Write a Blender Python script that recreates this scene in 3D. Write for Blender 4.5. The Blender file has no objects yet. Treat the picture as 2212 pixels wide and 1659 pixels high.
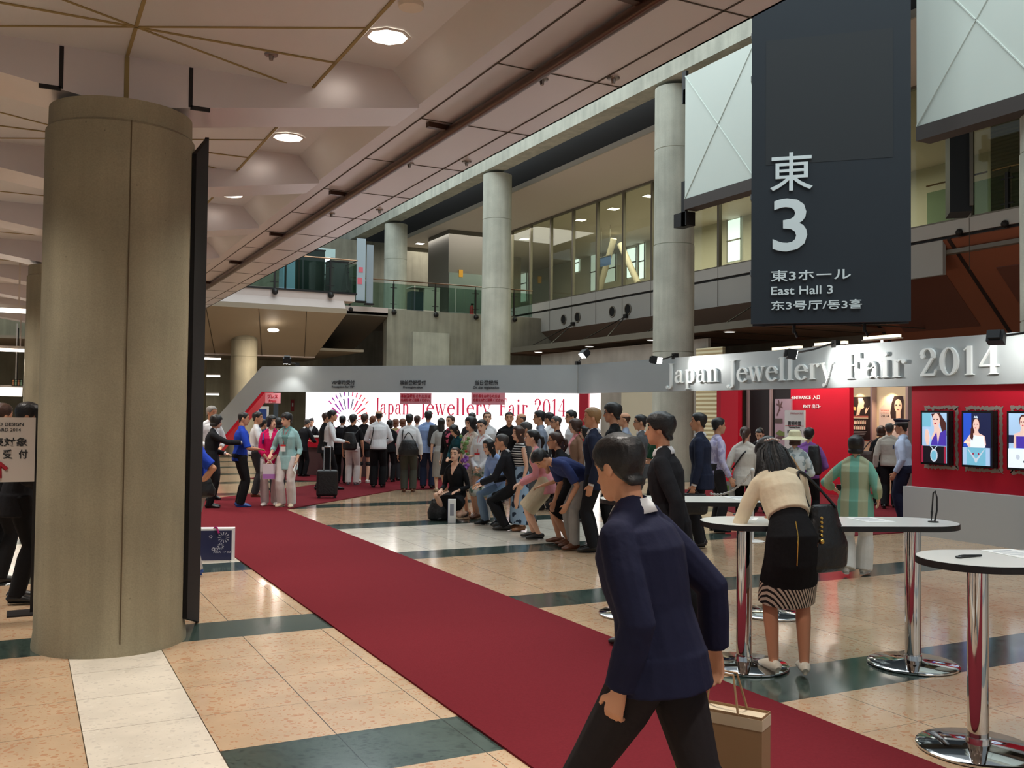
import bpy, bmesh, math, random
import numpy as np
from mathutils import Vector, Matrix, noise

# ------------------------------------------------------------------ camera, world, big lights
SC = bpy.context.scene
COL = SC.collection
YAW, PITCH, ROLL, FPX, CAMH = 0.472734, 0.028756, 0.011133, 2067.1, 1.716
_f = np.array([math.sin(YAW)*math.cos(PITCH), math.cos(YAW)*math.cos(PITCH), math.sin(PITCH)])
_r = np.array([math.cos(YAW), -math.sin(YAW), 0.0]); _u = np.cross(_r, _f)
_r2 = _r*math.cos(ROLL)+_u*math.sin(ROLL); _u2 = -_r*math.sin(ROLL)+_u*math.cos(ROLL)
RM = np.array([_r2, _u2, _f])
cd = bpy.data.cameras.new('camera'); cam = bpy.data.objects.new('camera', cd); COL.objects.link(cam)
cd.sensor_width = 36.0; cd.lens = FPX/2212*36.0; cd.clip_start = 0.05; cd.clip_end = 300
m = Matrix.Identity(4)
for i in range(3):
    m[i][0] = _r2[i]; m[i][1] = _u2[i]; m[i][2] = -_f[i]
m[2][3] = CAMH
cam.matrix_world = m
SC.camera = cam
SC.view_settings.view_transform = 'Standard'; SC.view_settings.look = 'None'
SC.view_settings.gamma = 1.0; SC.view_settings.use_curve_mapping = False
SC.view_settings.exposure = 0.0
W = bpy.data.worlds.new('sky'); SC.world = W; W.use_nodes = True
W.node_tree.nodes['Background'].inputs[0].default_value = (0.80, 0.92, 1.0, 1)
W.node_tree.nodes['Background'].inputs[1].default_value = 0.35

def area_light(name, loc, rot, sx, sy, power, col, parent=None, shape='RECTANGLE', spread=math.pi):
    l = bpy.data.lights.new(name, 'AREA'); l.shape = shape; l.size = sx; l.size_y = sy
    l.energy = power; l.color = col; l.spread = spread
    o = bpy.data.objects.new(name, l); COL.objects.link(o); o.location = loc; o.rotation_euler = rot
    if parent: o.parent = parent
    return o
SKY = (0.86, 0.97, 1.0)
# daylight through the glazed roof over the atrium
for k in range(4):
    area_light('skylight_daylight', (9.6, 3.0+k*11.0, 14.6), (0, 0, 0), 9.0, 9.0, 850, SKY)
# unseen fill lamp added behind the camera, facing into the hall
area_light('concourse_fill', (4.0, -11.5, 4.2), (math.radians(80), 0, 0), 20, 6.0, 170, (1.0, 0.95, 0.88))

# ------------------------------------------------------------------ measuring helpers
def ray(x, y):
    return RM.T @ np.array([(x-1106)/FPX, -(y-829.5)/FPX, 1.0])
_O = np.array([0, 0, CAMH])
def onX(x, y, X): d = ray(x, y); return Vector(_O+d*X/d[0])
def onY(x, y, Y): d = ray(x, y); return Vector(_O+d*Y/d[1])
def onZ(x, y, z=0.0): d = ray(x, y); return Vector(_O+d*(z-CAMH)/d[2])
def on45(x, y, c): d = ray(x, y); return Vector(_O+d*c/(d[0]+d[1]))

# ------------------------------------------------------------------ materials
def lin(c):
    return tuple(((v/255)/12.92 if v/255 <= .04045 else ((v/255+.055)/1.055)**2.4) for v in c)
MATS = {}
def M(name, rgb=(128,128,128), rough=.6, metal=0., spec=.5, emit=0., bump=0., bscale=40., var=0., vscale=3., sheen=0.):
    if name in MATS: return MATS[name]
    mt = bpy.data.materials.new(name); mt.use_nodes = True
    nt = mt.node_tree; b = nt.nodes['Principled BSDF']
    c = (*lin(rgb), 1)
    b.inputs['Base Color'].default_value = c; b.inputs['Roughness'].default_value = rough
    b.inputs['Metallic'].default_value = metal; b.inputs['Specular IOR Level'].default_value = spec
    if sheen: b.inputs['Sheen Weight'].default_value = sheen
    if emit:
        b.inputs['Emission Color'].default_value = c; b.inputs['Emission Strength'].default_value = emit
    if bump or var:
        tc = nt.nodes.new('ShaderNodeTexCoord')
    if bump:
        n = nt.nodes.new('ShaderNodeTexNoise'); n.inputs['Scale'].default_value = bscale; n.inputs['Detail'].default_value = 3
        nt.links.new(tc.outputs['Object'], n.inputs['Vector'])
        bp = nt.nodes.new('ShaderNodeBump'); bp.inputs['Strength'].default_value = bump; bp.inputs['Distance'].default_value = .02
        nt.links.new(n.outputs['Fac'], bp.inputs['Height']); nt.links.new(bp.outputs['Normal'], b.inputs['Normal'])
    if var:
        n2 = nt.nodes.new('ShaderNodeTexNoise'); n2.inputs['Scale'].default_value = vscale; n2.inputs['Detail'].default_value = 5
        nt.links.new(tc.outputs['Object'], n2.inputs['Vector'])
        mr = nt.nodes.new('ShaderNodeMapRange'); mr.inputs[1].default_value = .3; mr.inputs[2].default_value = .7
        mr.inputs[3].default_value = 1-var; mr.inputs[4].default_value = 1+var
        nt.links.new(n2.outputs['Fac'], mr.inputs[0])
        mx = nt.nodes.new('ShaderNodeMix'); mx.data_type = 'RGBA'; mx.blend_type = 'MULTIPLY'; mx.inputs[0].default_value = 1
        mx.inputs[6].default_value = c; nt.links.new(mr.outputs[0], mx.inputs[7]); nt.links.new(mx.outputs[2], b.inputs['Base Color'])
    MATS[name] = mt
    return mt
def cloth(name, rgb, rough=.85, var=.06):
    return M('cloth_'+name, rgb, rough, bump=.35, bscale=14, var=var, vscale=9, spec=.2)

def concrete(name, rgb, streak=.10, rough=.8):
    if name in MATS: return MATS[name]
    mt = bpy.data.materials.new(name); mt.use_nodes = True; nt = mt.node_tree; b = nt.nodes['Principled BSDF']
    L = nt.links.new
    tc = nt.nodes.new('ShaderNodeTexCoord'); mp = nt.nodes.new('ShaderNodeMapping'); mp.inputs['Scale'].default_value = (5, 5, .35)
    L(tc.outputs['Object'], mp.inputs['Vector'])
    n1 = nt.nodes.new('ShaderNodeTexNoise'); n1.inputs['Scale'].default_value = 1.0; n1.inputs['Detail'].default_value = 6; L(mp.outputs[0], n1.inputs['Vector'])
    n2 = nt.nodes.new('ShaderNodeTexNoise'); n2.inputs['Scale'].default_value = 1.6; n2.inputs['Detail'].default_value = 7; L(tc.outputs['Object'], n2.inputs['Vector'])
    n3 = nt.nodes.new('ShaderNodeTexNoise'); n3.inputs['Scale'].default_value = 90; n3.inputs['Detail'].default_value = 2; L(tc.outputs['Object'], n3.inputs['Vector'])
    v = nt.nodes.new('ShaderNodeTexVoronoi'); v.inputs['Scale'].default_value = 9; L(tc.outputs['Object'], v.inputs['Vector'])
    pit = nt.nodes.new('ShaderNodeMapRange'); pit.inputs[1].default_value = .02; pit.inputs[2].default_value = .07; pit.inputs[3].default_value = .6; pit.inputs[4].default_value = 1; L(v.outputs['Distance'], pit.inputs[0])
    def mr(src, a):
        q = nt.nodes.new('ShaderNodeMapRange'); q.inputs[1].default_value = .3; q.inputs[2].default_value = .7; q.inputs[3].default_value = 1-a; q.inputs[4].default_value = 1+a; L(src, q.inputs[0]); return q.outputs[0]
    col = None
    prev = None
    for s in (mr(n1.outputs['Fac'], streak), mr(n2.outputs['Fac'], .13), mr(n3.outputs['Fac'], .08), pit.outputs[0]):
        mx = nt.nodes.new('ShaderNodeMix'); mx.data_type = 'RGBA'; mx.blend_type = 'MULTIPLY'; mx.inputs[0].default_value = 1
        if prev is None: mx.inputs[6].default_value = (*lin(rgb), 1)
        else: L(prev, mx.inputs[6])
        L(s, mx.inputs[7]); prev = mx.outputs[2]
    L(prev, b.inputs['Base Color']); b.inputs['Roughness'].default_value = rough; b.inputs['Specular IOR Level'].default_value = .3
    bp = nt.nodes.new('ShaderNodeBump'); bp.inputs['Strength'].default_value = .15; bp.inputs['Distance'].default_value = .01
    L(n3.outputs['Fac'], bp.inputs['Height']); L(bp.outputs['Normal'], b.inputs['Normal'])
    MATS[name] = mt; return mt

def terrazzo(name, base, chips, rough=.12, dark_joint=(70,55,40), chipamt=.30):
    mt = bpy.data.materials.new(name); mt.use_nodes = True; nt = mt.node_tree; b = nt.nodes['Principled BSDF']; L = nt.links.new
    tc = nt.nodes.new('ShaderNodeTexCoord')
    nz = nt.nodes.new('ShaderNodeTexNoise'); nz.inputs['Scale'].default_value = 14; nz.inputs['Detail'].default_value = 2; L(tc.outputs['Object'], nz.inputs['Vector'])
    vm = nt.nodes.new('ShaderNodeVectorMath'); vm.operation = 'MULTIPLY_ADD'; vm.inputs[1].default_value = (.05,.05,.05); L(nz.outputs['Color'], vm.inputs[0]); L(tc.outputs['Object'], vm.inputs[2])
    prev = None
    big = nt.nodes.new('ShaderNodeTexNoise'); big.inputs['Scale'].default_value = 3; big.inputs['Detail'].default_value = 6; L(tc.outputs['Object'], big.inputs['Vector'])
    q = nt.nodes.new('ShaderNodeMapRange'); q.inputs[1].default_value=.3; q.inputs[2].default_value=.7; q.inputs[3].default_value=.90; q.inputs[4].default_value=1.10; L(big.outputs['Fac'], q.inputs[0])
    mx = nt.nodes.new('ShaderNodeMix'); mx.data_type='RGBA'; mx.blend_type='MULTIPLY'; mx.inputs[0].default_value=1; mx.inputs[6].default_value=(*lin(base),1); L(q.outputs[0], mx.inputs[7]); prev = mx.outputs[2]
    for sc, th in ((11, .030), (26, .016), (55, .0085)):
        v = nt.nodes.new('ShaderNodeTexVoronoi'); v.voronoi_dimensions = '3D'; v.inputs['Scale'].default_value = sc; v.inputs['Randomness'].default_value = 1; L(vm.outputs[0], v.inputs['Vector'])
        sep = nt.nodes.new('ShaderNodeSeparateColor'); L(v.outputs['Color'], sep.inputs[0])
        lt = nt.nodes.new('ShaderNodeMath'); lt.operation='LESS_THAN'; L(v.outputs['Distance'], lt.inputs[0])
        sz = nt.nodes.new('ShaderNodeMath'); sz.operation='MULTIPLY'; sz.inputs[1].default_value = th*sc*1.1; L(sep.outputs[1], sz.inputs[0]); L(sz.outputs[0], lt.inputs[1])
        keep = nt.nodes.new('ShaderNodeMath'); keep.operation='GREATER_THAN'; keep.inputs[1].default_value = 1-chipamt-.25; L(sep.outputs[2], keep.inputs[0])
        f = nt.nodes.new('ShaderNodeMath'); f.operation='MULTIPLY'; L(lt.outputs[0], f.inputs[0]); L(keep.outputs[0], f.inputs[1])
        f2 = nt.nodes.new('ShaderNodeMath'); f2.operation='MULTIPLY'; f2.inputs[1].default_value=.62; L(f.outputs[0], f2.inputs[0])
        cr = nt.nodes.new('ShaderNodeValToRGB'); cr.color_ramp.interpolation='CONSTANT'; els = cr.color_ramp.elements
        for i, ch in enumerate(chips):
            e = els[i] if i < 2 else els.new(0)
            e.position = i/len(chips); e.color = (*lin(ch), 1)
        L(sep.outputs[0], cr.inputs[0])
        mx = nt.nodes.new('ShaderNodeMix'); mx.data_type='RGBA'; L(f2.outputs[0], mx.inputs[0]); L(prev, mx.inputs[6]); L(cr.outputs[0], mx.inputs[7]); prev = mx.outputs[2]
    uv = nt.nodes.new('ShaderNodeUVMap'); sx = nt.nodes.new('ShaderNodeSeparateXYZ'); L(uv.outputs[0], sx.inputs[0])
    mk = None
    for ax in (0, 1):
        a = nt.nodes.new('ShaderNodeMath'); a.operation='SUBTRACT'; a.inputs[1].default_value=.5; L(sx.outputs[ax], a.inputs[0])
        bb = nt.nodes.new('ShaderNodeMath'); bb.operation='ABSOLUTE'; L(a.outputs[0], bb.inputs[0])
        g = nt.nodes.new('ShaderNodeMath'); g.operation='GREATER_THAN'; g.inputs[1].default_value=.4955 if ax == 0 else .4975; L(bb.outputs[0], g.inputs[0])
        if mk is None: mk = g.outputs[0]
        else:
            mm = nt.nodes.new('ShaderNodeMath'); mm.operation='MAXIMUM'; L(mk, mm.inputs[0]); L(g.outputs[0], mm.inputs[1]); mk = mm.outputs[0]
    mx = nt.nodes.new('ShaderNodeMix'); mx.data_type='RGBA'; L(mk, mx.inputs[0]); L(prev, mx.inputs[6]); mx.inputs[7].default_value=(*lin(dark_joint),1)
    L(mx.outputs[2], b.inputs['Base Color'])
    rn = nt.nodes.new('ShaderNodeMapRange'); rn.inputs[3].default_value = rough*.7; rn.inputs[4].default_value = rough*1.5; L(big.outputs['Fac'], rn.inputs[0]); L(rn.outputs[0], b.inputs['Roughness'])
    b.inputs['Specular IOR Level'].default_value = .5
    MATS[name] = mt; return mt

def glass(name, tint=(225,240,235), a=.12, rough=.02):
    if name in MATS: return MATS[name]
    mt = bpy.data.materials.new(name); mt.use_nodes = True; nt = mt.node_tree; nt.nodes.clear()
    o = nt.nodes.new('ShaderNodeOutputMaterial'); t = nt.nodes.new('ShaderNodeBsdfTransparent'); g = nt.nodes.new('ShaderNodeBsdfGlossy')
    t.inputs[0].default_value = (*lin(tint), 1); g.inputs['Roughness'].default_value = rough
    fr = nt.nodes.new('ShaderNodeLayerWeight'); fr.inputs[0].default_value = .5
    pw_ = nt.nodes.new('ShaderNodeMath'); pw_.operation = 'POWER'; pw_.inputs[1].default_value = 4; nt.links.new(fr.outputs['Facing'], pw_.inputs[0])
    ml = nt.nodes.new('ShaderNodeMath'); ml.operation = 'MULTIPLY'; ml.inputs[1].default_value = .45; nt.links.new(pw_.outputs[0], ml.inputs[0])
    ad = nt.nodes.new('ShaderNodeMath'); ad.operation = 'ADD'; ad.inputs[1].default_value = a; nt.links.new(ml.outputs[0], ad.inputs[0])
    mx = nt.nodes.new('ShaderNodeMixShader'); nt.links.new(ad.outputs[0], mx.inputs[0]); nt.links.new(t.outputs[0], mx.inputs[1]); nt.links.new(g.outputs[0], mx.inputs[2])
    nt.links.new(mx.outputs[0], o.inputs[0]); MATS[name] = mt; return mt

# ------------------------------------------------------------------ geometry helpers
def tag(o, label=None, cat=None, group=None, kind=None):
    if label: o['label'] = label
    if cat: o['category'] = cat
    if group: o['group'] = group
    if kind: o['kind'] = kind
    return o
def thing(name, label, cat, loc=(0,0,0), rz=0., group=None):
    o = bpy.data.objects.new(name, None); COL.objects.link(o); o.location = loc; o.rotation_euler = (0, 0, rz)
    o.empty_display_size = .2
    return tag(o, label, cat, group)
class G:
    def __init__(s): s.v = []; s.f = []; s.m = []; s.mi = 0
    def add(s, vs, fs):
        n = len(s.v); s.v += [tuple(map(float, p)) for p in vs]; s.f += [tuple(i+n for i in f) for f in fs]; s.m += [s.mi]*len(fs); return s
    def box(s, x0, x1, y0, y1, z0, z1):
        x0, x1 = min(x0,x1), max(x0,x1); y0, y1 = min(y0,y1), max(y0,y1); z0, z1 = min(z0,z1), max(z0,z1)
        return s.add([(x0,y0,z0),(x1,y0,z0),(x1,y1,z0),(x0,y1,z0),(x0,y0,z1),(x1,y0,z1),(x1,y1,z1),(x0,y1,z1)],
            [(3,2,1,0),(4,5,6,7),(0,1,5,4),(1,2,6,5),(2,3,7,6),(3,0,4,7)])
    def obox(s, c, u, v, w, a, b, h):   # oriented box: centre, unit axes, half sizes
        c, u, v, w = map(Vector, (c, u, v, w)); p = []
        for k in (-1, 1):
            for i, j in ((-1,-1),(1,-1),(1,1),(-1,1)): p.append(c+u*a*i+v*b*j+w*h*k)
        return s.add(p, [(3,2,1,0),(4,5,6,7),(0,1,5,4),(1,2,6,5),(2,3,7,6),(3,0,4,7)])
    def prism(s, poly, d):            # planar polygon (3D points) swept by vector d
        n = len(poly); d = Vector(d); a = [Vector(p) for p in poly]
        return s.add(a+[p+d for p in a], [tuple(range(n-1,-1,-1)), tuple(range(n, 2*n))]+[(i,(i+1)%n,(i+1)%n+n,i+n) for i in range(n)])
    def poly(s, pts): return s.add(pts, [tuple(range(len(pts)))])
    def lathe(s, prof, n=32, c=(0,0), a0=0., a1=2*math.pi):   # [(r,z)...]
        full = abs(a1-a0-2*math.pi) < 1e-6; k = n if full else n+1
        vs = [(c[0]+r*math.cos(a0+(a1-a0)*i/n), c[1]+r*math.sin(a0+(a1-a0)*i/n), z) for r, z in prof for i in range(k)]
        fs = []
        for j in range(len(prof)-1):
            for i in range(n):
                i2 = (i+1) % k
                fs.append((j*k+i, j*k+i2, (j+1)*k+i2, (j+1)*k+i))
        return s.add(vs, fs)
    def tube(s, pts, r, n=8, caps=True, up=None):
        pts = [Vector(p) for p in pts]; N = len(pts)
        rr = r if isinstance(r, (list, tuple)) else [r]*N
        t0 = (pts[1]-pts[0]).normalized(); ref = Vector(up) if up else (Vector((0,0,1)) if abs(t0.z) < .9 else Vector((1,0,0)))
        x = (ref - t0*ref.dot(t0)).normalized(); vs = []
        for i, p in enumerate(pts):
            t = ((pts[min(i+1,N-1)]-p).normalized()+(p-pts[max(i-1,0)]).normalized())
            t = t.normalized() if t.length > 1e-6 else t0
            x = (x - t*x.dot(t)).normalized(); y = t.cross(x)
            q = rr[i]; ra, rb = (q if isinstance(q, tuple) else (q, q))
            vs += [p+x*ra*math.cos(2*math.pi*k/n)+y*rb*math.sin(2*math.pi*k/n) for k in range(n)]
        fs = [(i*n+k, i*n+(k+1)%n, (i+1)*n+(k+1)%n, (i+1)*n+k) for i in range(N-1) for k in range(n)]
        if caps: fs += [tuple(range(n-1,-1,-1)), tuple(range((N-1)*n, N*n))]
        return s.add(vs, fs)
    def sphere(s, c, rx, ry=None, rz=None, n=12, k=8):
        ry = ry or rx; rz = rz or rx
        vs = [(c[0],c[1],c[2]-rz)]
        for j in range(1, k):
            a = -math.pi/2+math.pi*j/k
            vs += [(c[0]+rx*math.cos(a)*math.cos(2*math.pi*i/n), c[1]+ry*math.cos(a)*math.sin(2*math.pi*i/n), c[2]+rz*math.sin(a)) for i in range(n)]
        vs.append((c[0],c[1],c[2]+rz)); fs = []
        for i in range(n):
            fs.append((0, 1+(i+1)%n, 1+i)); fs.append((len(vs)-1, 1+(k-2)*n+i, 1+(k-2)*n+(i+1)%n))
        for j in range(k-2):
            for i in range(n): fs.append((1+j*n+i, 1+j*n+(i+1)%n, 1+(j+1)*n+(i+1)%n, 1+(j+1)*n+i))
        return s.add(vs, fs)
    def build(s, name, mats, parent=None, smooth=False, world=True, fix=True):
        mats = mats if isinstance(mats, (list, tuple)) else [mats]
        me = bpy.data.meshes.new(name)
        off = Vector((0,0,0))
        if parent is not None and world: off = Vector(parent.location); p = parent.parent
        else: p = None
        while p is not None: off += Vector(p.location); p = p.parent
        me.from_pydata([(a-off.x, b-off.y, c-off.z) for a, b, c in s.v], [], s.f)
        for mt in mats: me.materials.append(mt)
        me.polygons.foreach_set('material_index', s.m)
        if fix:
            bm = bmesh.new(); bm.from_mesh(me); bmesh.ops.recalc_face_normals(bm, faces=bm.faces); bm.to_mesh(me); bm.free()
        if smooth:
            me.polygons.foreach_set('use_smooth', [True]*len(me.polygons))
            try: me.set_sharp_from_angle(angle=math.radians(40))
            except Exception: pass
        o = bpy.data.objects.new(name, me); COL.objects.link(o)
        if parent is not None: o.parent = parent
        return o
def struct(name, g, mats, smooth=False, parent=None, label=None):
    o = g.build(name, mats, parent, smooth); o['kind'] = 'structure'
    if label: o['label'] = label
    return o

# text: converted to mesh, fitted so its ink box is exactly `w` wide and `h` tall, lower left corner at P, axes U (right) and V (up)
def text_mesh(s, extr=.0, fat=0.):
    cu = bpy.data.curves.new('lettering', 'FONT'); cu.body = s; cu.size = 1; cu.extrude = extr; cu.offset = fat; cu.resolution_u = 3
    o = bpy.data.objects.new('lettering', cu); COL.objects.link(o)
    dg = bpy.context.evaluated_depsgraph_get(); me = bpy.data.meshes.new_from_object(o.evaluated_get(dg))
    bpy.data.objects.remove(o); bpy.data.curves.remove(cu); return me
def text(name, s, P, U, V, w, h, mat, parent=None, depth=.01, fat=0., world=True):
    me = text_mesh(s, .5, fat); n = len(me.vertices); co = np.empty(n*3); me.vertices.foreach_get('co', co); co = co.reshape(-1, 3)
    lo = co.min(0); hi = co.max(0); U = Vector(U).normalized(); V = Vector(V).normalized(); Nn = U.cross(V)
    sx = w/(hi[0]-lo[0]); sy = (h/(hi[1]-lo[1])) if h else sx
    off = Vector((0,0,0)); p = parent if world else None
    while p is not None: off += Vector(p.location); p = p.parent
    A = np.array([U*sx, V*sy, Nn*depth]); c2 = (co-np.array([lo[0], lo[1], -.5])) @ A + np.array(Vector(P)-off)
    me.vertices.foreach_set('co', c2.ravel()); me.materials.clear(); me.materials.append(mat); me.update()
    o = bpy.data.objects.new(name, me); COL.objects.link(o)
    if parent is not None: o.parent = parent
    return o

random.seed(5)
# ------------------------------------------------------------------ floor
BEIGE = terrazzo('floor_terrazzo_beige', (190,162,132), [(176,120,84),(226,206,178),(150,122,98),(236,222,202),(180,134,98),(140,112,92)], chipamt=.28)
WHITE = terrazzo('floor_terrazzo_white', (222,212,196), [(200,190,176),(238,232,222),(150,140,130),(228,220,206),(186,176,164)], chipamt=.2)
GREEN = terrazzo('floor_terrazzo_green', (62,76,70), [(34,44,42),(88,100,92),(44,56,52),(134,138,128),(30,38,38),(72,86,78)], chipamt=.55, dark_joint=(24,24,22))
g = G(); uvs = []
ylines = []
Y = 4.385-3*5
while Y < 60:
    ylines += [Y, Y+.58]+[Y+.58+.605*k for k in (1,2,3)]; Y += 3.0
xs = [.32+.6*k for k in range(-28, 49)]
ng = 0
for a, b in zip(ylines[:-1], ylines[1:]):
    isg = abs(((a-4.385+30) % 3.0)) < .01 or abs(((a-4.385+30) % 3.0)-3) < .01
    for x in xs[:-1]:
        g.mi = 0
        white = (abs(x-.32) < .01 and a < 7.0) or (10.9 < a < 13.3 and -3 < x < 8)
        if white: g.mi = 1
        elif isg: g.mi = 2
        g.add([(x,a,0),(x+.6,a,0),(x+.6,b,0),(x,b,0)], [(0,1,2,3)])
fl = struct('floor', g, [BEIGE, WHITE, GREEN])
uvl = fl.data.uv_layers.new(name='UVMap'); n = len(fl.data.polygons)
quv = np.zeros((len(fl.data.loops), 2))
vco = np.empty(len(fl.data.vertices)*3); fl.data.vertices.foreach_get('co', vco); vco = vco.reshape(-1, 3)
for p in fl.data.polygons:
    c = vco[list(p.vertices)]; lo = c.min(0); hi = c.max(0)
    for li, vi in zip(p.loop_indices, p.vertices): quv[li] = ((vco[vi,0]-lo[0])/(hi[0]-lo[0]), (vco[vi,1]-lo[1])/(hi[1]-lo[1]))
uvl.data.foreach_set('uv', quv.ravel())

# ------------------------------------------------------------------ red carpet: aisle, diagonal branch, counter strip, entrance
CARPET = M('carpet_red', (114,34,42), .97, bump=.5, bscale=420, var=.07, vscale=60, spec=.1)
g = G(); z = .012
def slab(pts): g.prism([(x,y,.001) for x,y in pts], (0,0,z))
o = tag(G().prism([(2.22,-6,.001),(4.03,-6,.001),(4.03,16.3,.001),(4.5,16.75,.001),(7.2,19.45,.001),(9.2,19.45,.001),(6.6,22.05,.001),(5.35,20.8,.001),(2.22,17.65,.001)], (0,0,z)).build('carpet', CARPET),
    'long red carpet aisle turning diagonally toward the reception counter', 'carpet')
o = tag(G().prism([(5.0,23.9,.001),(6.6,22.1,.001),(9.25,19.45,.001),(11.0,17.7,.001),(12.6,19.3,.001),(6.6,25.5,.001)], (0,0,z)).build('carpet', CARPET),
    'strip of red carpet in front of the reception counter', 'carpet')
o = tag(G().prism([(9.85,9.92,.001),(14.3,9.92,.001),(14.3,10.6,.001),(16.9,10.6,.001),(16.9,17.4,.001),(12.6,17.4,.001),(11.0,13.0,.001)], (0,0,z)).build('carpet', CARPET),
    'red carpet under the fair entrance beside the red wall', 'carpet')

# ------------------------------------------------------------------ left hall: ceiling, ribs, columns
CEIL = M('ceiling_metal_panel', (214,212,212), .42, metal=.15, spec=.4, var=.03, vscale=.8)
SOFF = M('soffit_metal_panel', (214,206,206), .34, metal=.45, var=.03, vscale=.6)
JOINT = M('panel_joint', (70,60,48), .8)
JYEL = M('panel_joint_sealant', (150,130,84), .8)
CONC = concrete('concrete_warm', (148,139,116), .16)
CONC2 = concrete('concrete_cool', (178,178,164), .14)
DARKM = M('dark_metal', (34,31,30), .45, metal=.4)
prof = [(4.10,4.25),(2.87,4.25),(2.64,4.5),(2.20,4.5),(1.98,4.25),(-.75,4.25),(-.97,4.5),(-1.41,4.5),(-1.64,4.25),(-2.87,4.25)]
g = G(); y0, y1 = -9.0, 31.0
for (a, za), (b, zb) in zip(prof[:-1], prof[1:]):
    g.mi = 1 if (a == 4.10 or b == -2.87) else 0
    g.add([(a,y0,za),(b,y0,zb),(b,y1,zb),(a,y1,za)], [(0,1,2,3)])
g.mi = 0
g.add([(-2.87,y0,4.25),(-16,y0,4.25),(-16,y1,4.25),(-2.87,y1,4.25)], [(0,1,2,3)])
g.mi = 1; g.box(4.08,4.10,y0,y1,4.25,4.9)
g.mi = 0; g.box(-16,4.08,y0,y1,4.72,4.9)
g.mi = 2
for x in (3.02, 3.87): g.box(x-.007,x+.007,y0,y1,4.246,4.252)
k = -7.3
while k < 31:
    g.box(3.02,4.1,k-.006,k+.006,4.246,4.252); k += 1.5
g.mi = 3
for x in (1.98,-.75,.617): g.box(x-.012,x+.012,y0,y1,4.243,4.252)
k = 6.76-6
while k < 31:
    g.box(-.75,1.98,k-.012,k+.012,4.243,4.252)
    k += 3
for yb in (6.76-3, 6.76, 6.76+3):
    for sx in (-1, 1):
        a = Vector((.617,yb,4.247)); b = Vector((.617+sx*1.36,yb+.72,4.247)); d = (b-a); u = d.normalized()
        g.obox((a+b)/2, u, Vector((-u.y,u.x,0)), (0,0,1), d.length/2, .010, .003)
        b = Vector((.617+sx*1.36,yb-.72,4.247)); d = (b-a); u = d.normalized()
        g.obox((a+b)/2, u, Vector((-u.y,u.x,0)), (0,0,1), d.length/2, .010, .003)
struct('ceiling', g, [CEIL, SOFF, JOINT, JYEL])
g = G()
for k in range(-5, 8):
    yc = 7.645+3*k; a, b = yc-.285, yc+.285
    def zb(x): return min(4.25, 3.87+.155*abs(x-.617))
    xl = [2.87, .617, -1.64]
    bot = [(x, zb(x)) for x in (2.87, 1.98, .617, -.75, -1.64)]
    top = [(-1.64,4.25),(-1.41,4.5),(-.97,4.5),(-.75,4.3),(1.98,4.3),(2.2,4.5),(2.64,4.5),(2.87,4.25)]
    g.mi = 0; g.prism([(x,a,zz) for x, zz in bot+top], (0,b-a,0))
    if k in (0,):
        g.mi = 1
        for x in (.19, 1.06):
            g.box(x-.014, x+.014, a-.006, a+.01, zb(x)+.005, 4.24)
            g.box(min(x, x+(.14 if x > .6 else -.14)), max(x, x+(.14 if x > .6 else -.14)), a-.006, a+.01, zb(x)-.01, zb(x)+.02)
        g.mi = 2; g.box(.60,.632,a-.006,a+.01,3.88,4.24)
struct('ceiling_rib', g, [SOFF, DARKM, JYEL])
def column(name, x, y, r, ztop, mat, rings=(), label=None, cap=True, flip=1):
    g = G(); pr = [(r+.012,0),(r+.012,.03),(r,.12)]
    for zz, rr in sorted(rings): pr += [(r if zz < 90 else r, zz-.012),(rr-.012, zz-.008),(rr-.012,zz+.008),(rr,zz+.012)]; r = rr
    pr += [(r, ztop-.1)] if not cap else [(r,ztop-.17),(r-.018,ztop-.15),(r-.02,ztop)]
    pr += [(0, ztop)]
    g.lathe(pr, 56, (x, y))
    g.mi = 1
    ang = math.atan2(-y, -x)
    return struct(name, g, [mat, DARKM], smooth=True, label=label)
column('column', .617, 7.638, .515, 3.88, CONC, label='stout round concrete column in the left foreground')
g = G(); an = math.atan2(-7.6,-.35); 
g.box(-.0045,.0045,-.003,.02,.05,3.72)
so = struct('column_seam', g, [M('seam_stain', (92,78,56), .9)])
so.location = (.617+.516*math.cos(math.radians(-88)), 7.638+.516*math.sin(math.radians(-88)), 0)
for yy in (16.64, 25.64):
    column('column', .617-.1, yy, .5, 3.9, CONC, label='farther round concrete column behind the foreground one')
# dark board leaning past the column edge
t = thing('banner_board', 'tall black board standing edge-on against the foreground column', 'board', (1.2, 7.82, 0))
a = Vector((1.12,7.42,0)); b = Vector((1.305,8.02,0)); u = (b-a).normalized(); nrm = Vector((u.y,-u.x,0))
g = G(); g.prism([(a.x,a.y,.16),(b.x,b.y,.0),(b.x,b.y,3.92),(b.x-.02*u.x,b.y-.02*u.y,3.9),(a.x,a.y,3.62)], tuple(-nrm*.03))
g.build('board_panel', M('board_black', (17,15,15), .75, spec=.25), t)
g = G(); g.box(1.10,1.16,7.60,7.64,2.9,2.96); g.box(1.10,1.16,7.60,7.64,.9,.96); g.build('wall_tie', DARKM, t)

# soffit pipe with its brackets
t = thing('ceiling_pipe', 'long brown pipe running under the metal soffit edge', 'pipe', (3.3, 10, 4.2))
PIPE = M('pipe_brown', (86,62,50), .3, metal=.7)
g = G(); g.tube([(3.33,-6,4.2),(3.33,31,4.2)], .045, 12); g.build('pipe_run', PIPE, t, True)
for k in range(-3, 8):
    g = G(); g.obox((3.22,7.78+3*k,4.225), (1,.12,0), (-.12,1,0), (0,0,1), .11, .028, .022); g.build('pipe_bracket', PIPE, t)
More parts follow.
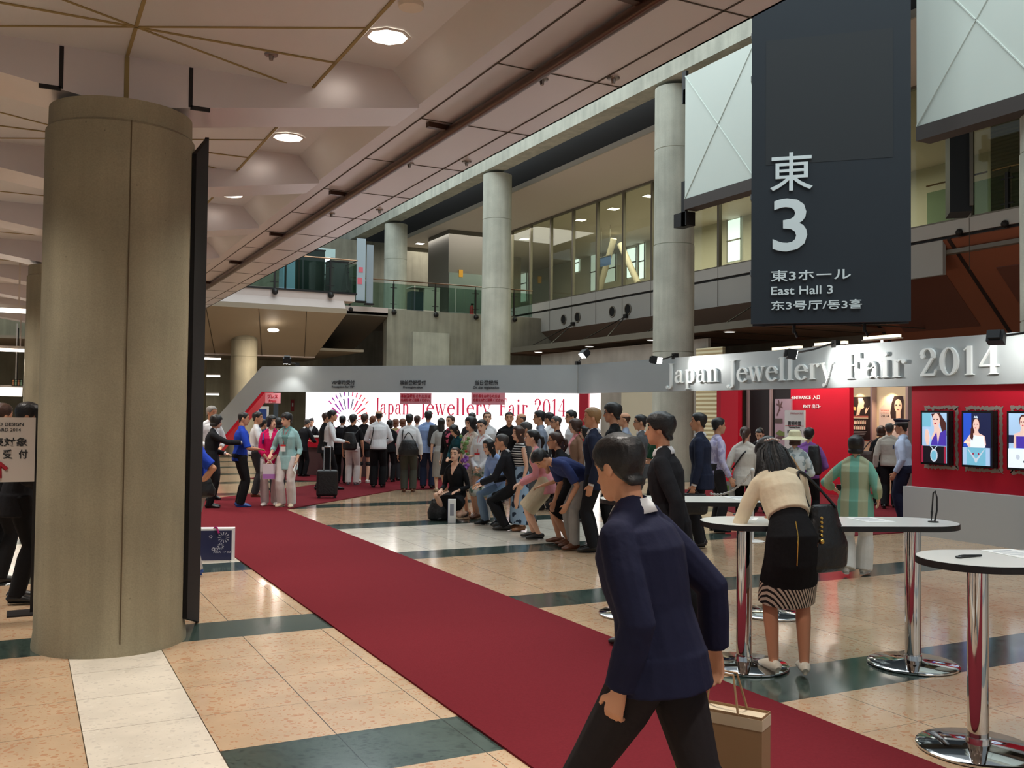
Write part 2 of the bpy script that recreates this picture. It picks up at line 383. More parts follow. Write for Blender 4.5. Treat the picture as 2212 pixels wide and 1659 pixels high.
# ceiling downlights
LAMP = M('lamp_diffuser', (255,246,232), .4, emit=4.5)
RING = M('lamp_ring', (215,205,195), .35, metal=.4)
def octa(cx, cy, r, ry): return [(cx+r*math.cos(math.pi/8+i*math.pi/4), cy+ry*math.sin(math.pi/8+i*math.pi/4)) for i in range(8)]
nl = 0
for side, X in ((0, 2.36), (1, -1.19)):
    for k in range(-3, 8):
        Yl = 6.71+3*k
        lab = ('octagonal white downlight in the coffered ceiling, row nearest the soffit pipe' if side == 0 else 'octagonal white downlight in the coffered ceiling, row beyond the foreground column')
        t = thing('ceiling_light', lab, 'light', (X, Yl, 4.5), 0, 'octagonal downlights by the soffit pipe' if side == 0 else 'octagonal downlights left of the column')
        g = G(); p1 = octa(X,Yl,.175,.175); p2 = octa(X,Yl,.15,.15)
        for i in range(8):
            j = (i+1) % 8
            g.add([(*p1[i],4.497),(*p1[j],4.497),(*p1[j],4.488),(*p1[i],4.488),(*p2[i],4.488),(*p2[j],4.488)], [(0,1,2,3),(3,2,5,4)])
        g.build('lamp_ring', RING, t)
        g = G(); g.poly([(x,y,4.490) for x,y in reversed(p2)]); g.build('lamp_diffuser', LAMP, t, fix=False)
        area_light('downlight', (0,0,-.03), (0,0,0), .3, .3, 38, (1.0,.95,.87), parent=t, shape='DISK', spread=math.radians(94))
for i, (px, py, zc) in enumerate(((586,117,4.25),(1171,171,4.25),(1325,168,4.25),(884,353,4.25),(1008,349,4.25),(716,461,4.25),(820,453,4.25))):
    p = onZ(px, py, zc)
    t = thing('sprinkler_head', 'small chrome sprinkler head in the metal ceiling panels', 'sprinkler', p, 0, 'sprinkler heads in the metal ceiling')
    g = G(); g.lathe([(.0,zc),(.05,zc),(.045,zc-.012),(.018,zc-.014),(.014,zc-.045),(0,zc-.05)], 14, (p.x,p.y)); g.build('sprinkler_body', M('chrome_dull', (150,140,132), .3, metal=.9), t, True)
p = onZ(888, 8, 4.5)
t = thing('smoke_detector', 'round white smoke detector on the coffered ceiling', 'detector', p)
g = G(); g.lathe([(0,4.5),(.09,4.5),(.085,4.47),(.05,4.455),(0,4.455)], 20, (p.x,p.y)); g.build('detector_body', M('detector_white', (225,215,200), .5), t, True)

# long lamps and a pictogram sign in the left part of the hall
for i, (x0, x1, yy, dz) in enumerate(((-60,66,19.0,0),(-40,62,26.0,0),(-60,48,33.0,-.9))):
    p = onY(x0, (664,752,846)[i], yy); q = onY(x1, (676,760,846)[i], yy)
    t = thing('linear_lamp', ('bright linear lamp below the hall ceiling at the left edge, uppermost of three','bright linear lamp at the left edge, middle of three','bright linear lamp at the left edge, lowest and brightest of three')[i], 'light', ((p.x+q.x)/2,yy,(p.z+q.z)/2))
    g = G(); zz = (p.z+q.z)/2; g.box(p.x,q.x,yy-.08,yy+.08,zz-.03-.1*(i == 2),zz+.03+.1*(i == 2)); g.build('tube_lamp', LAMP, t)
    g = G(); g.box(p.x,q.x+.02,yy-.1,yy+.1,zz+.035+.1*(i == 2),zz+.1+.1*(i == 2)); g.box(q.x-.2,q.x-.17,yy-.015,yy+.015,zz+.1,4.245); g.box(p.x+.2,p.x+.23,yy-.015,yy+.015,zz+.1,4.245); g.build('lamp_housing', RING, t)
    area_light('linear_light', (0,0,-.2), (0,0,0), q.x-p.x, .2, 50, (1,.95,.88), parent=t)
p = onY(25,834,31.5); q = onY(49,820,31.5); t = thing('pictogram_sign', 'small dark pictogram sign hanging over the lowest lamp at the left edge', 'sign', ((p.x+q.x)/2,31.5,p.z))
g = G(); g.box(p.x,q.x,31.48,31.54,p.z,q.z); g.box((p.x+q.x)/2-.015,(p.x+q.x)/2+.015,31.5,31.52,q.z,4.0); g.build('sign_board', M('pictogram_black', (26,26,28), .6), t)
for k in range(4):
    x = p.x+(q.x-p.x)*(k+.5)/4; zc = (p.z+q.z)/2; g = G(); g.sphere((x,31.475,zc+.06), .025,.008,.025, 8, 6); g.box(x-.022,x+.022,31.47,31.48,zc-.08,zc+.03); g.build('pictogram_figure', M('pictogram_%d' % (k % 2), ((206,150,110),(150,196,170))[k % 2], .5), t)
# ------------------------------------------------------------------ atrium columns, beam, upper building
UP = Vector((0,0,1)); D45 = Vector((.70711,-.70711,0)); N45 = Vector((-.70711,-.70711,0))
for i, yc in enumerate((-0.4, 9.9, 20.3, 30.85, 41.4)):
    column('column', 15.1, yc, .53, 10.33, CONC2, rings=((3.3,.53),(6.1,.52),(8.6,.52)), cap=False, label='tall round concrete column holding the long beam of the atrium')
g = G(); g.prism([(14.58,-6,10.33),(15.2,-6,10.33),(15.62,-6,10.6),(15.62,-6,11.6),(14.58,-6,11.6)], (0,66,0)); struct('beam', g, CONC2)
DARKV = M('dark_void', (40,38,37), .8); RIM = M('ceiling_rim', (176,170,158), .6); INCEIL = M('upper_ceiling', (214,202,190), .7)
g = G(); g.box(16.5,16.6,-6,60,10.22,12.2); struct('wall_upper_band', g, DARKV)
g = G(); g.mi = 0; g.box(16.5,31,-6,62,10.1,10.22); struct('ceiling_upper', g, [INCEIL])
g = G(); g.box(16.44,16.5,-6,62,10.06,10.24); struct('trim_1', g, RIM)
# glazed bridge: mullions, panes, parapet band
GX = 20.05; MULL = M('mullion_metal', (122,116,104), .45, metal=.5); GL = glass('bridge_glass', (236,240,226), .05)
my = [39.33-1.853*k for k in range(15)]
for i, (a, b) in enumerate(zip(my[:-1], my[1:])):
    g = G(); g.box(GX-.01,GX+.01,b,a,6.47,10.1); w = struct('window_%d' % (i+1), g, GL)
    g = G(); g.box(GX-.07,GX+.05,a-.05,a+.05,6.47,10.1); struct('window_frame', g, MULL, parent=w)
g = G(); g.box(GX-.06,GX+.05,13.0,39.4,10.02,10.1); g.box(GX-.06,GX+.05,13.0,39.4,6.44,6.5); struct('trim_2', g, MULL)
BAND = M('band_panel', (184,182,176), .55, var=.03, vscale=.5); BAND2 = M('band_panel_low', (172,170,164), .55, var=.03, vscale=.5)
g = G()
g.mi = 0; g.box(19.98,20.12,-2,39.5,6.12,6.46)
g.mi = 1; g.box(20.04,20.12,-2,39.5,6.02,6.12)
g.mi = 2; g.box(20.0,20.12,16,39.5,5.19,6.04)
g.mi = 3
for k in range(24): g.box(19.976,19.984,39.33-1.853*k-.006,39.33-1.853*k+.006,5.2,6.45)
struct('wall_upper_right', g, [BAND, DARKM, BAND2, JOINT])
HOLE = M('porthole_shade', (16,16,16), .9)  # black discs on the panel paint the shade inside the round holes
for py in (34.43,33.31,30.74,29.68):
    t = thing('porthole', 'round dark hole in the grey panel band below the bridge windows', 'hole', (20.0,py,5.57), 0, 'round holes in the bridge band')
    g = G(); q = [(19.985, py+.19*math.cos(a*math.pi/12), 5.57+.19*math.sin(a*math.pi/12)) for a in range(24)]; g.prism(q, (.01,0,0)); g.build('porthole_dark_disc', HOLE, t)
    g = G(); g.tube([(19.98, py+.2*math.cos(a*math.pi/12), 5.57+.2*math.sin(a*math.pi/12)) for a in range(25)], .022, 6, caps=False); g.build('porthole_rim', MULL, t, True)
BROWN = M('soffit_brown', (150,90,66), .6, spec=.3); GREYS = M('soffit_grey_brown', (130,116,104), .6)
g = G(); g.mi = 0
g.prism([(20.02,20.2,5.19),(20.9,20.2,4.5),(20.9,20.2,4.9),(20.12,20.2,5.4)], (0,19.5,0))
g.mi = 1
g.prism([(20.0,-2,6.02),(22.4,-2,3.75),(22.4,-2,3.95),(20.1,-2,6.1)], (0,22.2,0))
g.mi = 2
for y in (19.6, 15.82, 12.0, 8.2): g.prism([(19.99,y-.05,6.01),(22.39,y-.05,3.73),(22.39,y-.05,3.78),(20.0,y-.05,6.06)], (0,.1,0))
g.mi = 3
for y in (17.7, 13.9, 10.1): g.prism([(20.75,y-1.2,5.29),(22.05,y-1.2,4.06),(22.05,y-1.2,4.10),(20.75,y-1.2,5.33)], (0,2.4,0))
struct('ceiling_slanted_soffit', g, [GREYS, BROWN, M('soffit_joint_dark', (44,26,22), .8), M('soffit_brown_dark', (112,66,52), .6)])
g = G(); g.box(22.3,22.4,-2,42,0,4.6); struct('wall_right', g, concrete('wall_grey_right', (150,146,134), .08))
g = G(); g.box(27.0,27.2,10,62,5.8,10.1); struct('wall_upper_inner', g, M('wall_beige', (190,184,168), .8))
g = G(); g.box(20.13,31,-2,62,5.7,5.8); g.box(10.4,20.13,36.85,62,5.7,5.8); g.box(3,10.3,33.0,62,5.6,5.8); struct('floor_upper', g, M('upper_floor_grey', (120,114,104), .4))
WIN = M('upper_window_daylight', (214,232,240), .5, emit=1.6)
WIN2 = M('upper_window_dim', (190,206,206), .5, emit=.7)
for i, (px0, px1, py0, py1) in enumerate(((1112,1138,572,655),(1240,1251,548,588),(1276,1291,546,628),(1302,1330,548,612),(1354,1374,534,600),(1381,1392,526,602),(1572,1600,470,566))):
    a = onX(px0,py1,26.95); b = onX(px1,py0,26.95); yy = b.y; w = a.y-b.y; z0 = max(5.95,a.z); h = b.z-z0
    g = G(); g.box(26.95,26.99,yy,yy+w,z0,z0+h); w_ = struct('window_%d' % (i+20), g, WIN2 if i in (0,2,3) else WIN)
    g = G(); g.box(26.92,26.95,yy-.05,yy,z0-.05,z0+h+.05); g.box(26.92,26.95,yy+w,yy+w+.05,z0-.05,z0+h+.05); g.box(26.92,26.95,yy-.05,yy+w+.05,z0+h*.5-.03,z0+h*.5+.03)
    struct('window_frame', g, MULL, parent=w_)
BRACE = M('brace_cream', (176,166,146), .6)
for k, (xa, ya, xb, yb) in enumerate(((1292,636,1326,515),(1378,612,1340,528))):
    a = onX(xa,ya,24.5); b = onX(xb,yb,24.5); a.z = max(5.8,a.z); g = G(); g.tube([a,b], .15, 10)
    tag(g.build('diagonal_brace', BRACE, None, True), 'cream diagonal brace behind the bridge glass, ' + ('left leg of the V' if k == 0 else 'right leg of the V'), 'brace')
# blue banner behind the glass
a = onX(1297,577,23.2); b = onX(1319,552,23.2); t = thing('hanging_banner', 'small blue banner hanging behind the bridge windows', 'banner', (23.2,(a.y+b.y)/2,a.z))
g = G(); g.box(23.19,23.21,b.y,a.y,a.z,b.z); g.build('banner_cloth', M('banner_blue', (70,100,150), .8), t)
g = G(); g.box(23.17,23.23,b.y-.05,a.y+.05,b.z,b.z+.04)
for y in (b.y+.05,a.y-.05): g.box(23.195,23.205,y-.006,y+.006,b.z+.04,10.1)
g.build('banner_rod', MULL, t)
SQL = M('square_lamp', (255,250,238), .4, emit=6)
def square_light(x, y, z, label, grp, s=.16):
    t = thing('square_downlight', label, 'light', (x,y,z), 0, grp)
    g = G(); g.box(x-s,x+s,y-s,y+s,z-.012,z-.006); g.build('lamp_diffuser', SQL, t)
    g = G()
    for a, b, c, d in ((-s-.03,-s,-s-.03,s+.03),(s,s+.03,-s-.03,s+.03),(-s,s,-s-.03,-s),(-s,s,s,s+.03)): g.box(x+a,x+b,y+c,y+d,z-.016,z-.001)
    g.build('lamp_frame', RING, t)
for px, py in ((1214,469),(1132,515),(1255,474),(1325,451),(1402,424)):
    pass
for px, py in ((907,526),(920,585),(1133,516),(1254,475),(1325,451),(1402,423),(824,560)):
    p = onZ(px, py, 10.1); square_light(p.x, p.y, 10.1, 'small square downlight in the ceiling of the upper level', 'square downlights on the upper level', .2)
area_light('upper_light', (23.5,30,9.9), (0,0,0), 3.0, 16.0, 900, (1,.95,.86))
area_light('upper_light', (19.0,42,9.9), (0,0,0), 4.0, 10.0, 420, (1,.95,.86))
# canopy under the bridge
g = G(); g.mi = 0; g.box(17.4,22.3,19.5,40,4.12,4.22); g.mi = 1; g.box(17.34,17.42,19.5,40,4.06,4.26)
g.mi = 2
for k in range(12): g.box(17.4,22.3,39.3-1.92*k-.03,39.3-1.92*k+.03,4.105,4.13)
struct('ceiling_canopy', g, [M('canopy_underside', (128,96,76), .5), MULL, JOINT])
for k in range(6):
    yy = 37.17-3.85*k
    t = thing('canopy_light', 'oval white downlight in the canopy behind the fair facade', 'light', (18.2,yy,4.1), 0, 'canopy downlights')
    g = G(); g.lathe([(0,4.085),(.15,4.085),(.16,4.1)], 16, (18.2,yy)); g.build('lamp_diffuser', SQL, t)
    g = G(); g.tube([(18.2+.17*math.cos(a*math.pi/8),yy+.17*math.sin(a*math.pi/8),4.1) for a in range(17)], .02, 6, caps=False); g.build('lamp_ring', RING, t, True)
for k in range(4):
    yy = 32.7-3.85*k
    t = thing('tie_rod', 'thin dark tie rod holding the canopy edge to the panel band', 'rod', (17.6,yy,4.25), 0, 'canopy tie rods')
    for dy in (-.02, -1.6):
        g = G(); g.tube([(17.5,yy+dy,4.25),(19.93,yy+.9,5.3)], .018, 6); g.build('rod_bar', DARKM, t, True)
    g = G(); g.obox((19.94,yy+.9,5.32),(1,0,0),(0,1,0),(0,0,1),.06,.09,.07); g.build('rod_bracket', DARKM, t)
# right balcony: shutters, railing
SH = None
def shutter_mat(name, rgb, sc):
    mt = M(name, rgb, .55, metal=.2); nt = mt.node_tree; b = nt.nodes['Principled BSDF']
    tc = nt.nodes.new('ShaderNodeTexCoord'); w = nt.nodes.new('ShaderNodeTexWave'); w.bands_direction = 'Z'; w.inputs['Scale'].default_value = sc
    nt.links.new(tc.outputs['Object'], w.inputs['Vector']); bp = nt.nodes.new('ShaderNodeBump'); bp.inputs['Strength'].default_value = .9; bp.inputs['Distance'].default_value = .03
    nt.links.new(w.outputs['Fac'], bp.inputs['Height']); nt.links.new(bp.outputs['Normal'], b.inputs['Normal']); return mt
SHUT = shutter_mat('shutter_grey', (100,90,78), 3.2); SHUTC = shutter_mat('shutter_cream', (210,196,158), 2.6)
g = G(); g.mi = 0; g.box(22.6,22.7,-2,16.6,6.0,10.1); g.mi = 1; g.box(22.3,22.6,13.0,13.5,6.0,10.1); g.mi = 2; g.box(22.45,22.6,12.4,13.0,6.0,10.1); g.box(22.45,22.6,8.2,8.5,6.0,10.1)
struct('wall_balcony_shutters', g, [SHUT, M('pilaster_pale', (128,128,118), .7), M('pilaster_dark', (64,60,54), .7)])
t = thing('balcony_railing', 'dark steel railing with glass infill on the upper right balcony', 'railing', (20.1,13,6.46))
for yy in (15.5, 14.3, 11.0, 8.0):
    g = G(); g.box(20.02,20.10,yy-.04,yy+.04,6.1,7.35); g.tube([(20.06,yy,7.33),(20.16,yy,7.5)], .022, 8); g.sphere((19.96,yy,6.14), .09); 
    for zz in (6.62,7.2): g.box(20.03,20.07,yy-.16,yy+.16,zz-.015,zz+.015)
    g.build('post', DARKM, t)
g = G(); g.tube([(20.16,16.6,7.5),(20.16,14.9,7.5)], .022, 8); g.build('handrail', M('handrail_steel', (150,120,96), .25, metal=.9), t, True)
g = G(); g.tube([(20.16,14.75,7.5),(20.16,2,7.5)], .022, 8); g.build('handrail', MATS['handrail_steel'], t, True)
for a, b in ((16.5,15.6),(15.4,14.4),(14.2,11.1),(10.9,8.1)):
    g = G(); g.box(20.055,20.065,b,a,6.5,7.3); g.build('glass_panel', glass('rail_glass', (206,222,214), .04), t)
# white braced screen panels in front of the columns
WP = M('braced_panel_white', (205,214,205), .5, var=.02, vscale=.7)
for i, (ya, yb) in enumerate(((18.93,16.42),(16.38,13.87),(12.07,9.62),(9.58,7.1))):
    t = thing('braced_panel', ('white cross-ribbed panel left of the dark hall sign', 'white cross-ribbed panel hidden behind the dark hall sign', 'white cross-ribbed panel right of the dark hall sign', 'white cross-ribbed panel at the top right corner')[i], 'panel', (14.4,(ya+yb)/2,7), 0, 'white braced panels of the sign frame')
    g = G(); g.box(14.40,14.45,yb,ya,6.99,10.04); g.build('panel_sheet', WP, t)
    for (p, q) in (((ya,10.04),(yb,6.99)),((ya,6.99),(yb,10.04))):
        g = G(); g.tube([(14.395,p[0],p[1]),(14.395,q[0],q[1])], .017, 6); g.build('cross_rib', WP, t, True)
    g = G(); g.box(14.38,14.75,yb,ya,6.72,6.98); g.build('bottom_rail', M('panel_rail_brown', (62,54,50), .6), t)
t = thing('panel_bracket', 'dark steel bracket fixing the white panel to the atrium column', 'bracket', (14.5,19.1,6.9))
for z0, z1 in ((6.35,7.45),(9.4,10.2)):
    g = G(); g.box(14.42,14.7,18.9,19.4 if z0 < 7 else 19.05,z0,z0+.34); g.box(14.42,14.5,18.94,19.1,z0,z1); g.build('bracket_plate', DARKM, t)
# ------------------------------------------------------------------ dark hanging hall sign
c45 = 25.39
SIGN = M('sign_charcoal', (44,50,56), .6, spec=.3, var=.03, vscale=2); SIGNB = M('sign_black', (22,24,27), .6); LET = M('sign_letter', (226,236,236), .5)
pl = on45(1622,700,c45); pr_ = on45(1968,694,c45); t = thing('hanging_sign', 'tall dark hanging sign reading East Hall 3 in several languages', 'sign', (pl+pr_)/2)
wid = (pr_-pl).length; ctr = (pl+pr_)/2; B = ctr.z; Ht = 7.6
g = G(); g.obox(ctr+UP*Ht/2+N45*-.02, D45, N45, UP, wid/2, .02, Ht/2); g.build('front_face', SIGN, t)
g = G(); g.obox(ctr+UP*Ht/2-N45*.46-D45*.0, D45, N45, UP, wid/2, .03, Ht/2); g.build('rear_face', SIGNB, t)
g = G(); g.obox(ctr+UP*4.05+N45*.002-D45*.02, D45, N45, UP, wid*.4, .003, 1.15); g.build('blank_panel', M('sign_blank', (40,44,47), .7), t)
g = G()
for s in (-1, 1): g.obox(ctr+UP*Ht/2-N45*.25+D45*s*(wid/2-.18), D45, N45, UP, .02, .19, Ht/2-.05)
g.build('inner_frame', DARKM, t)
for zz in (.95, 2.35, 4.55, 5.35):
    g = G(); g.obox(ctr+UP*zz-N45*.23-D45*(wid/2-.03), D45, N45, UP, .05, .17, .05); g.build('clamp', M('clamp_steel', (150,150,148), .35, metal=.8), t)
for s, k in ((-.55, 0), (.55, 1)):
    g = G(); g.tube([ctr+D45*s*1.1-N45*.25, ctr+D45*s*1.1-N45*.25-UP*.16], .03, 6); g.tube([ctr+D45*s*1.1-N45*.25-UP*.1, ctr+D45*(s*1.1+.06)-N45*.25-UP*.24], .022, 6); g.build('cable_hook', DARKM, t)
def sign_text(s, x0, y0, x1, y1, fat=0.):    # ink box from the photograph: left-bottom and right-top pixels
    p = on45(x0, y1, c45-.02); q = on45(x1, y0, c45-.02)
    text('lettering', s, p+N45*.005, D45, UP, abs((q-p).dot(D45)), q.z-p.z-0.0, LET, t, .03, fat)
sign_text('東', 1664,327,1756,415,.006)
sign_text('3', 1669,427,1744,545,.012)
sign_text('東3ホール', 1665,579,1838,609,.012)
sign_text('East Hall 3', 1666,616,1799,638,.012)
sign_text('东3号厅/동3홀', 1666,646,1862,671,.012)
# hanging device behind sign on the right
t = thing('side_sign', 'narrow dark sign frame hanging behind the right edge of the hall sign', 'sign', (16.2,12.6,6))
g = G(); g.obox((16.4,12.75,7.2), D45, N45, UP, .2, .35, 1.5); g.build('sign_box', SIGNB, t)
g = G(); g.obox((16.25,12.35,7.1), D45, N45, UP, .03, .03, 1.3); g.build('frame_edge', MULL, t)
# ------------------------------------------------------------------ far bridge on the left, concrete walls behind
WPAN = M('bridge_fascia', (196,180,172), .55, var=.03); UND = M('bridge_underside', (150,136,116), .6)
g = G(); g.mi = 0; g.box(3.0,10.3,32.3,33,5.5,5.74); g.mi = 1; g.box(3.0,10.36,32.25,44,5.74,5.8)
g.mi = 0; g.prism([(3.0,32.3,5.5),(3.0,33,5.5),(3.0,33,5.1),(3.0,31.95,5.05)], (6.9,0,0))
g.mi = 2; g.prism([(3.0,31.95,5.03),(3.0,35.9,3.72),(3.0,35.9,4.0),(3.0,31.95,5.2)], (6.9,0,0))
g.mi = 0; g.prism([(3.0,35.9,3.68),(3.0,36.4,3.68),(3.0,36.4,3.95),(3.0,35.9,3.95)], (6.9,0,0))
g.mi = 3
for x in (5.2,6.9,8.5): g.prism([(x-.01,31.95,5.02),(x+.01,31.95,5.02),(x+1.01,35.9,3.70),(x+.99,35.9,3.70)], (0,0,.02))
struct('floor_far_bridge', g, [WPAN, DARKM, UND, JOINT])
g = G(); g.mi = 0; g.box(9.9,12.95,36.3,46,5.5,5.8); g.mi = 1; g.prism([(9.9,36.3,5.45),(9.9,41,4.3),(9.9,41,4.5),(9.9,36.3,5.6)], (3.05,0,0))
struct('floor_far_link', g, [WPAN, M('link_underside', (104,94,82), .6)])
t = thing('far_column_light', 'round white downlight in the slanted underside of the far bridge', 'light', (7.6,33.0,4.66))
p = onY(590,712,33.0)
g = G(); g.sphere((p.x,p.y-.02,p.z-.02), .2,.2,.07); g.build('lamp_diffuser', LAMP, t, True)
area_light('far_downlight', (0,-.3,-.4), (0,0,0), .5,.5, 120, (1,.9,.78), parent=t)
column('column', 6.98, 34.6, .46, 4.3, CONC, rings=((3.55,.46),), label='round concrete column under the far bridge')
g = G(); g.box(12.95,24,36.4,36.8,0,5.78); g.mi = 1; g.box(14.0,15.6,36.2,36.4,0,4.9); g.box(12.4,18,34.5,34.7,0,2.9)
struct('wall_far_concrete', g, [concrete('concrete_far', (142,138,122), .16), concrete('concrete_far2', (168,166,150), .12)])
g = G(); g.box(3,24,46,46.3,0,10.2); struct('wall_back', g, MATS['concrete_far'])
g = G(); g.box(-16,12.9,45.5,45.9,0,5.5); g.mi = 1; g.box(-16,12,36.4,45.5,4.0,4.1); struct('wall_back_left', g, [concrete('concrete_back', (150,142,118), .15), UND])
column('column', 6.2, 40.0, .4, 4.0, CONC, label='beige concrete column deep under the far bridge')
for i, yy in enumerate((37.5, 39.5, 41.5)):
    p = onY(452, (775,812,852)[i], (37.2,41,44.5)[i])
    t = thing('strip_light', 'white fluorescent strip under the far bridge at the left', 'light', p, 0, 'fluorescent strips beyond the column')
    g = G(); g.box(p.x-1.0,p.x+.42,p.y-.08,p.y+.08,p.z-.03,p.z+.03); g.build('tube_lamp', SQL, t)
    g = G(); g.box(p.x-1.0,p.x+.42,p.y-.1,p.y+.1,p.z+.03,p.z+.09); g.build('lamp_housing', RING, t)
# rails of the far balconies
def railing(label, A, Bp, posts, z0=5.8):
    t = thing('balcony_railing', label, 'railing', (A[0],A[1],z0))
    A = Vector((*A,z0)); Bp = Vector((*Bp,z0)); u = (Bp-A).normalized(); L = (Bp-A).length; w = Vector((u.y,-u.x,0))
    g = G(); g.tube([A+UP*1.15, Bp+UP*1.15], .025, 8); g.build('handrail', MATS['handrail_steel'], t, True)
    for k in range(posts):
        p = A+u*(L*(k+.5)/posts); g = G(); g.obox(p+UP*.5, u, w, UP, .03, .03, .52); g.tube([p+UP*1.0, p+UP*1.15-w*.0], .015, 6); g.sphere(tuple(p-UP*.14+w*.1), .11, n=10, k=6)
        for zz in (.2,.85): g.obox(p+UP*zz, u, w, UP, .14, .015, .012)
        g.build('post', DARKM, t)
    for k in range(posts):
        a = A+u*(L*k/posts+.03); b = A+u*(L*(k+1)/posts-.03); g = G(); g.obox((a+b)/2+UP*.52, u, w, UP, (b-a).length/2, .006, .5); g.build('glass_panel', MATS['rail_glass'], t)
railing('glass railing on the near edge of the far left bridge', (4.6,32.3), (10.36,32.3), 3)
railing('glass railing turning the corner at the bridge end', (10.36,32.3), (10.36,36.4), 2)
railing('long glass railing above the far concrete wall', (10.5,36.45), (19.6,36.45), 5)
# things on the far balconies
t = thing('elevator_box', 'grey elevator shaft standing on the far upper level', 'elevator', (19.2,41,5.8)); p = onY(968,640,40.5); q = onY(1042,640,40.5)
g = G(); g.box(p.x,q.x+.6,40.5,43,5.8,10.09); g.build('shaft', M('elevator_grey', (112,108,100), .4, metal=.5), t)
g = G(); g.box(p.x+.02,p.x+2.0,40.47,40.5,5.8,8.1); g.build('glass_door', M('elevator_door', (112,124,120), .25, metal=.4), t)
a = onY(995,590,40.45); g = G(); g.box(a.x-.08,a.x+.12,40.45,40.47,a.z-.18,a.z+.16); g.build('notice', M('notice_yellow', (206,150,40), .7), t)
t = thing('vending_box', 'white boxy cabinet behind the far glass railing', 'cabinet', (0,0,0)); p = onY(917,670,38); q = onY(950,640,38); t.location = (p.x,38,5.8)
g = G(); g.box(p.x,q.x,38,38.7,5.8,6.98); g.build('cabinet_body', M('cabinet_white', (214,204,188), .5), t)
g = G(); g.box(p.x-.55,p.x-.01,38.15,38.65,5.85,6.8); g.build('cabinet_side', M('cabinet_glass', (70,80,84), .2), t)
g = G(); g.box(p.x-.56,q.x+.01,37.99,38.71,6.95,7.0); g.build('cabinet_top', MATS['cabinet_white'], t)
t = thing('fire_extinguisher', 'red fire extinguisher behind the far railing', 'extinguisher', (0,0,5.8)); p = onY(1019,665,38); t.location = (p.x,38,5.8)
g = G(); g.lathe([(0,5.82),(.09,5.82),(.09,6.25),(.04,6.34),(0,6.35)], 12, (p.x,38)); g.build('bottle', M('extinguisher_red', (170,30,34), .4), t, True)
g = G(); g.box(p.x-.03,p.x+.08,37.97,38.03,6.35,6.42); g.build('valve', DARKM, t)
for i, (px0, px1, yb, h, rgb, lab) in enumerate(((640,701,34.2,1.7,(28,44,40),'tall dark green display case behind the bridge railing'),(712,752,33.6,1.25,(60,62,62),'low dark grey cabinet behind the bridge railing'),(611,637,33.8,1.35,(120,150,170),'pale blue lit showcase behind the bridge railing'))):
    p = onY(px0,620,yb); q = onY(px1,620,yb); t = thing('display_case', lab, 'case', (p.x,yb,5.8))
    g = G(); g.box(p.x,q.x,yb,yb+.6,5.8,5.8+h); g.build('case_body', M('case_%d' % i, rgb, .3, emit=0.5 if i == 2 else 0), t)
    g = G(); g.box(p.x-.02,q.x+.02,yb-.02,yb+.62,5.8+h,5.85+h); g.build('case_top', DARKM, t)
    g = G(); g.box(p.x+.05,p.x+.12,yb-.02,yb,5.85,5.75+h); g.build('case_frame', M('case_frame_brown', (58,44,38), .6), t)
p = onY(682,560,38); t = thing('glass_kiosk', 'pale glass kiosk with bright panels on the far upper level', 'kiosk', (p.x,38,5.8)); q = onY(720,560,38)
g = G(); g.box(p.x+.9,q.x,38,39,5.8,7.9); g.build('kiosk_wall', M('kiosk_beige', (140,132,110), .6), t)
g = G(); g.box(p.x,q.x+.05,37.9,39.1,7.9,8.25); g.build('kiosk_header', M('kiosk_glass', (190,214,212), .3), t)
g = G(); g.box(p.x,p.x+.6,37.95,38.05,7.0,7.9); g.build('kiosk_lit_panel', WIN, t)
for i, (px0, px1, rgb) in enumerate(((770,789,(168,182,190)),(792,806,(150,160,168)))):
    p = onY(px0,600,35.0+i*.6); q = onY(px1,600,35.0+i*.6); t = thing('roll_banner', ('pale grey standing banner with pink shape at the bridge corner', 'narrow grey standing banner behind the pink-marked one')[i], 'banner', (p.x,35.0+i*.6,5.8))
    g = G(); g.box(p.x,q.x,35.0+i*.6,35.03+i*.6,5.8,8.25-.1*i); g.build('banner_sheet', M('banner_sheet_%d' % i, rgb, .6), t)
    g = G(); g.box(p.x-.03,q.x+.03,34.9+i*.6,35.15+i*.6,5.8,5.86); g.build('banner_foot', DARKM, t)
    if i == 0:
        g = G(); g.box(p.x+.08,q.x-.1,34.99,35.0,6.95,7.15); g.box(p.x+.04,q.x-.12,34.99,35.0,6.5,6.75); g.build('print', M('banner_pink', (226,110,124), .6), t)
# ------------------------------------------------------------------ fair facade: silver fascia on the diagonal and along the hall
SILV = M('fascia_silver', (170,176,177), .42, metal=.2, var=.03, vscale=1.2); SILVW = M('lowwall_silver', (190,192,192), .5, metal=.15)
RED = M('fair_red', (196,18,44), .55, spec=.3); REDD = M('fair_red_shaded', (170,16,40), .6)  # second red has the return face's shade put into its colour
WH = M('white_board', (235,232,226), .6); LETW = M('letter_white', (236,240,238), .45); INK = M('ink_dark', (44,44,46), .7); PINK = M('tag_pink', (232,150,160), .7); INKR = M('ink_red', (190,20,50), .7)
C1 = Vector((11.6,19.3,0)); DL = Vector((-.70711,.70711,0)); LN = (C1-Vector((5.58,25.32,0))).length
t = thing('reception_fascia', 'silver reception fascia with registration headings, slanted leg at its left end', 'fascia', (8.6,22.3,0))
g = G()
a = C1; b = C1+DL*LN
poly = [a+UP*2.16, a+UP*2.83, b+UP*2.83, b+DL*2.83+UP*0.0, b+DL*2.05, b+DL*.0+UP*2.16]
g.prism(poly[::-1], Vector((.70711,.70711,0))*.12); g.build('fascia_board', SILV, t)
g = G(); p1 = b+UP*2.155-DL*.0; p2 = b+DL*2.04
g.prism([p1-DL*.0, p1-DL*.11, p2-DL*.11, p2], Vector((.70711,.70711,0))*.4); g.build('red_edge', RED, t)
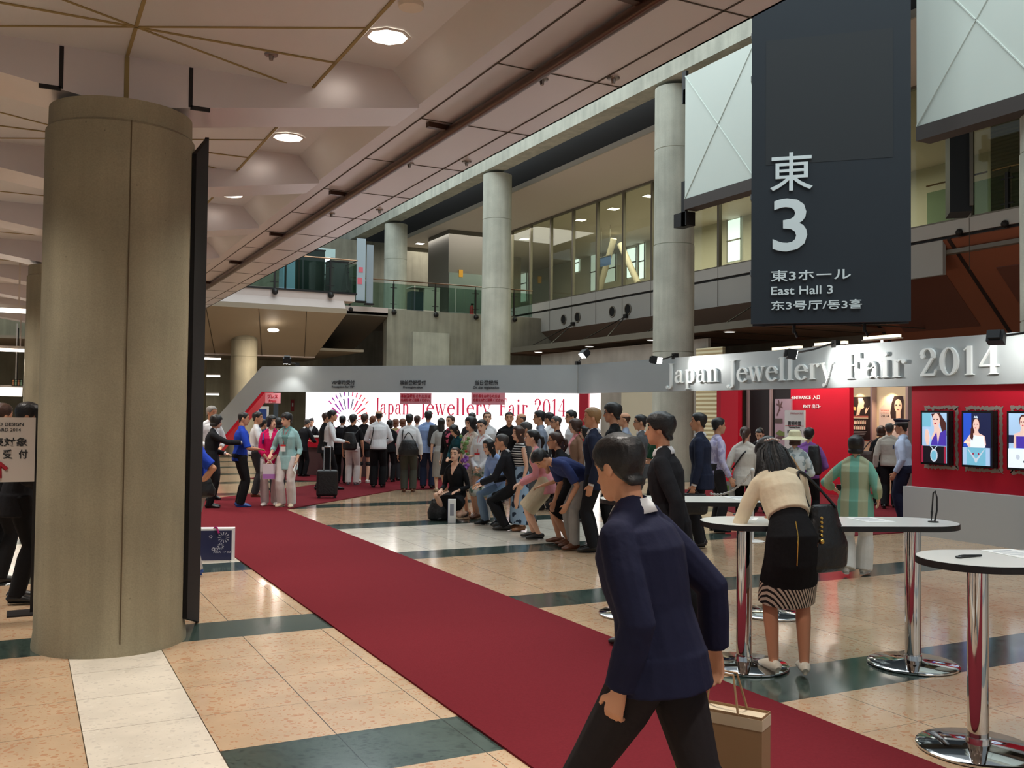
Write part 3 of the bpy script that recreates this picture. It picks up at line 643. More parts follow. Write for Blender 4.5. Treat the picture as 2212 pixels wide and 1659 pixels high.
for s, en, x0, x1, y0, y1, ex0, ex1, ey0, ey1 in (('VIP専用受付','Reception for VIP',716,766,821,831,717,765,833,839),('事前登録受付','Pre-registration',864,920,821,832,871,913,834,840),('当日登録所','On site registration',1026,1076,821,832,1022,1078,834,841)):
    for st, X0, X1, Y0, Y1 in ((s,x0,x1,y0,y1),(en,ex0,ex1,ey0,ey1)):
        p = on45(X0,Y1,30.88); q = on45(X1,Y0,30.88); text('lettering', st, p, D45, UP, (q-p).dot(D45), q.z-p.z, INK, t, .006, .012)
# hanging paper tags under the fascia
for lab, x0, x1, y0, y1, lines in (('pink press tag hanging under the left end of the fascia',573,606,849,871,(('プレス',578,600,852,860),('Press',581,597,863,869))),
    ('pink notice hanging below the pre-registration heading',864,932,849,873,(('事前登録をされた方は',866,930,852,859),('名刺を1枚ご用意ください。',866,929,861,867))),
    ('pink notice hanging below the on-site registration heading',1018,1091,849,874,(('招待券をお持ちの方は',1022,1080,852,859),('名刺を2枚ご用意ください。',1022,1089,861,867)))):
    p = on45(x0,y1,30.86); q = on45(x1,y0,30.86); t2 = thing('hanging_tag', lab, 'tag', p)
    g = G(); c = (p+q)/2; g.obox(c, D45, N45, UP, abs((q-p).dot(D45))/2, .005, (q.z-p.z)/2); g.build('tag_board', PINK, t2)
    for st, X0, X1, Y0, Y1 in lines:
        pp = on45(X0,Y1,30.84); qq = on45(X1,Y0,30.84); text('lettering', st, pp, D45, UP, (qq-pp).dot(D45), qq.z-pp.z, INKR, t2, .004, .02)
# long fascia along the hall, with raised serif lettering
t = thing('entrance_fascia', 'long silver entrance fascia with raised white lettering of the jewellery fair', 'fascia', (11.6,12,0)); FX = 11.6
g = G(); g.box(FX,FX+.14,2.0,19.28,2.155,2.83); g.build('fascia_board', SILV, t)
# serif letters from tapered strokes ; unit: x-height .46, cap 0.70, descender -.2
def serif_glyph(ch):
    T, H = .115, .035   # thick, hair
    P = []              # polygons
    def stem(x, y0, y1, s0=1, s1=1, w=T):
        P.append([(x-w/2,y0),(x+w/2,y0),(x+w/2,y1),(x-w/2,y1)])
        if s0: P.append([(x-w/2-.07,y0),(x+w/2+.07,y0),(x+w/2,y0+.035),(x-w/2,y0+.035)])
        if s1 == 1: P.append([(x-w/2-.07,y1-.03),(x-w/2,y1-.03),(x+w/2,y1),(x-w/2,y1)])
        if s1 == 2: P.append([(x-w/2-.07,y1),(x-w/2,y1-.035),(x+w/2,y1-.035),(x+w/2+.07,y1)])
    def arc(cx, cy, rx, ry, a0, a1, wa, wb, n=14):   # width wa at vertical tangents (sides), wb at top/bottom
        q = []
        for i in range(n):
            th0 = math.radians(a0+(a1-a0)*i/n); th1 = math.radians(a0+(a1-a0)*(i+1)/n); pts = []
            for th, o in ((th0,1),(th1,1),(th1,-1),(th0,-1)):
                w = (wb+(wa-wb)*abs(math.cos(th)))/2
                pts.append((cx+(rx+o*w)*math.cos(th), cy+(ry+o*w*.8)*math.sin(th)))
            P.append(pts)
    def bar(x0, y0, x1, y1, w):
        dx, dy = x1-x0, y1-y0; l = math.hypot(dx,dy); nx, ny = -dy/l*w/2, dx/l*w/2
        P.append([(x0-nx,y0-ny),(x1-nx,y1-ny),(x1+nx,y1+ny),(x0+nx,y0+ny)])
    def dot(cx, cy, r): P.append([(cx+r*math.cos(k*math.pi/7), cy+r*math.sin(k*math.pi/7)) for k in range(14)])
    adv = .5
    if ch == 'J': stem(.26,-.05,.70,0,2); arc(.14,-.05,.12,.13,-95,0,T,H); dot(.06,-.13,.055); adv = .40
    elif ch == 'a': stem(.34,.03,.30,0,0,.10); arc(.23,.30,.11,.14,0,150,.09,H); dot(.11,.35,.05); arc(.20,.14,.12,.12,90,290,.10,H); bar(.20,.262,.34,.29,H); bar(.22,.03,.32,.07,H); arc(.40,.06,.055,.05,180,330,.04,H); adv = .48
    elif ch == 'p': stem(.14,-.22,.46,1,1); arc(.27,.22,.16,.215,-150,150,T,H); adv = .52
    elif ch == 'n': stem(.14,0,.46); stem(.40,0,.30,1,0); arc(.27,.30,.13,.14,0,140,T,H); adv = .56
    elif ch == 'e': arc(.25,.22,.18,.215,20,320,T,H); bar(.09,.27,.42,.27,H); arc(.25,.22,.18,.215,0,20,.06,H); adv = .47
    elif ch == 'w': bar(.08,.45,.22,.0,.09); bar(.22,.0,.35,.42,H); bar(.33,.45,.47,.0,.09); bar(.47,.0,.60,.45,H); bar(.0,.445,.16,.445,.03); bar(.27,.445,.40,.445,.03); bar(.53,.445,.67,.445,.03); adv = .68
    elif ch == 'l': stem(.14,0,.70); adv = .28
    elif ch == 'r': stem(.14,0,.46); arc(.27,.31,.13,.13,60,150,.06,H); dot(.34,.40,.055); adv = .40
    elif ch == 'y': bar(.08,.45,.25,.0,.09); bar(.25,.0,.40,.45,H); bar(.25,.02,.18,-.17,H); dot(.13,-.17,.05); bar(.0,.445,.17,.445,.03); bar(.32,.445,.47,.445,.03); adv = .47
    elif ch == 'F': stem(.15,0,.70,1,0); bar(.07,.685,.46,.685,.035); bar(.455,.70,.47,.55,.03); bar(.2,.37,.36,.37,.035); bar(.36,.28,.36,.46,.03); adv = .52
    elif ch == 'i': stem(.14,0,.46); dot(.14,.62,.06); adv = .28
    elif ch == '2': arc(.23,.52,.16,.17,-20,170,T,H); dot(.10,.50,.055); bar(.375,.47,.09,.05,.07); bar(.04,.035,.42,.035,.07); bar(.42,.03,.45,.16,.03); adv = .52
    elif ch == '0': arc(.26,.35,.19,.33,0,360,T,H,24); adv = .56
    elif ch == '1': stem(.19,0,.70,1,0); bar(.06,.60,.19,.685,.035); adv = .40
    elif ch == '4': stem(.34,0,.70,1,0); bar(.33,.69,.03,.22,.035); bar(.02,.21,.48,.21,.045); adv = .54
    else: adv = .26
    return P, adv
def serif_text(name, s, P0, U, V, w, h, mat, parent, depth=.04, thin=1.0):   # h: height of the capitals
    x = 0; polys = []
    for ch in s:
        P, a = serif_glyph(ch)
        for q in P: polys.append([(px+x,py) for px,py in q])
        x += a+.03
    allx = [p[0] for q in polys for p in q]; lo, hi = min(allx), max(allx); sx = w/(hi-lo); sy = h/.70
    g = G(); U = Vector(U).normalized(); V = Vector(V); N = U.cross(V)
    for i, q in enumerate(polys):
        e = .0006*(i % 5)
        pts = [Vector(P0)+U*(px-lo)*sx+V*py*sy for px, py in q]
        g.prism(pts, N*(depth+e))
    return g.build(name, mat, parent)
UL = Vector((0,-1,0))    # reading direction on the long fascia (left to right = toward the camera)
for s, x0, x1, ycap, ybase in (('Japan',1446,1558,788,822),('Jewellery',1576,1805,776,814.5),('Fair',1830,1958,756,810),('2014',1988,2157,744,802)):
    p = onX(x0, 0, FX-.005); q = onX(x1, 0, FX-.005)
    zb_ = {'Japan':2.315,'Jewellery':2.30,'Fair':2.29,'2014':2.29}[s]
    serif_text('lettering', s, Vector((FX-.002,p.y,zb_)), UL, UP, p.y-q.y, .40, LETW, t, .035)
# flood lamps clipped on the fascia
def flood(lab, P, aim, power, arm, lit=True):
    P = Vector(P); t = thing('flood_lamp', lab, 'lamp', P); d = (Vector(aim)-P).normalized(); u = d.cross(UP).normalized(); v = u.cross(d)
    g = G(); g.obox(P, u, d, v, .10, .07, .075); g.obox(P-d*.09, u, d, v, .07, .03, .055); g.build('lamp_body', SIGNB, t)
    g = G(); g.obox(P+d*.072, u, d, v, .085, .004, .06); g.build('lamp_glass', M('flood_glass', (255,250,240), .3, emit=60 if lit else 3), t)
    g = G(); g.tube([P-d*.02, (P+Vector(arm))/2-UP*.02, Vector(arm)], .016, 6); g.obox(Vector(arm)-UP*.03, (1,0,0),(0,1,0),(0,0,1),.05,.05,.06); g.build('clamp_arm', DARKM, t, True)
    if lit:
        l = bpy.data.lights.new('flood_beam', 'SPOT'); l.energy = power; l.spot_size = math.radians(95); l.spot_blend = .7; l.color = (1,.98,.94); l.shadow_soft_size = .06
        o = bpy.data.objects.new('flood_beam', l); COL.objects.link(o); o.parent = t; o.location = d*.1; o.rotation_euler = d.to_track_quat('-Z','Y').to_euler()
p = onX(1418,778,FX-.55); flood('bright flood lamp on an arm over the word at the left of the fascia', p, (FX,p.y-1.15,2.5), 75, (FX+.05,p.y+.2,2.89))
p = onX(1710,765,FX-.75); flood('black flood lamp over the middle of the entrance fascia', p, (FX,p.y-.55,2.5), 75, (FX+.05,p.y-.15,2.89))
p = onX(2152,729,FX-.65); flood('black flood lamp over the year at the right of the fascia', p, (FX,p.y+.25,2.45), 24, (FX+.05,p.y-.25,2.89))
p = on45(1262,772,29.9)+UP*.08; flood('black flood lamp on the corner where the two fascias meet', p, p+Vector((-1.0,.0,-.9)), 60, (11.66,19.4,2.89))
p = on45(620,779,30.2); flood('black flood lamp above the left end of the reception fascia', p, (6.0,24.4,2.4), 45, (6.34,24.68,2.89))
# red wall with screens over a low silver wall
WX = 11.70
g = G(); g.box(WX,WX+.15,1.5,9.90,0,2.16); tag(g.build('fair_wall', RED), 'red fair wall carrying the jewellery screens', 'wall', kind='thing')
g = G(); g.box(11.55,11.70,1.5,9.93,0,.685); tag(g.build('low_wall', SILVW), 'low silver plinth wall below the red screen wall', 'plinth', kind='thing')
SKIN_P = M('print_skin', (232,196,180), .5, emit=.9)
def scr(n, rgb, e=.8): return M('screen_'+n, rgb, .35, emit=e)
S_ = {'blk': M('screen_black', (12,12,16), .25), 'skin': scr('skin', (226,190,178)), 'pale': scr('pale', (160,190,222)), 'navy': scr('navy', (24,30,66)), 'violet': scr('violet', (70,50,160)), 'white': scr('white', (226,236,246)), 'hair': scr('hair', (70,34,30)), 'cyan': scr('cyan', (112,176,200)), 'blue': scr('blue', (38,78,190)), 'dark': scr('dark', (16,12,22)), 'red': scr('red', (150,30,60)), 'silver': scr('silver', (190,200,214)), 'lips': scr('lips', (170,50,70))}
SK = list(S_)
def ell(cx, cy, rx, ry, a0=0, a1=360, n=18): return [(cx+rx*math.cos(math.radians(a0+(a1-a0)*i/n)), cy+ry*math.sin(math.radians(a0+(a1-a0)*i/n))) for i in range(n if a1-a0 == 360 else n+1)]
ORN = M('ornament_silver', (160,146,136), .5, metal=.3)
def flat_art(name, layers, P0, U, V, w, h, parent, mats, keys, step=.0015):
    g = G(); N = Vector(U).cross(Vector(V))
    for i, (k, pts) in enumerate(layers):
        g.mi = keys.index(k); g.add([Vector(P0)+Vector(U)*x*w+Vector(V)*y*h+N*step*(i+1) for x, y in pts], [tuple(range(len(pts)))])
    return g.build(name, mats, parent, fix=False)
def rc(x0, y0, x1, y1): return [(x0,y0),(x1,y0),(x1,y1),(x0,y1)]
def bust(kind):
    if kind == 0: return [('pale',rc(0,0,1,1)),('cyan',rc(0,.72,.35,1)),('hair',[(.38,.98),(.72,1),(.98,.80),(1,.55),(.82,.62),(.72,.8),(.5,.78)]),('skin',ell(.58,.85,.15,.14)),('skin',[(.5,.75),(.68,.75),(.78,.62),(.9,.55),(.5,.36),(.38,.5),(.5,.62)]),('violet',[(.42,.46),(.6,.62),(.66,.36),(.74,.60),(.96,.66),(1,.6),(1,.345),(.36,.345)]),('skin',[(.12,.5),(.16,.66),(.22,.67),(.27,.64),(.33,.5),(.28,.345),(.2,.345)]),('lips',ell(.56,.785,.045,.014)),('hair',ell(.51,.87,.04,.012)),('hair',ell(.65,.87,.04,.012)),
        ('dark',rc(0,0,1,.335)),('red',rc(0,0,.07,.335)),('red',rc(.92,0,1,.335)),('silver',ell(.52,.15,.15,.13)),('cyan',ell(.52,.145,.11,.10)),('silver',[(.36,.335),(.40,.335),(.52,.27),(.64,.335),(.67,.335),(.53,.25),(.51,.25)])]
    if kind == 1: return [('navy',rc(0,0,1,1)),('blue',rc(0,.35,.3,1)),('hair',[(.30,.72),(.36,.88),(.5,.92),(.60,.86),(.62,.70),(.44,.66),(.44,.48),(.33,.48),(.27,.6)]),('skin',ell(.48,.77,.115,.12)),('skin',[(.42,.68),(.55,.68),(.58,.62),(.8,.56),(.84,.4),(.78,.34),(.2,.34),(.06,.46),(.02,.42),(.24,.58),(.42,.62)]),('white',[(.28,.345),(.27,.55),(.42,.58),(.56,.56),(.74,.57),(.82,.345)]),('silver',[(.40,.91),(.44,.95),(.48,.93),(.52,.95),(.56,.90)]),('lips',ell(.47,.715,.03,.010)),('hair',ell(.43,.785,.03,.009)),('hair',ell(.54,.785,.03,.009)),('hair',[(.30,.7),(.36,.72),(.40,.55),(.36,.47),(.28,.52)]),
        ('pale',rc(0,0,1,.34)),('cyan',rc(.15,.0,.85,.34)),('silver',[(.18,.31),(.21,.31),(.5,.12),(.79,.31),(.82,.31),(.52,.07),(.48,.07)]),('silver',ell(.5,.09,.05,.04)),('red',ell(.4,.22,.03,.02)),('red',ell(.6,.22,.03,.02))]
    return [('pale',rc(0,0,1,1)),('navy',rc(0,.45,.3,.6)),('hair',ell(.52,.86,.14,.12)),('skin',ell(.52,.83,.11,.115)),('skin',[(.46,.74),(.58,.74),(.62,.66),(.84,.62),(.86,.36),(.18,.36),(.2,.62),(.42,.66)]),('violet',rc(.28,.36,.78,.58)),('lips',ell(.52,.78,.03,.01)),('hair',ell(.47,.845,.03,.009)),('hair',ell(.57,.845,.03,.009)),('white',rc(0,0,1,.35)),('silver',ell(.35,.2,.08,.05)),('dark',ell(.6,.12,.05,.03))]
rnd = random.Random(3)
for i, (x0, x1, y0, y1, lab) in enumerate(((1992,2045,893,1000,'framed screen showing a woman in violet and a turquoise pendant'),(2081,2140,891,1004,'framed screen showing a woman in a white strapless dress and a necklace'),(2179,2240,892,1008,'framed screen at the right edge showing a short-haired woman'))):
    sx = 11.58; p = onX(x0,(y0+y1)/2,sx); q = onX(x1,(y0+y1)/2,sx); zt = 1.765; zb2 = 1.055; w = p.y-q.y
    t = thing('screen', lab, 'screen', (sx,(p.y+q.y)/2,1.4), 0, 'screens on the red wall')
    g = G(); g.box(sx+.004,WX-.012,q.y-.03,p.y+.03,zb2-.03,zt+.03); g.build('screen_case', S_['blk'], t)
    flat_art('picture', bust(i), (sx+.003,p.y,zb2), UL, UP, w, zt-zb2, t, [S_[k] for k in SK], SK)
    # baroque silver ornament plate on the wall behind the screen
    g = G(); cy = (p.y+q.y)/2-.02; hw = w/2+.085; n = 30
    def rag(a, amp): return a+amp*(rnd.random()-.5)
    out = [(cy+hw-rnd.random()*.02, .97+.87*k/n) for k in range(n+1)]+[(cy+hw-2*hw*k/n, 1.845+rnd.random()*.03) for k in range(n+1)]+[(cy-hw+rnd.random()*.02, 1.845-.87*k/n) for k in range(n+1)]+[(cy-hw+2*hw*k/n, .95+rnd.random()*.03) for k in range(n+1)]
    inn = [(cy+(y-cy)*.84+rag(0,.015), 1.405+(z2-1.405)*.90+rag(0,.025)) for y, z2 in out]
    N_ = len(out)
    for k in range(N_):
        j = (k+1) % N_; g.prism([(WX-.008,*out[k]),(WX-.008,*out[j]),(WX-.008,*inn[j]),(WX-.008,*inn[k])], (.006,0,0))
    tag(g.build('ornament_frame', ORN), ('ragged silver ornament on the red wall around the violet-dress screen','ragged silver ornament on the red wall around the white-dress screen','ragged silver ornament around the rightmost screen')[i], 'ornament', 'silver ornaments on the red wall')
# strip lamps behind the fascia; their light added to brighten the brown soffit
for i, (px, py) in enumerate(((1905,728),(1795,742),(1700,752))):
    p = onX(px, py, 14.9); t = thing('booth_lamp', ('cream strip lamp above the fascia, below the right end of the hall sign','cream strip lamp above the fascia, under the middle of the hall sign','cream strip lamp above the fascia, left of the hall sign')[i], 'light', p)
    g = G(); g.box(p.x-.05,p.x+.05,p.y-.42,p.y+.42,p.z-.03,p.z+.03); g.build('lamp_tube', M('booth_tube', (255,236,196), .5, emit=1.6), t)
    g = G(); g.box(p.x-.07,p.x+.07,p.y-.45,p.y+.45,p.z-.055,p.z-.031); g.box(p.x-.015,p.x+.015,p.y-.015,p.y+.015,2.5 if i == 0 else 2.4,p.z-.05); g.box(p.x-.2,p.x+.75,p.y-.015,p.y+.015,2.47,2.5); g.build('lamp_arm', RING, t)
    area_light('booth_fill_light', (0,0,-.07), (0,math.radians(-12),0), .1, .8, 26, (1,.9,.76), parent=t)
    area_light('booth_fill_light', (0,0,.06), (math.pi,0,0), .1, .8, 14, (1,.85,.68), parent=t)  # upward fill added for the slanted soffit above
# entrance interior: red and black panels, poster wall
BLK = M('fair_black', (26,20,22), .6); TRIM = M('panel_trim', (176,150,148), .4, metal=.3)
g = G(); g.box(15.5,15.62,14.70,16.43,0,2.5); o = tag(g.build('fair_wall', RED), 'red inner wall with the entrance and exit lettering', 'wall', kind='thing')
for st, x0, x1, y0, y1 in (('◂ENTRANCE  入口',1709,1771,853,863),('EXIT 出口▸',1735,1773,873,882)):
    p = onX(x0,y1,15.495); q = onX(x1,y0,15.495); text('lettering', st, p, UL, UP, p.y-q.y, q.z-p.z, LETW, o, .004, .015)
g = G(); g.box(15.52,15.62,16.43,17.87,0,2.5); o = tag(g.build('fair_wall', BLK), 'black inner wall panel left of the entrance lettering', 'wall', kind='thing')
for y in (17.06,17.85):
    g = G(); g.box(15.47,15.52,y-.03,y+.03,0,2.5); g.build('panel_trim', TRIM, o)
g = G(); g.box(15.2,15.32,17.87,18.5,0,2.5); tag(g.build('fair_wall', RED), 'red pillar panel beside the cream shutter', 'wall', kind='thing')
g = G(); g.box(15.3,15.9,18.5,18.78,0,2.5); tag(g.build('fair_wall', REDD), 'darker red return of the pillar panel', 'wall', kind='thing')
p = onX(1674,862,15.45); q = onX(1708,980,15.45); t = thing('poster', 'mauve poster with a twig and leaf on the black panel', 'poster', (15.45,(p.y+q.y)/2,1.5))
g = G(); g.box(15.45,15.5,q.y,p.y,.75,p.z); g.build('poster_board', M('poster_mauve', (168,140,152), .6), t)
PK = ['twig','leaf','plum']; PM = [M('poster_twig',(96,66,66),.6), M('poster_leaf',(106,118,62),.6), M('poster_plum',(80,64,60),.6)]
flat_art('print', [('twig',[(.1,.72),(.16,.70),(.5,.95),(.44,.97)]),('twig',[(.1,.9),(.5,.84),(.5,.86),(.12,.93)]),('twig',[(.2,.98),(.28,.98),(.36,.8),(.3,.8)]),('plum',rc(.02,.58,.5,.66)),('leaf',[(.05,.40),(.3,.46),(.7,.42),(1,.35),(.7,.37),(.35,.36)]),('twig',[(.05,.34),(.4,.37),(.8,.33),(.3,.31)])], (15.449,p.y,.75), UL, UP, p.y-q.y, p.z-.75, t, PM, PK)
# opening hours stand sign
p = onX(1695,886,14.6); q = onX(1737,1000,14.6); t = thing('hours_sign', 'white standing sign with the opening hours in front of the entrance wall', 'sign', (14.6,(p.y+q.y)/2,0))
g = G(); g.box(14.6,14.64,q.y,p.y,.5,p.z); g.build('sign_board', WH, t)
g = G(); g.box(14.55,14.75,q.y+.05,p.y-.05,.012,.05); g.box(14.62,14.66,(p.y+q.y)/2-.03,(p.y+q.y)/2+.03,.03,.5); g.build('sign_stand', DARKM, t)
for st, x0, x1, y0, y1, mt in (('ジャパンジュエリーフェア',1707,1734,891,895,INKR),('開場時間',1702,1730,910,919,INK),('Opening Hours',1704,1728,921,925,INK),('10:00–18:00',1701,1731,930,936,INK)):
    a = onX(x0,y1,14.597); b = onX(x1,y0,14.597); text('lettering', st, a, UL, UP, a.y-b.y, b.z-a.z, mt, t, .003, .012)
g = G(); g.box(14.596,14.6,q.y+.02,p.y-.02,p.z-.335,p.z-.325); g.build('rule_line', INKR, t)
# poster wall with two lit cases
CREAM = M('case_cream', (222,202,166), .6)
g = G(); g.box(17.05,17.2,14.40,16.3,.0,2.5)
tag(g.build('fair_wall', [CREAM]), 'cream poster wall with two downlit bays beyond the guard', 'wall', kind='thing')
g = G(); g.box(16.9,17.045,15.37,15.42,.0,2.5); tag(g.build('case_divider', TRIM), 'slim post between the two lit poster bays', 'post')
g = G(); g.box(16.9,17.045,14.40,14.46,.0,2.5); tag(g.build('case_divider', TRIM), 'slim post closing the right poster bay', 'post')
g = G(); g.box(16.98,17.045,14.47,15.36,.78,.82); g.box(16.98,17.045,15.43,16.3,.78,.82); tag(g.build('case_ledge', M('case_ledge', (120,104,90), .5)), 'brown ledge under the two lit posters', 'ledge')
for y in (15.85,14.95):
    t = thing('poster_lamp', 'small warm lamp washing a poster bay, ' + ('left bay' if y > 15.4 else 'right bay'), 'lamp', (16.9,y,2.45))
    g = G(); g.tube([(17.045,y,2.46),(16.9,y,2.47)], .015, 8); g.tube([(16.87,y,2.5),(16.92,y,2.42)], .04, 10); g.build('lamp_body', RING, t, True)
    l = bpy.data.lights.new('poster_beam','SPOT'); l.energy = 70; l.spot_size = math.radians(110); l.color = (1,.8,.5); l.spot_blend = .8
    o = bpy.data.objects.new('poster_beam', l); COL.objects.link(o); o.parent = t; o.location = (.0,0,-.06); o.rotation_euler = (0, math.radians(12), 0)
PC = {'blk':(36,22,20),'skin':(226,184,160),'hair':(46,28,28),'gold':(196,160,104),'pink':(206,186,176),'rose':(150,80,70),'red':(190,60,50),'grey':(150,140,136),'cream':(226,206,176)}
PKS = list(PC); PMS = [M('poster_'+k+'_ink', v, .5) for k, v in PC.items()]
t = thing('poster', 'dark poster with a pale face in profile in the left poster bay', 'poster', (17.03,15.8,1.6)); P0 = Vector((17.035,16.12,1.16))
L_ = [('blk',rc(0,0,1,1)),('skin',[(.40,.98),(.62,.98),(.72,.86),(.68,.80),(.70,.74),(.62,.72),(.52,.70),(.46,.58),(.30,.56),(.36,.74),(.42,.86)]),('skin',[(.74,.66),(.82,.76),(.84,.70),(.98,.78),(.86,.66),(.78,.60)]),('gold',[(.04,.70),(.3,.68),(.3,.76),(.05,.78)]),('rose',rc(.08,.52,.92,.56)),('cream',rc(.1,.50,.92,.515))]
for r in range(2):
    for k in range(6): L_.append(('skin' if k % 2 else 'cream', rc(.2+.11*k,.36-.12*r,.28+.11*k,.46-.12*r))); L_.append(('hair', rc(.21+.11*k,.43-.12*r,.27+.11*k,.46-.12*r)))
for k in range(4): L_.append(('grey', rc(.12,.19-.035*k,.9-.05*k,.2-.035*k)))
g = G(); g.box(17.036,17.048,15.55,16.12,1.16,2.14); g.build('poster_board', PMS[0], t)
flat_art('print', L_, P0, UL, UP, .57, .98, t, PMS, PKS)
t = thing('poster', 'pale poster with a long-haired woman in the right poster bay', 'poster', (17.03,14.95,1.6)); P0 = Vector((17.035,15.29,1.16))
g = G(); g.box(17.036,17.048,14.62,15.29,1.16,2.15); g.build('poster_board', PMS[4], t)
L_ = [('pink',rc(0,0,1,1)),('cream',[(0,1),(.5,1),(0,.7)]),('hair',[(.62,1),(.95,1),(1,.9),(1,.5),(.5,.5),(.46,.62),(.52,.85)]),('skin',ell(.78,.78,.15,.15)),('skin',rc(.7,.5,.88,.68)),('rose',ell(.77,.70,.05,.012)),('hair',ell(.71,.80,.04,.01)),('hair',ell(.85,.80,.04,.01))]
flat_art('print', L_, P0, UL, UP, .67, .99, t, PMS, PKS)
for st, u0, v0, w, mt in (('WOMAN',.08,.66,.33,PMS[6]),('OF THE YEAR',.08,.61,.33,PMS[6]),('2014',.09,.53,.33,PMS[2])):
    text('lettering', st, P0+UL*u0*.67+UP*v0*.99-Vector((.014,0,0)), UL, UP, w*.67, {'WOMAN':.036,'OF THE YEAR':.022,'2014':.055}[st], mt, t, .002)
# cream roller shutter and gate wall beyond the opening
g = G(); p = onX(1560,900,17.4); q = onX(1503,900,17.4); g.box(17.4,17.5,p.y,q.y,0,3.6); struct('door_1', g, SHUTC)
g = G(); g.box(17.6,17.7,22.0,32,0,3.9); g.mi = 1; g.box(17.55,17.6,24.6,26.4,0,2.6); struct('wall_gate', g, [concrete('gate_wall', (140,132,122), .08), M('gate_door', (176,166,144), .6)])
# ------------------------------------------------------------------ glowing reception wall, counter
LW = 34.4; A_ = on45(660,890,LW); B_ = on45(1252,890,LW); A_.z = 0; B_.z = 0
GLOW = M('backlit_sheet', (255,248,246), .5, emit=1.7)
t = thing('backlit_wall', 'glowing white backlit wall with the fair name behind the reception', 'wall', (A_+B_)/2)
g = G(); c = (A_+B_)/2; g.obox(c-N45*.1+UP*1.3, D45, N45, UP, (B_-A_).length/2, .1, 1.3); g.build('wall_sheet', GLOW, t)
Cc = on45(1290,890,LW); Cc.z = 0
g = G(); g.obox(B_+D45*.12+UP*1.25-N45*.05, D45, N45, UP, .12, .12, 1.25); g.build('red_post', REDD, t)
g = G(); g.obox((B_+Cc)/2+D45*.15+UP*1.25-N45*.12, D45, N45, UP, (Cc-B_).length/2-.1, .05, 1.25); g.build('end_sheet', GLOW, t)
PR = M('backlit_print_red', (196,44,76), .5, emit=.5)
for s, x0, x1 in (('Japan',808,884),('Jewellery',905,1060),('Fair',1078,1140),('2014',1154,1222)):
    p = on45(x0,897,LW-.03); q = on45(x1,897,LW-.03); p.z = 1.60; q.z = 1.60
    serif_text('lettering', s, p, D45, UP, (q-p).dot(D45), .46, PR, t, .004)
cen = on45(752,915,LW-.03); cen.z = 1.40
rays = G(); RC = [(150,60,160),(190,60,150),(120,120,140),(220,70,110),(226,90,90),(230,60,80)]
RMAT = [M('ray_%d' % i, c, .5, emit=.6) for i, c in enumerate(RC)]
for r0, r1, wd, n in ((.34,.64,.026,13),(.70,.84,.022,11)):
    for k in range(n):
        a = math.radians(8+164*k/(n-1)) if n == 13 else math.radians(42+96*k/(n-1)); d = D45*math.cos(a)+UP*math.sin(a); nn = D45*-math.sin(a)+UP*math.cos(a); rays.mi = min(5, int((1-k/n)*6) if False else [4,4,5,3,3,2,0,2,0,0,1,1,1][k % 13])
        rays.prism([cen+d*r0-nn*wd*.6, cen+d*r1-nn*wd, cen+d*r1+nn*wd, cen+d*r0+nn*wd*.6], N45*.004)
rays.build('starburst_emblem', RMAT, t)
p = on45(738,918,LW-.03); q = on45(778,908,LW-.03); q2 = on45(744,935,LW-.03)
text('lettering', 'TOKYO', Vector((p.x,p.y,1.36)), D45, UP, 1.0, .10, INK, t, .004)
g = G(); g.obox(Vector((cen.x,cen.y,1.14)), D45, N45, UP, .5, .003, .075); g.build('date_band', M('date_magenta', (190,30,120), .5, emit=.4), t)
text('lettering', 'AUG. 27 – 29', Vector((cen.x,cen.y,1.10))-D45*.42+N45*.006, D45, UP, .84, .08, LETW, t, .003)
t = thing('reception_counter', 'long reception counter with red front and white top', 'counter', (9.0,23.6,0))
a = Vector((6.35,25.35,0)); L = 7.2; c = a+D45*L/2
g = G(); g.obox(c+UP*.40, D45, N45, UP, L/2, .28, .40); g.build('counter_base', M('counter_dull_red', (90,60,60), .6), t)  # dull dark red base below the bright front strip
g = G(); g.obox(c+N45*.30+UP*.86, D45, N45, UP, L/2, .02, .13); g.build('counter_front', RED, t)
g = G(); g.obox(c+UP*1.005, D45, N45, UP, L/2+.02, .34, .015); g.build('counter_top', WH, t)
# notices, poster stands and meter boxes behind the left end
t = thing('notice_board', 'blue poster board on the concrete wall behind the reception', 'board', (0,0,0)); p = on45(556,940,36); q = on45(580,878,36); t.location = p
g = G(); g.obox((p+q)/2, D45, N45, UP, abs((q-p).dot(D45))/2, .02, (q.z-p.z)/2); g.build('board_sheet', WH, t)
g = G()
for k in (-1,1): g.obox(Vector((((p+q)/2).x,((p+q)/2).y,p.z/2))+D45*.2*k, D45, N45, UP, .02,.015,p.z/2)
g.build('board_leg', DARKM, t)
g = G(); g.obox((p+q)/2+N45*.022, D45, N45, UP, abs((q-p).dot(D45))/2-.05, .003, (q.z-p.z)/2-.08); g.build('board_print', M('board_blue', (40,70,140), .5), t)
t = thing('narrow_banner', 'narrow dark banner with a pink patch behind the press tag', 'banner', (0,0,0)); p = on45(590,935,36); q = on45(601,871,36); t.location = p
g = G(); g.obox((p+q)/2, D45, N45, UP, abs((q-p).dot(D45))/2, .01, (q.z-p.z)/2); g.build('banner_sheet', M('banner_slate', (64,76,86), .6), t)
g = G(); g.obox(Vector((((p+q)/2).x,((p+q)/2).y,p.z/2)), D45, N45, UP, .02,.015,p.z/2); g.obox(Vector((((p+q)/2).x,((p+q)/2).y,.01)), D45, N45, UP, .2,.15,.01); g.build('banner_pole', DARKM, t)
g = G(); g.obox((p*.75+q*.25)+N45*.012, D45, N45, UP, abs((q-p).dot(D45))*.35, .002, .12); g.build('banner_patch', M('patch_pink', (220,60,110), .5), t)
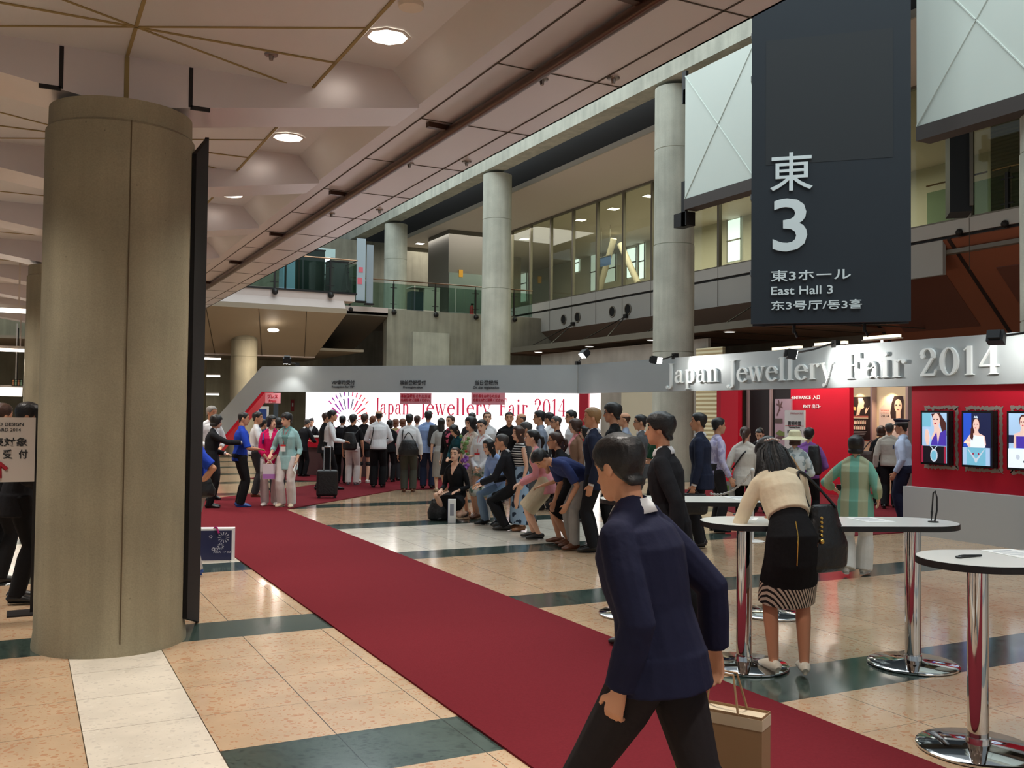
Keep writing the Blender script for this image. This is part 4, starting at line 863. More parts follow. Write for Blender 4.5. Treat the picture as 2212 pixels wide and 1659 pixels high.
t = thing('hydrant_sign', 'narrow red vertical sign on the pale concrete wall', 'sign', (0,0,0)); p = onY(628,888,45.48); q = onY(635.5,863,45.48); t.location = p
g = G(); g.box(p.x,q.x,45.46,45.499,p.z,q.z); g.build('sign_plate', M('sign_red', (150,30,36), .5), t)
g = G(); g.box(p.x*.7+q.x*.3,p.x*.3+q.x*.7,45.455,45.459,p.z*.6+q.z*.4,p.z*.3+q.z*.7); g.build('sign_mark', LETW, t)
# ------------------------------------------------------------------ people
def rotx(a): return Matrix.Rotation(math.radians(a), 3, 'X')
def roty(a): return Matrix.Rotation(math.radians(a), 3, 'Y')
def rotz(a): return Matrix.Rotation(math.radians(a), 3, 'Z')
HP = [(-.118,.020,.075,.030),(-.106,.040,.087,.0),(-.085,.053,.091,-.03),(-.055,.062,.092,-.062),(-.02,.069,.090,-.085),(.01,.074,.091,-.098),(.04,.077,.094,-.103),(.07,.073,.087,-.099),(.095,.056,.064,-.078),(.110,.034,.036,-.048),(.118,.010,.006,-.018)]
def hprof(z):
    z = max(-.118, min(.118, z))
    for (a, *A), (b, *B) in zip(HP[:-1], HP[1:]):
        if a <= z <= b:
            t = (z-a)/(b-a); return [A[i]*(1-t)+B[i]*t for i in range(3)]
    return HP[-1][1:]
def head_geom(g, hc, Rh, sc, nose=1., n=16):
    def T(p): return hc+Rh@(Vector(p)*sc)
    vs = []
    for z, w, yf, yb in HP:
        yc, ry = (yf+yb)/2, (yf-yb)/2
        for i in range(n):
            a = 2*math.pi*i/n; s, c = math.sin(a), math.cos(a)
            vs.append(T((w*s*(abs(s)**-.15 if abs(s) > .01 else 1), yc+ry*c*(abs(c)**-.1 if abs(c) > .01 else 1), z)))
    fs = [(j*n+i, j*n+(i+1)%n, (j+1)*n+(i+1)%n, (j+1)*n+i) for j in range(len(HP)-1) for i in range(n)]
    fs += [tuple(range(n-1,-1,-1)), tuple(range((len(HP)-1)*n, len(HP)*n))]
    g.add(vs, fs)
    g.tube([T((0,.082,.012)), T((0,.098,-.015)), T((0,.112,-.036)), T((0,.094,-.044))], [.007*sc,.010*sc,(.014*sc,.012*sc),.010*sc], 8, up=Rh@Vector((1,0,0)))
    g.tube([T((-.045,.077,.027)),T((0,.088,.030)),T((.045,.077,.027))], .010*sc, 6)
    g.tube([T((-.022,.087,-.064)),T((0,.093,-.063)),T((.022,.087,-.064))], .010*sc, 6)
    for sgn in (-1, 1):
        c = T((sgn*.079,-.008,-.008)); k = len(g.v); g.sphere((0,0,0), .011*sc, .021*sc, .033*sc, 10, 6)
        for i in range(k, len(g.v)): g.v[i] = tuple(c+Rh@Vector(g.v[i]))
def hair_geom(g, hc, Rh, sc, style, vol=.014):
    def sm(x, a, b): t = max(0, min(1, (x-a)/(b-a))); return t*t*(3-2*t)
    def zl(th):
        if style in ('short','shaved'): return .066-.066*sm(th,35,75)-.03*sm(th,95,120)-.045*sm(th,115,145)
        if style == 'fringe': return .045-.055*sm(th,40,75)-.03*sm(th,95,120)-.045*sm(th,115,145)
        if style == 'bob': return .046-.145*sm(th,36,58)
        if style == 'long': return .066-.25*sm(th,34,62)-.07*sm(th,100,150)
        if style == 'tied': return .074-.07*sm(th,40,80)-.03*sm(th,90,115)-.05*sm(th,115,150)
        if style == 'bald': return .03-.05*sm(th,80,110)-.05*sm(th,115,150)
        return -.07
    ths = list(range(0, 360, 12)); n = len(ths); R_ = 9; bald = style == 'bald'
    outer = []; inner = []
    for r in range(R_+1):
        for th in ths:
            ta = th if th <= 180 else 360-th; t = r/R_; lo = zl(ta)
            top = .118
            if bald: top = .055 if ta > 70 else lo+.004
            z = top+(lo-top)*(t**.85)
            w, yf, yb = hprof(z if z > -.05 else -.045)
            if z < -.05 and style in ('long','bob'):
                w += .006; yf = .045
            yc, ry = (yf+yb)/2, (yf-yb)/2
            if z < -.05: yc -= .012
            for lst, o in ((outer, vol*(.5 if t > .93 else 1)), (inner, -.006)):
                zz = z+(o*.9 if z > .03 else 0)*sm(z,.03,.118)
                s, c = math.sin(math.radians(th)), math.cos(math.radians(th))
                lst.append(hc+Rh@(Vector(((w+o)*s, yc+(ry+o)*c, zz))*sc))
    k = len(outer); fs = []
    for r in range(R_):
        for i in range(n):
            j = (i+1) % n; a, b, c, d = r*n+i, r*n+j, (r+1)*n+j, (r+1)*n+i
            fs.append((a,b,c,d)); fs.append((k+d,k+c,k+b,k+a))
    for i in range(n):
        j = (i+1) % n; fs.append((R_*n+i,R_*n+j,k+R_*n+j,k+R_*n+i))
        if bald: fs.append((j,i,k+i,k+j))
    if not bald: fs.append(tuple(range(n))); fs.append(tuple(range(k+n-1,k-1,-1)))
    g.add(outer+inner, fs)
def ik(a, t, l1, l2, pole):
    d = t-a; L = d.length
    if L > (l1+l2)*.998: t = a+d*((l1+l2)*.998/L); d = t-a; L = d.length
    if L < abs(l1-l2)+.02: L = abs(l1-l2)+.02
    u = d.normalized(); p = Vector(pole); p = (p-u*p.dot(u)); p = p.normalized() if p.length > 1e-4 else Vector((0,-1,0))
    x = (l1*l1-l2*l2+L*L)/(2*L); h = math.sqrt(max(0, l1*l1-x*x))
    return a+u*x+p*h, t
def remesh(g, vox, it=3, fac=.5):
    me = bpy.data.meshes.new('tmp'); me.from_pydata(g.v, [], g.f)
    bm = bmesh.new(); bm.from_mesh(me); bmesh.ops.recalc_face_normals(bm, faces=bm.faces); bm.to_mesh(me); bm.free()
    o = bpy.data.objects.new('tmp', me); COL.objects.link(o)
    r = o.modifiers.new('r','REMESH'); r.mode = 'VOXEL'; r.voxel_size = vox; r.use_smooth_shade = True
    if it: s = o.modifiers.new('s','SMOOTH'); s.factor = fac; s.iterations = it
    dg = bpy.context.evaluated_depsgraph_get(); out = bpy.data.meshes.new_from_object(o.evaluated_get(dg))
    bpy.data.objects.remove(o); bpy.data.meshes.remove(me); return out
def centers(me):
    n = len(me.polygons); c = np.empty(n*3); me.polygons.foreach_get('center', c); return c.reshape(-1, 3)
def put(name, me, mats, parent, idx=None):
    me.materials.clear()
    for m_ in mats: me.materials.append(m_)
    if idx is not None: me.polygons.foreach_set('material_index', np.asarray(idx, dtype=np.int32))
    me.polygons.foreach_set('use_smooth', np.ones(len(me.polygons), dtype=bool)); me.name = name
    o = bpy.data.objects.new(name, me); COL.objects.link(o); o.parent = parent; return o
SKINS = {'m': M('skin_tan', (206,152,120), .55, spec=.35), 'f': M('skin_light', (224,176,148), .55, spec=.35), 'd': M('skin_deep', (178,122,92), .55, spec=.35)}
EYE = M('eye_dark', (52,36,30), .3); LIPM = M('lip_red', (168,84,80), .5); LIPN = M('lip_plain', (172,108,92), .55)
HAIRC = {'black': M('hair_black', (22,19,19), .45, bump=.22, bscale=60), 'brown': M('hair_brown', (66,42,32), .45, bump=.22, bscale=60), 'auburn': M('hair_auburn', (112,66,42), .45, bump=.22, bscale=60), 'grey': M('hair_grey', (128,124,120), .55, bump=.22, bscale=60), 'salt': M('hair_salt', (66,62,60), .5, bump=.22, bscale=60), 'blond': M('hair_blond', (150,116,76), .5, bump=.22, bscale=60)}
HEIGHTS = []
def person(label, x, y, az, H, sex='m', skin=None, hair=('short','black'), pose=None, top=None, bottom=None, shoes=('black',), vox=.0085, group=None, extras=()):
    pose = pose or {}; s = H/1.72; fem = sex == 'f'
    t = thing('person', label, 'person', (x, y, pose.get('base', .012)), -az, group)
    V = Vector; sk = SKINS[skin or sex]
    lean, side, twist = pose.get('lean', 2), pose.get('side', 0), pose.get('twist', 0)
    hip = V((pose.get('hx',0)*H, pose.get('hy',0)*H, pose.get('hip',.53)*H))
    R = rotz(twist)@roty(side)@rotx(-lean); R1 = rotz(twist*.4)@roty(side*.5)@rotx(-lean*.6)
    pw = hip+R1@V((0,0,.09*H)); pc = pw+R@V((0,0,.13*H)); pn = pc+R@V((0,0,.085*H))
    yaw, pit, tilt = pose.get('head', (0,0,0)); Rh = rotz(-yaw)@roty(tilt)@rotx(-pit)
    Rn = rotz(-yaw*.4)@rotx(-(lean*.5+pit*.5)); hc = pn+Rn@V((0,.012*H,.100*H))
    sw = (.100 if fem else .110)*H*pose.get('broad',1)
    sh = {}; el = {}; wr = {}; hj = {}; kn = {}; an = {}
    for k, sg in (('r',1),('l',-1)):
        sh[k] = pn+R@V((sg*sw*.96,0,-.052*H))
        o = pose.get(k+'a', (.035,.02,-.315)); tg = sh[k]+V((sg*o[0]*H, o[1]*H, o[2]*H))
        pl = pose.get(k+'p', (.35,-1,-.1)); el[k], wr[k] = ik(sh[k], tg, .172*H, .150*H, V((sg*pl[0],pl[1],pl[2])))
        hj[k] = hip+R1@V((sg*(.050 if not fem else .052)*H,0,-.015*H))
        f_ = pose.get(k+'f', (.055,0,0)); tg = V((sg*f_[0]*H, f_[1]*H, .046*H+f_[2]*H)); kp = pose.get(k+'k', (.15,1,0))
        kn[k], an[k] = ik(hj[k], tg, .245*H, .240*H, V((sg*kp[0],kp[1],kp[2])))
    X = R@V((1,0,0)); X1 = R1@V((1,0,0)); bw = pose.get('bulk',1.0)
    def torso(g, off, z0, low=None):
        ww = (.118 if fem else .138)*bw; hw = (.160 if fem else .150)*bw; cw = (.142 if fem else .165)*bw; shw = (.135 if fem else .16)*bw
        pts = [hip+R1@V((0,-.01*s,z0*H)), hip+R1@V((0,-.012*s,.0)), pw, pw+R@V((0,.006*s,.065*H)), pc+R@V((0,.012*s if fem else .004*s,0)), pc+R@V((0,0,.045*H)), pn+R@V((0,-.005*s,-.012*H))]
        rad = [(hw*s+off,.112*s*bw+off), (hw*s+off,.115*s*bw+off), (ww*s+off,.092*s*bw+off), (cw*.93*s+off,.108*s*bw+off), (cw*s+off,(.118 if fem else .112)*s*bw+off), (shw*s+off*.8,.088*s*bw+off*.8), (.062*s+off*.6,.058*s+off*.6)]
        if off == 0: rad[0] = (.130*s,.082*s)
        if z0 > .001: pts = [pts[0]]+pts[3:]; rad = [(.126*s*bw+off,.100*s*bw+off)]+rad[3:]
        g.tube(pts, rad, 18, up=X1)
        for k in ('r','l'): g.tube([pn+R@V((0,-.004*s,.004*H)), pn.lerp(sh[k],.5)+R@V((0,-.004*s,.004*H)), sh[k].lerp(pn,.08)], [.050*s+off*.5,.048*s+off*.5,.040*s+off*.5], 12)
    def arm(g, k, off, f=1.0, w=1.0, cuff=1.0):
        a, b, c = sh[k], el[k], wr[k]; sc = s*(.88 if fem else 1)
        r = [.043*sc+off*w, .045*sc+off*w, .038*sc+off*w, .036*sc+off*w, (.024*sc+off*w)*cuff]
        pts = [a-(sh[k]-pn).normalized()*.02, a.lerp(b,.45), b, b.lerp(c,.3), c]
        if f < 1:
            if f <= .5: q = f/.5; pts = [pts[0], a.lerp(b,.4*q), a.lerp(b,q)]; r = [r[0], r[1]+.004, r[2]+.010]
            else: q = (f-.5)/.5; pts = pts[:3]+[b.lerp(c,q*.5), b.lerp(c,q)]; r = r[:4]+[.030*sc+off*w]
        g.tube(pts, r, 12); g.sphere(tuple(pts[0]), r[0]*.98, n=12, k=8)
        if len(pts) > 3: g.sphere(tuple(b), r[2]*.98, n=10, k=6)
    def leg(g, k, off, f=1.0, lo=0., hem=None):
        a, b, c = hj[k], kn[k], an[k]; sc = s*(.95 if fem else 1)
        r = [.086*sc+off, .074*sc+off, .053*sc+off, .055*sc+off+lo*.4, .034*sc+off+lo]
        pts = [a+V((0,0,.03*H))*.5, a.lerp(b,.45), b, b.lerp(c,.32), c-V((0,0,.015*H)) if f >= 1 else c]
        if hem: r[4] = hem*s
        if f < 1:
            if f <= .5: q = f/.5; pts = pts[:1]+[a.lerp(b,.5*q), a.lerp(b,q)]; r = [r[0]+.004, r[1]+.01, r[1]*(1-q)+r[2]*q+.014]
            else: q = (f-.5)/.5; pts = pts[:3]+[b.lerp(c,.5*q), b.lerp(c,q)]
        g.tube(pts, r, 14); g.sphere(tuple(b), r[min(2,len(r)-1)]*.97, n=12, k=8); g.sphere(tuple(a), r[0]*.98, n=12, k=8)
    # ---- the body: one continuous skin
    g = G(); torso(g, 0, -.045); g.tube([pn-R@V((0,0,.03*H)), pn+Rn@V((0,.004*H,.03*H)), hc+Rh@V((0,-.018*s,-.065*s))], [.060*s*(.88 if fem else 1), .052*s*(.86 if fem else 1), .052*s*(.86 if fem else 1)], 12)
    head_geom(g, hc, Rh, s)
    hands = {}
    for k, sg in (('r',1),('l',-1)):
        arm(g, k, 0); leg(g, k, 0)
        d = (wr[k]-el[k]).normalized(); n_ = V((-sg,0,0)) if abs(d.z) > .6 else V((0,0,-1)); n_ = V(pose.get(k+'n', n_)); n_ = (n_-d*n_.dot(d)).normalized()
        b_ = d.cross(n_); ref = V((0,1,0)) if abs(d.z) > .6 else V((-sg,0,.3))
        if b_.dot(ref) < 0: b_ = -b_
        hl = .105*H; hs = s*(.9 if fem else 1); w0 = wr[k]; curl = pose.get(k+'c', .35)
        g.tube([w0-d*.02, w0+d*.03*hs, w0+d*.085*hs], [(.026*hs,.019*hs),(.036*hs,.016*hs),(.040*hs,.014*hs)], 10, up=b_)
        for q, (off, L) in enumerate(((.029,.068),(.010,.076),(-.010,.071),(-.029,.056))):
            p0 = w0+d*.078*hs+b_*off*hs; p1 = p0+(d*(1-curl*.35)+n_*curl*.5).normalized()*L*.5*hs; p2 = p1+(d*(1-curl*1.1)+n_*curl*1.3).normalized()*L*.55*hs
            g.tube([p0,p1,p2], [.0098*hs,.0092*hs,.0078*hs], 7); g.sphere(tuple(p2), .0078*hs, n=7, k=5)
        p0 = w0+d*.03*hs+b_*.025*hs; p1 = p0+(d*.6+b_*.75+n_*.15).normalized()*.036*hs; p2 = p1+(d*.9+b_*.25+n_*.3).normalized()*.03*hs
        g.tube([p0,p1,p2], [.013*hs,.0115*hs,.009*hs], 7); g.sphere(tuple(p2), .009*hs, n=7, k=5)
        hands[k] = w0+d*.07*hs
        fy = V(pose.get(k+'d', (sg*.18,1,0))).normalized(); fx = V((fy.y,-fy.x,0))
        g.tube([an[k]-fy*.035*s+V((0,0,-.022*s)), an[k]+fy*.05*s+V((0,0,-.036*s)), an[k]+fy*.14*s+V((0,0,-.048*s))], [(.032*s,.034*s),(.036*s,.028*s),(.034*s,.016*s)], 10, up=fx)
    me = remesh(g, vox, 1, .4)
    C = (centers(me)-np.array(hc)) @ np.array(Rh) / s
    idx = np.zeros(len(C), int); fr = (C[:,1] > .06) & (abs(C[:,0]) < .07) & (abs(C[:,2]) < .12); ax = abs(C[:,0]); z = C[:,2]
    idx[fr & (abs(z-.003) < .0068) & (ax > .021) & (ax < .043)] = 1
    idx[fr & (abs(z-.028) < .0055) & (ax > .018) & (ax < .050)] = 2
    idx[fr & (abs(z+.064) < .009) & (ax < .026) & (C[:,1] > .08)] = 3
    put('body', me, [sk, EYE, HAIRC[hair[1]] if hair[1] not in ('blond','grey') else LIPN, LIPM if fem else LIPN], t, idx)
    # ---- hair
    st = hair[0]; base = {'bun':'tied','pony':'tied','cap':'short','hat':'bob'}.get(st, st); g = G()
    hair_geom(g, hc, Rh, s, base, {'shaved':.005,'bob':.022,'long':.018,'tied':.010,'cap':.006,'bald':.006}.get(base, .013)*(hair[2] if len(hair) > 2 else 1))
    if st == 'bun': g.sphere(tuple(hc+Rh@V((0,-.125*s,.05*s))), .045*s, n=12, k=8)
    if st == 'pony': q = hc+Rh@V((0,-.11*s,.03*s)); g.tube([q, q+Rh@V((0,-.035*s,-.02*s)), q+V((0,0,-.09*s))-Rh@V((0,.05*s,0)), q+V((0,0,-.2*s))-Rh@V((0,.02*s,0))], [.022*s,.032*s,.030*s,.008*s], 10)
    me = remesh(g, vox*1.05, 2); put('hair', me, [HAIRC[hair[1]]], t)
    # ---- bottom
    bl = 0.
    if bottom:
        kind, bm_ = bottom[0], bottom[1]; o = bottom[2] if len(bottom) > 2 else {}
        mt = bm_; g = G()
        if kind in ('trousers','shorts'):
            off = .012+o.get('loose',0)
            g.tube([hip+R1@V((0,-.006*s,.075*H)), hip+R1@V((0,-.012*s,.0)), hip+R1@V((0,-.01*s,-.05*H))], [((.128 if fem else .145)*s*bw+.008,.100*s*bw+.008),((.160 if fem else .152)*s*bw+off,.117*s*bw+off),((.150)*s*bw+off,.105*s+off)], 18, up=X1)
            for k in ('r','l'): leg(g, k, off, 1.0 if kind == 'trousers' else o.get('len',.3), o.get('flare',.018), None)
            put(kind, remesh(g, vox*1.15, 3), [mt], t)
        else:
            L = o.get('len', .30)*H; fl = o.get('flare', .02); mk = (kn['r']+kn['l'])/2; ma = (an['r']+an['l'])/2
            spread = abs((kn['r']-kn['l']).x)/2; thl = .245*H
            p1 = (hj['r']+hj['l'])/2
            if L <= thl: low = p1.lerp(mk, L/thl)
            else: low = mk+(ma-mk)*((L-thl)/(.24*H))
            sp2 = spread*(min(1, L/thl)); fwd = abs((kn['r']-kn['l']).y)/2*min(1,L/thl)
            g.tube([pw, hip+R1@V((0,-.012*s,.02*H)), p1+(low-p1)*.25, p1.lerp(low,.6), low], [(.126*s*bw+.01,.098*s*bw+.01),(.164*s*bw+.012,.122*s*bw+.012),(.170*s*bw+.014,.125*s+.014),(max(.158*s,sp2+.08*s)+fl*.5,.112*s+fwd*.6+fl*.5),(max(.130*s,sp2+.075*s)+fl,.095*s+fwd+fl)], 20, up=X1)
            if o.get('bodice'): g.tube([hip+R1@V((0,-.012*s,.0)), pw, pw+R@V((0,.006*s,.065*H)), pc+R@V((0,.012*s,.01*H))], [(.155*s+.010,.115*s+.010),(.122*s+.009,.094*s+.009),(.133*s+.009,.108*s+.007),(.142*s+.008,.116*s+.007)], 18, up=X1)
            me = remesh(g, vox*1.15, 3); ix = None; mm = [mt]
            if o.get('band'):
                Cc = centers(me); dirn = np.array((low-p1).normalized()); h_ = (Cc-np.array(p1))@dirn; ix = (h_ > L-.16*s).astype(int); mm = [mt, o['band']]
            put(kind, me, mm, t, ix)
    # ---- top
    if top:
        kind, tm = top[0], top[1]; o = top[2] if len(top) > 2 else {}
        off = {'tee':.010,'shirt':.014,'jacket':.024,'blouse':.013,'dress':.011,'cardigan':.020}.get(kind,.014)+o.get('loose',0)
        hem = o.get('hem', {'jacket':-.10,'tee':-.045,'shirt':-.03,'blouse':-.05,'cardigan':-.09,'dress':-.02}.get(kind,-.04)); g = G()
        torso(g, off, hem)
        if hem < -.06:     # hang the skirt of the jacket straight down over the hips
            dn = (R1@V((0,0,-1))*.5+V((0,0,-.5))).normalized(); g.tube([hip+R1@V((0,-.012*s,.01*H)), hip+dn*(-hem)*H+R1@V((0,-.01,0))], [(.155*s*bw+off,.118*s*bw+off),(.163*s*bw+off*1.25,.124*s*bw+off*1.3)], 18, up=X1)
        sl = o.get('sleeve', {'tee':.42,'dress':.3}.get(kind, .97))
        if sl > 0:
            for k in ('r','l'): arm(g, k, off*.62+.003, sl, 1.0, 1.25)
        else:
            for k in ('r','l'): g.sphere(tuple(sh[k].lerp(pn,.25)), .05*s, n=10, k=6)
        me = remesh(g, vox*1.15, 3); mats = [tm]; ix = None
        if o.get('v'):       # opening at the chest: (material, half width, depth, tie material)
            vm, hw, dp = o['v'][:3]; Cc = (centers(me)-np.array(pn)) @ np.array(R) / s
            tt = np.clip((Cc[:,2]+dp)/dp, 0, 1.2); m1 = (Cc[:,1] > .0) & (Cc[:,2] > -dp) & (abs(Cc[:,0]) < hw*tt+.004)
            ix = m1.astype(int); mats = [tm, vm]
            if len(o['v']) > 3: ix[m1 & (abs(Cc[:,0]) < .02+.01*(1-tt))] = 2; mats.append(o['v'][3])
        put({'tee':'t_shirt','dress':'dress_top'}.get(kind, kind), me, mats, t, ix)
        if o.get('cuff'):
            g = G()
            for k in ('r','l'): d = (wr[k]-el[k]).normalized(); g.tube([wr[k]-d*.012, wr[k]+d*.012], .034*s, 12)
            g.build('cuff', o['cuff'], t, True, world=False)
        if o.get('collar'):
            g = G(); n_ = 20; vs = []; cr = off*.55
            for lv, (rx, ry, zz) in enumerate(((.066+cr,.064+cr,-.018),(.060+cr*.4,.058+cr*.4,.036),(.068+cr*.8,.068+cr*.8,.012),(.076+cr,.074+cr,-.020))):
                for i in range(n_):
                    a = math.radians(-72+(360-36)*i/(n_-1)+90+18); vs.append(pn+R@V((rx*s*math.cos(a), .004*s+ry*s*math.sin(a), zz*s+.006*s*math.sin(a)*-1)))
            g.add(vs, [(l*n_+i,l*n_+i+1,(l+1)*n_+i+1,(l+1)*n_+i) for l in range(3) for i in range(n_-1)])
            ob = g.build('collar', o['collar'], t, True, world=False); md = ob.modifiers.new('s','SOLIDIFY'); md.thickness = .004
    # ---- shoes
    if shoes:
        mt = shoes[1] if len(shoes) > 1 else M('shoe_'+shoes[0], {'black':(22,20,20),'brown':(104,60,36),'white':(226,222,214),'blue':(40,78,150),'beige':(206,184,156),'grey':(120,120,124),'tan':(150,100,64)}[shoes[0]], .35)
        heel = shoes[2] if len(shoes) > 2 else 0
        for k, sg in (('r',1),('l',-1)):
            fy = V(pose.get(k+'d', (sg*.18,1,0))).normalized(); fx = V((fy.y,-fy.x,0)); a = an[k]; z0 = a.z-.046*H; g = G(); q = lambda f, z_: V((a.x+fy.x*f*s, a.y+fy.y*f*s, z0+z_*s))
            g.tube([q(-.068,.030), q(-.05,.042), q(.0,.046), q(.06,.040), q(.13,.028), q(.185,.020), q(.198,.018)], [(.020*s,.022*s),(.036*s,.040*s),(.040*s,.045*s),(.044*s,.039*s),(.048*s,.028*s),(.034*s,.019*s),(.012*s,.012*s)], 12, up=fx)
            if heel: g.tube([q(-.045,.03), q(-.05,-.001)], [.022*s,.012*s], 8)
            else: g.tube([q(-.06,.008), q(.0,.008), q(.11,.008), q(.19,.008)], [(.032*s,.008*s),(.038*s,.008*s),(.046*s,.008*s),(.018*s,.008*s)], 10, up=fx)
            g.build('shoe', mt, t, True, world=False)
    if 'glasses' in extras:
        g = G(); T = lambda p: hc+Rh@(V(p)*s)
        for sg in (-1,1): g.tube([T((sg*.033+.024*math.cos(a*math.pi/6), .098-.008*abs(math.cos(a*math.pi/6)), .003+.017*math.sin(a*math.pi/6))) for a in range(13)], .0028*s, 5, caps=False); g.tube([T((sg*.057,.090,.006)), T((sg*.082,.0,.004))], .0028*s, 5)
        g.tube([T((-.01,.102,.006)),T((.01,.102,.006))], .0028*s, 5); g.build('glasses', M('glasses_frame', (24,22,22), .3), t, world=False)
    if 'cap' in extras:
        g = G(); T = lambda p: hc+Rh@(V(p)*s); n_ = 24; vs = []
        for rx, ry, zz in ((.086,.106,.050),(.088,.108,.085),(.118,.135,.125),(.112,.128,.136),(.02,.02,.142)):
            vs += [T((rx*math.sin(2*math.pi*i/n_), -.005+ry*math.cos(2*math.pi*i/n_), zz+.012*math.cos(2*math.pi*i/n_)*(zz > .1))) for i in range(n_)]
        g.add(vs, [(l*n_+i,l*n_+(i+1)%n_,(l+1)*n_+(i+1)%n_,(l+1)*n_+i) for l in range(4) for i in range(n_)]+[tuple(range(n_-1,-1,-1)), tuple(range(4*n_,5*n_))])
        cp = g.build('peaked_cap', M('cap_navy', (34,34,58), .7), t, True, world=False)
        g = G(); vs = []
        for zz, k_ in ((.066,1.0),(.082,1.0)): vs += [T((.0885*k_*math.sin(2*math.pi*i/n_), -.005+.1085*k_*math.cos(2*math.pi*i/n_), zz)) for i in range(n_)]
        g.add(vs, [(i,(i+1)%n_,n_+(i+1)%n_,n_+i) for i in range(n_)]); g.build('cap_band', M('cap_band_white', (225,225,228), .5), cp, True, world=False)
        g = G(); vs = [T(((.084+.0)*math.sin(math.radians(a)), -.005+.104*math.cos(math.radians(a)), .052)) for a in range(-70,71,14)]+[T((.098*math.sin(math.radians(a)), .0+.165*math.cos(math.radians(a)), .036)) for a in range(-70,71,14)]
        g.add(vs, [(i,i+1,12+i,11+i) for i in range(10)]); ob = g.build('cap_visor', M('visor_black', (14,14,18), .25), cp, True, world=False); md = ob.modifiers.new('s','SOLIDIFY'); md.thickness = .006
    if 'hat' in extras:
        g = G(); T = lambda p: hc+Rh@(V(p)*s); n_ = 28; vs = []
        for rx, ry, zz in ((.185,.195,.005),(.19,.2,.0),(.105,.125,.052),(.101,.121,.085),(.092,.110,.13),(.06,.075,.155),(.01,.01,.16)):
            vs += [T((rx*math.sin(2*math.pi*i/n_), -.005+ry*math.cos(2*math.pi*i/n_), zz)) for i in range(n_)]
        g.add(vs, [(l*n_+i,l*n_+(i+1)%n_,(l+1)*n_+(i+1)%n_,(l+1)*n_+i) for l in range(6) for i in range(n_)]); ob = g.build('sun_hat', M('hat_straw', (226,218,180), .8, bump=.4, bscale=120), t, True, world=False); md = ob.modifiers.new('s','SOLIDIFY'); md.thickness = .008
    Mw = Matrix.Translation((x,y,pose.get('base',.012)))@Matrix.Rotation(-az,4,'Z')
    wd = lambda p: Mw@p
    return dict(t=t, sh={k: wd(v) for k, v in sh.items()}, el={k: wd(v) for k, v in el.items()}, wr={k: wd(v) for k, v in wr.items()}, hand={k: wd(v) for k, v in hands.items()}, head=wd(hc), chest=wd(pc+R@V((0,.13*s,0))), back=wd(pc-R@V((0,.14*s,0))), hip=wd(hip), fwd=Vector((math.sin(az),math.cos(az),0)), right=Vector((math.cos(az),-math.sin(az),0)), s=s, neck=wd(pn), R=R, Mw=Mw, pc=pc, pn=pn, hc=hc)
def P(label, px, fy, tpx, f, sex='m', H=None, **kw):
    p = onZ(px, fy, 0); br = math.atan2(p.x, p.y)
    if H is None:
        d = ray(px, tpx); h = CAMH+d[2]*p.y/d[1]; H = (h-.012)/1.02
    HEIGHTS.append((label[:46], round(H, 2)))
    H = max(1.46, min(1.92, H))
    return person(label, p.x, p.y, br+math.radians(f), H, sex, **kw)
# wardrobe
def c_(name, rgb, **k): return cloth(name, rgb, **k)
BK = c_('black', (24,23,25)); BKS = c_('black_suit', (30,30,34)); NV = c_('navy_suit', (36,42,62)); WHS = c_('white_shirt', (224,224,226)); CR = c_('cream', (226,208,178)); GYS = c_('grey_suit', (86,86,88)); GYT = c_('light_grey', (160,158,154)); JEAN = c_('jeans_navy', (38,46,70)); JEANL = c_('jeans_light', (110,130,152)); RBLUE = c_('royal_blue', (34,66,176)); MAG = c_('magenta', (216,24,96)); WHP = c_('white_trousers', (220,210,206)); AQUA = c_('aqua_jacket', (158,196,196)); TEALT = c_('teal_top', (110,150,148)); SKYB = c_('sky_shirt', (140,164,208)); OLV = c_('olive_grey', (72,72,64)); BEIG = c_('beige', (188,168,120)); GRN = c_('green_polo', (28,62,40)); POLO = c_('blue_polo', (52,62,108)); LAV = c_('lavender', (190,184,212)); PURP = c_('purple', (128,82,150)); GUARD = c_('guard_blue', (176,190,216)); NVT = c_('guard_navy', (32,36,58)); TEALD = c_('dark_teal', (24,66,74)); PKC = c_('pink', (226,150,156)); LGSH = c_('stone_shirt', (190,182,170)); BRN = c_('brown_cardigan', (146,112,92)); CHAR = c_('charcoal', (46,44,46)); BLSH = c_('blue_grey_shirt', (140,150,168)); WINE = c_('wine_black', (42,24,26))
def pattern(name, a, b, scale, kind='vor', thr=.35):
    mt = M('cloth_'+name, a, .85, spec=.2); nt = mt.node_tree; bs = nt.nodes['Principled BSDF']; L = nt.links.new
    tc = nt.nodes.new('ShaderNodeTexCoord')
    if kind == 'vor': n = nt.nodes.new('ShaderNodeTexNoise'); n.inputs['Detail'].default_value = 1; out = n.outputs['Fac']
    else: n = nt.nodes.new('ShaderNodeTexWave'); n.bands_direction = kind; out = n.outputs['Fac']
    n.inputs['Scale'].default_value = scale; L(tc.outputs['Object'], n.inputs['Vector'])
    gt = nt.nodes.new('ShaderNodeMath'); gt.operation = 'GREATER_THAN'; gt.inputs[1].default_value = thr; L(out, gt.inputs[0])
    mx = nt.nodes.new('ShaderNodeMix'); mx.data_type = 'RGBA'; mx.inputs[6].default_value = (*lin(a),1); mx.inputs[7].default_value = (*lin(b),1); L(gt.outputs[0], mx.inputs[0]); L(mx.outputs[2], bs.inputs['Base Color']); return mt
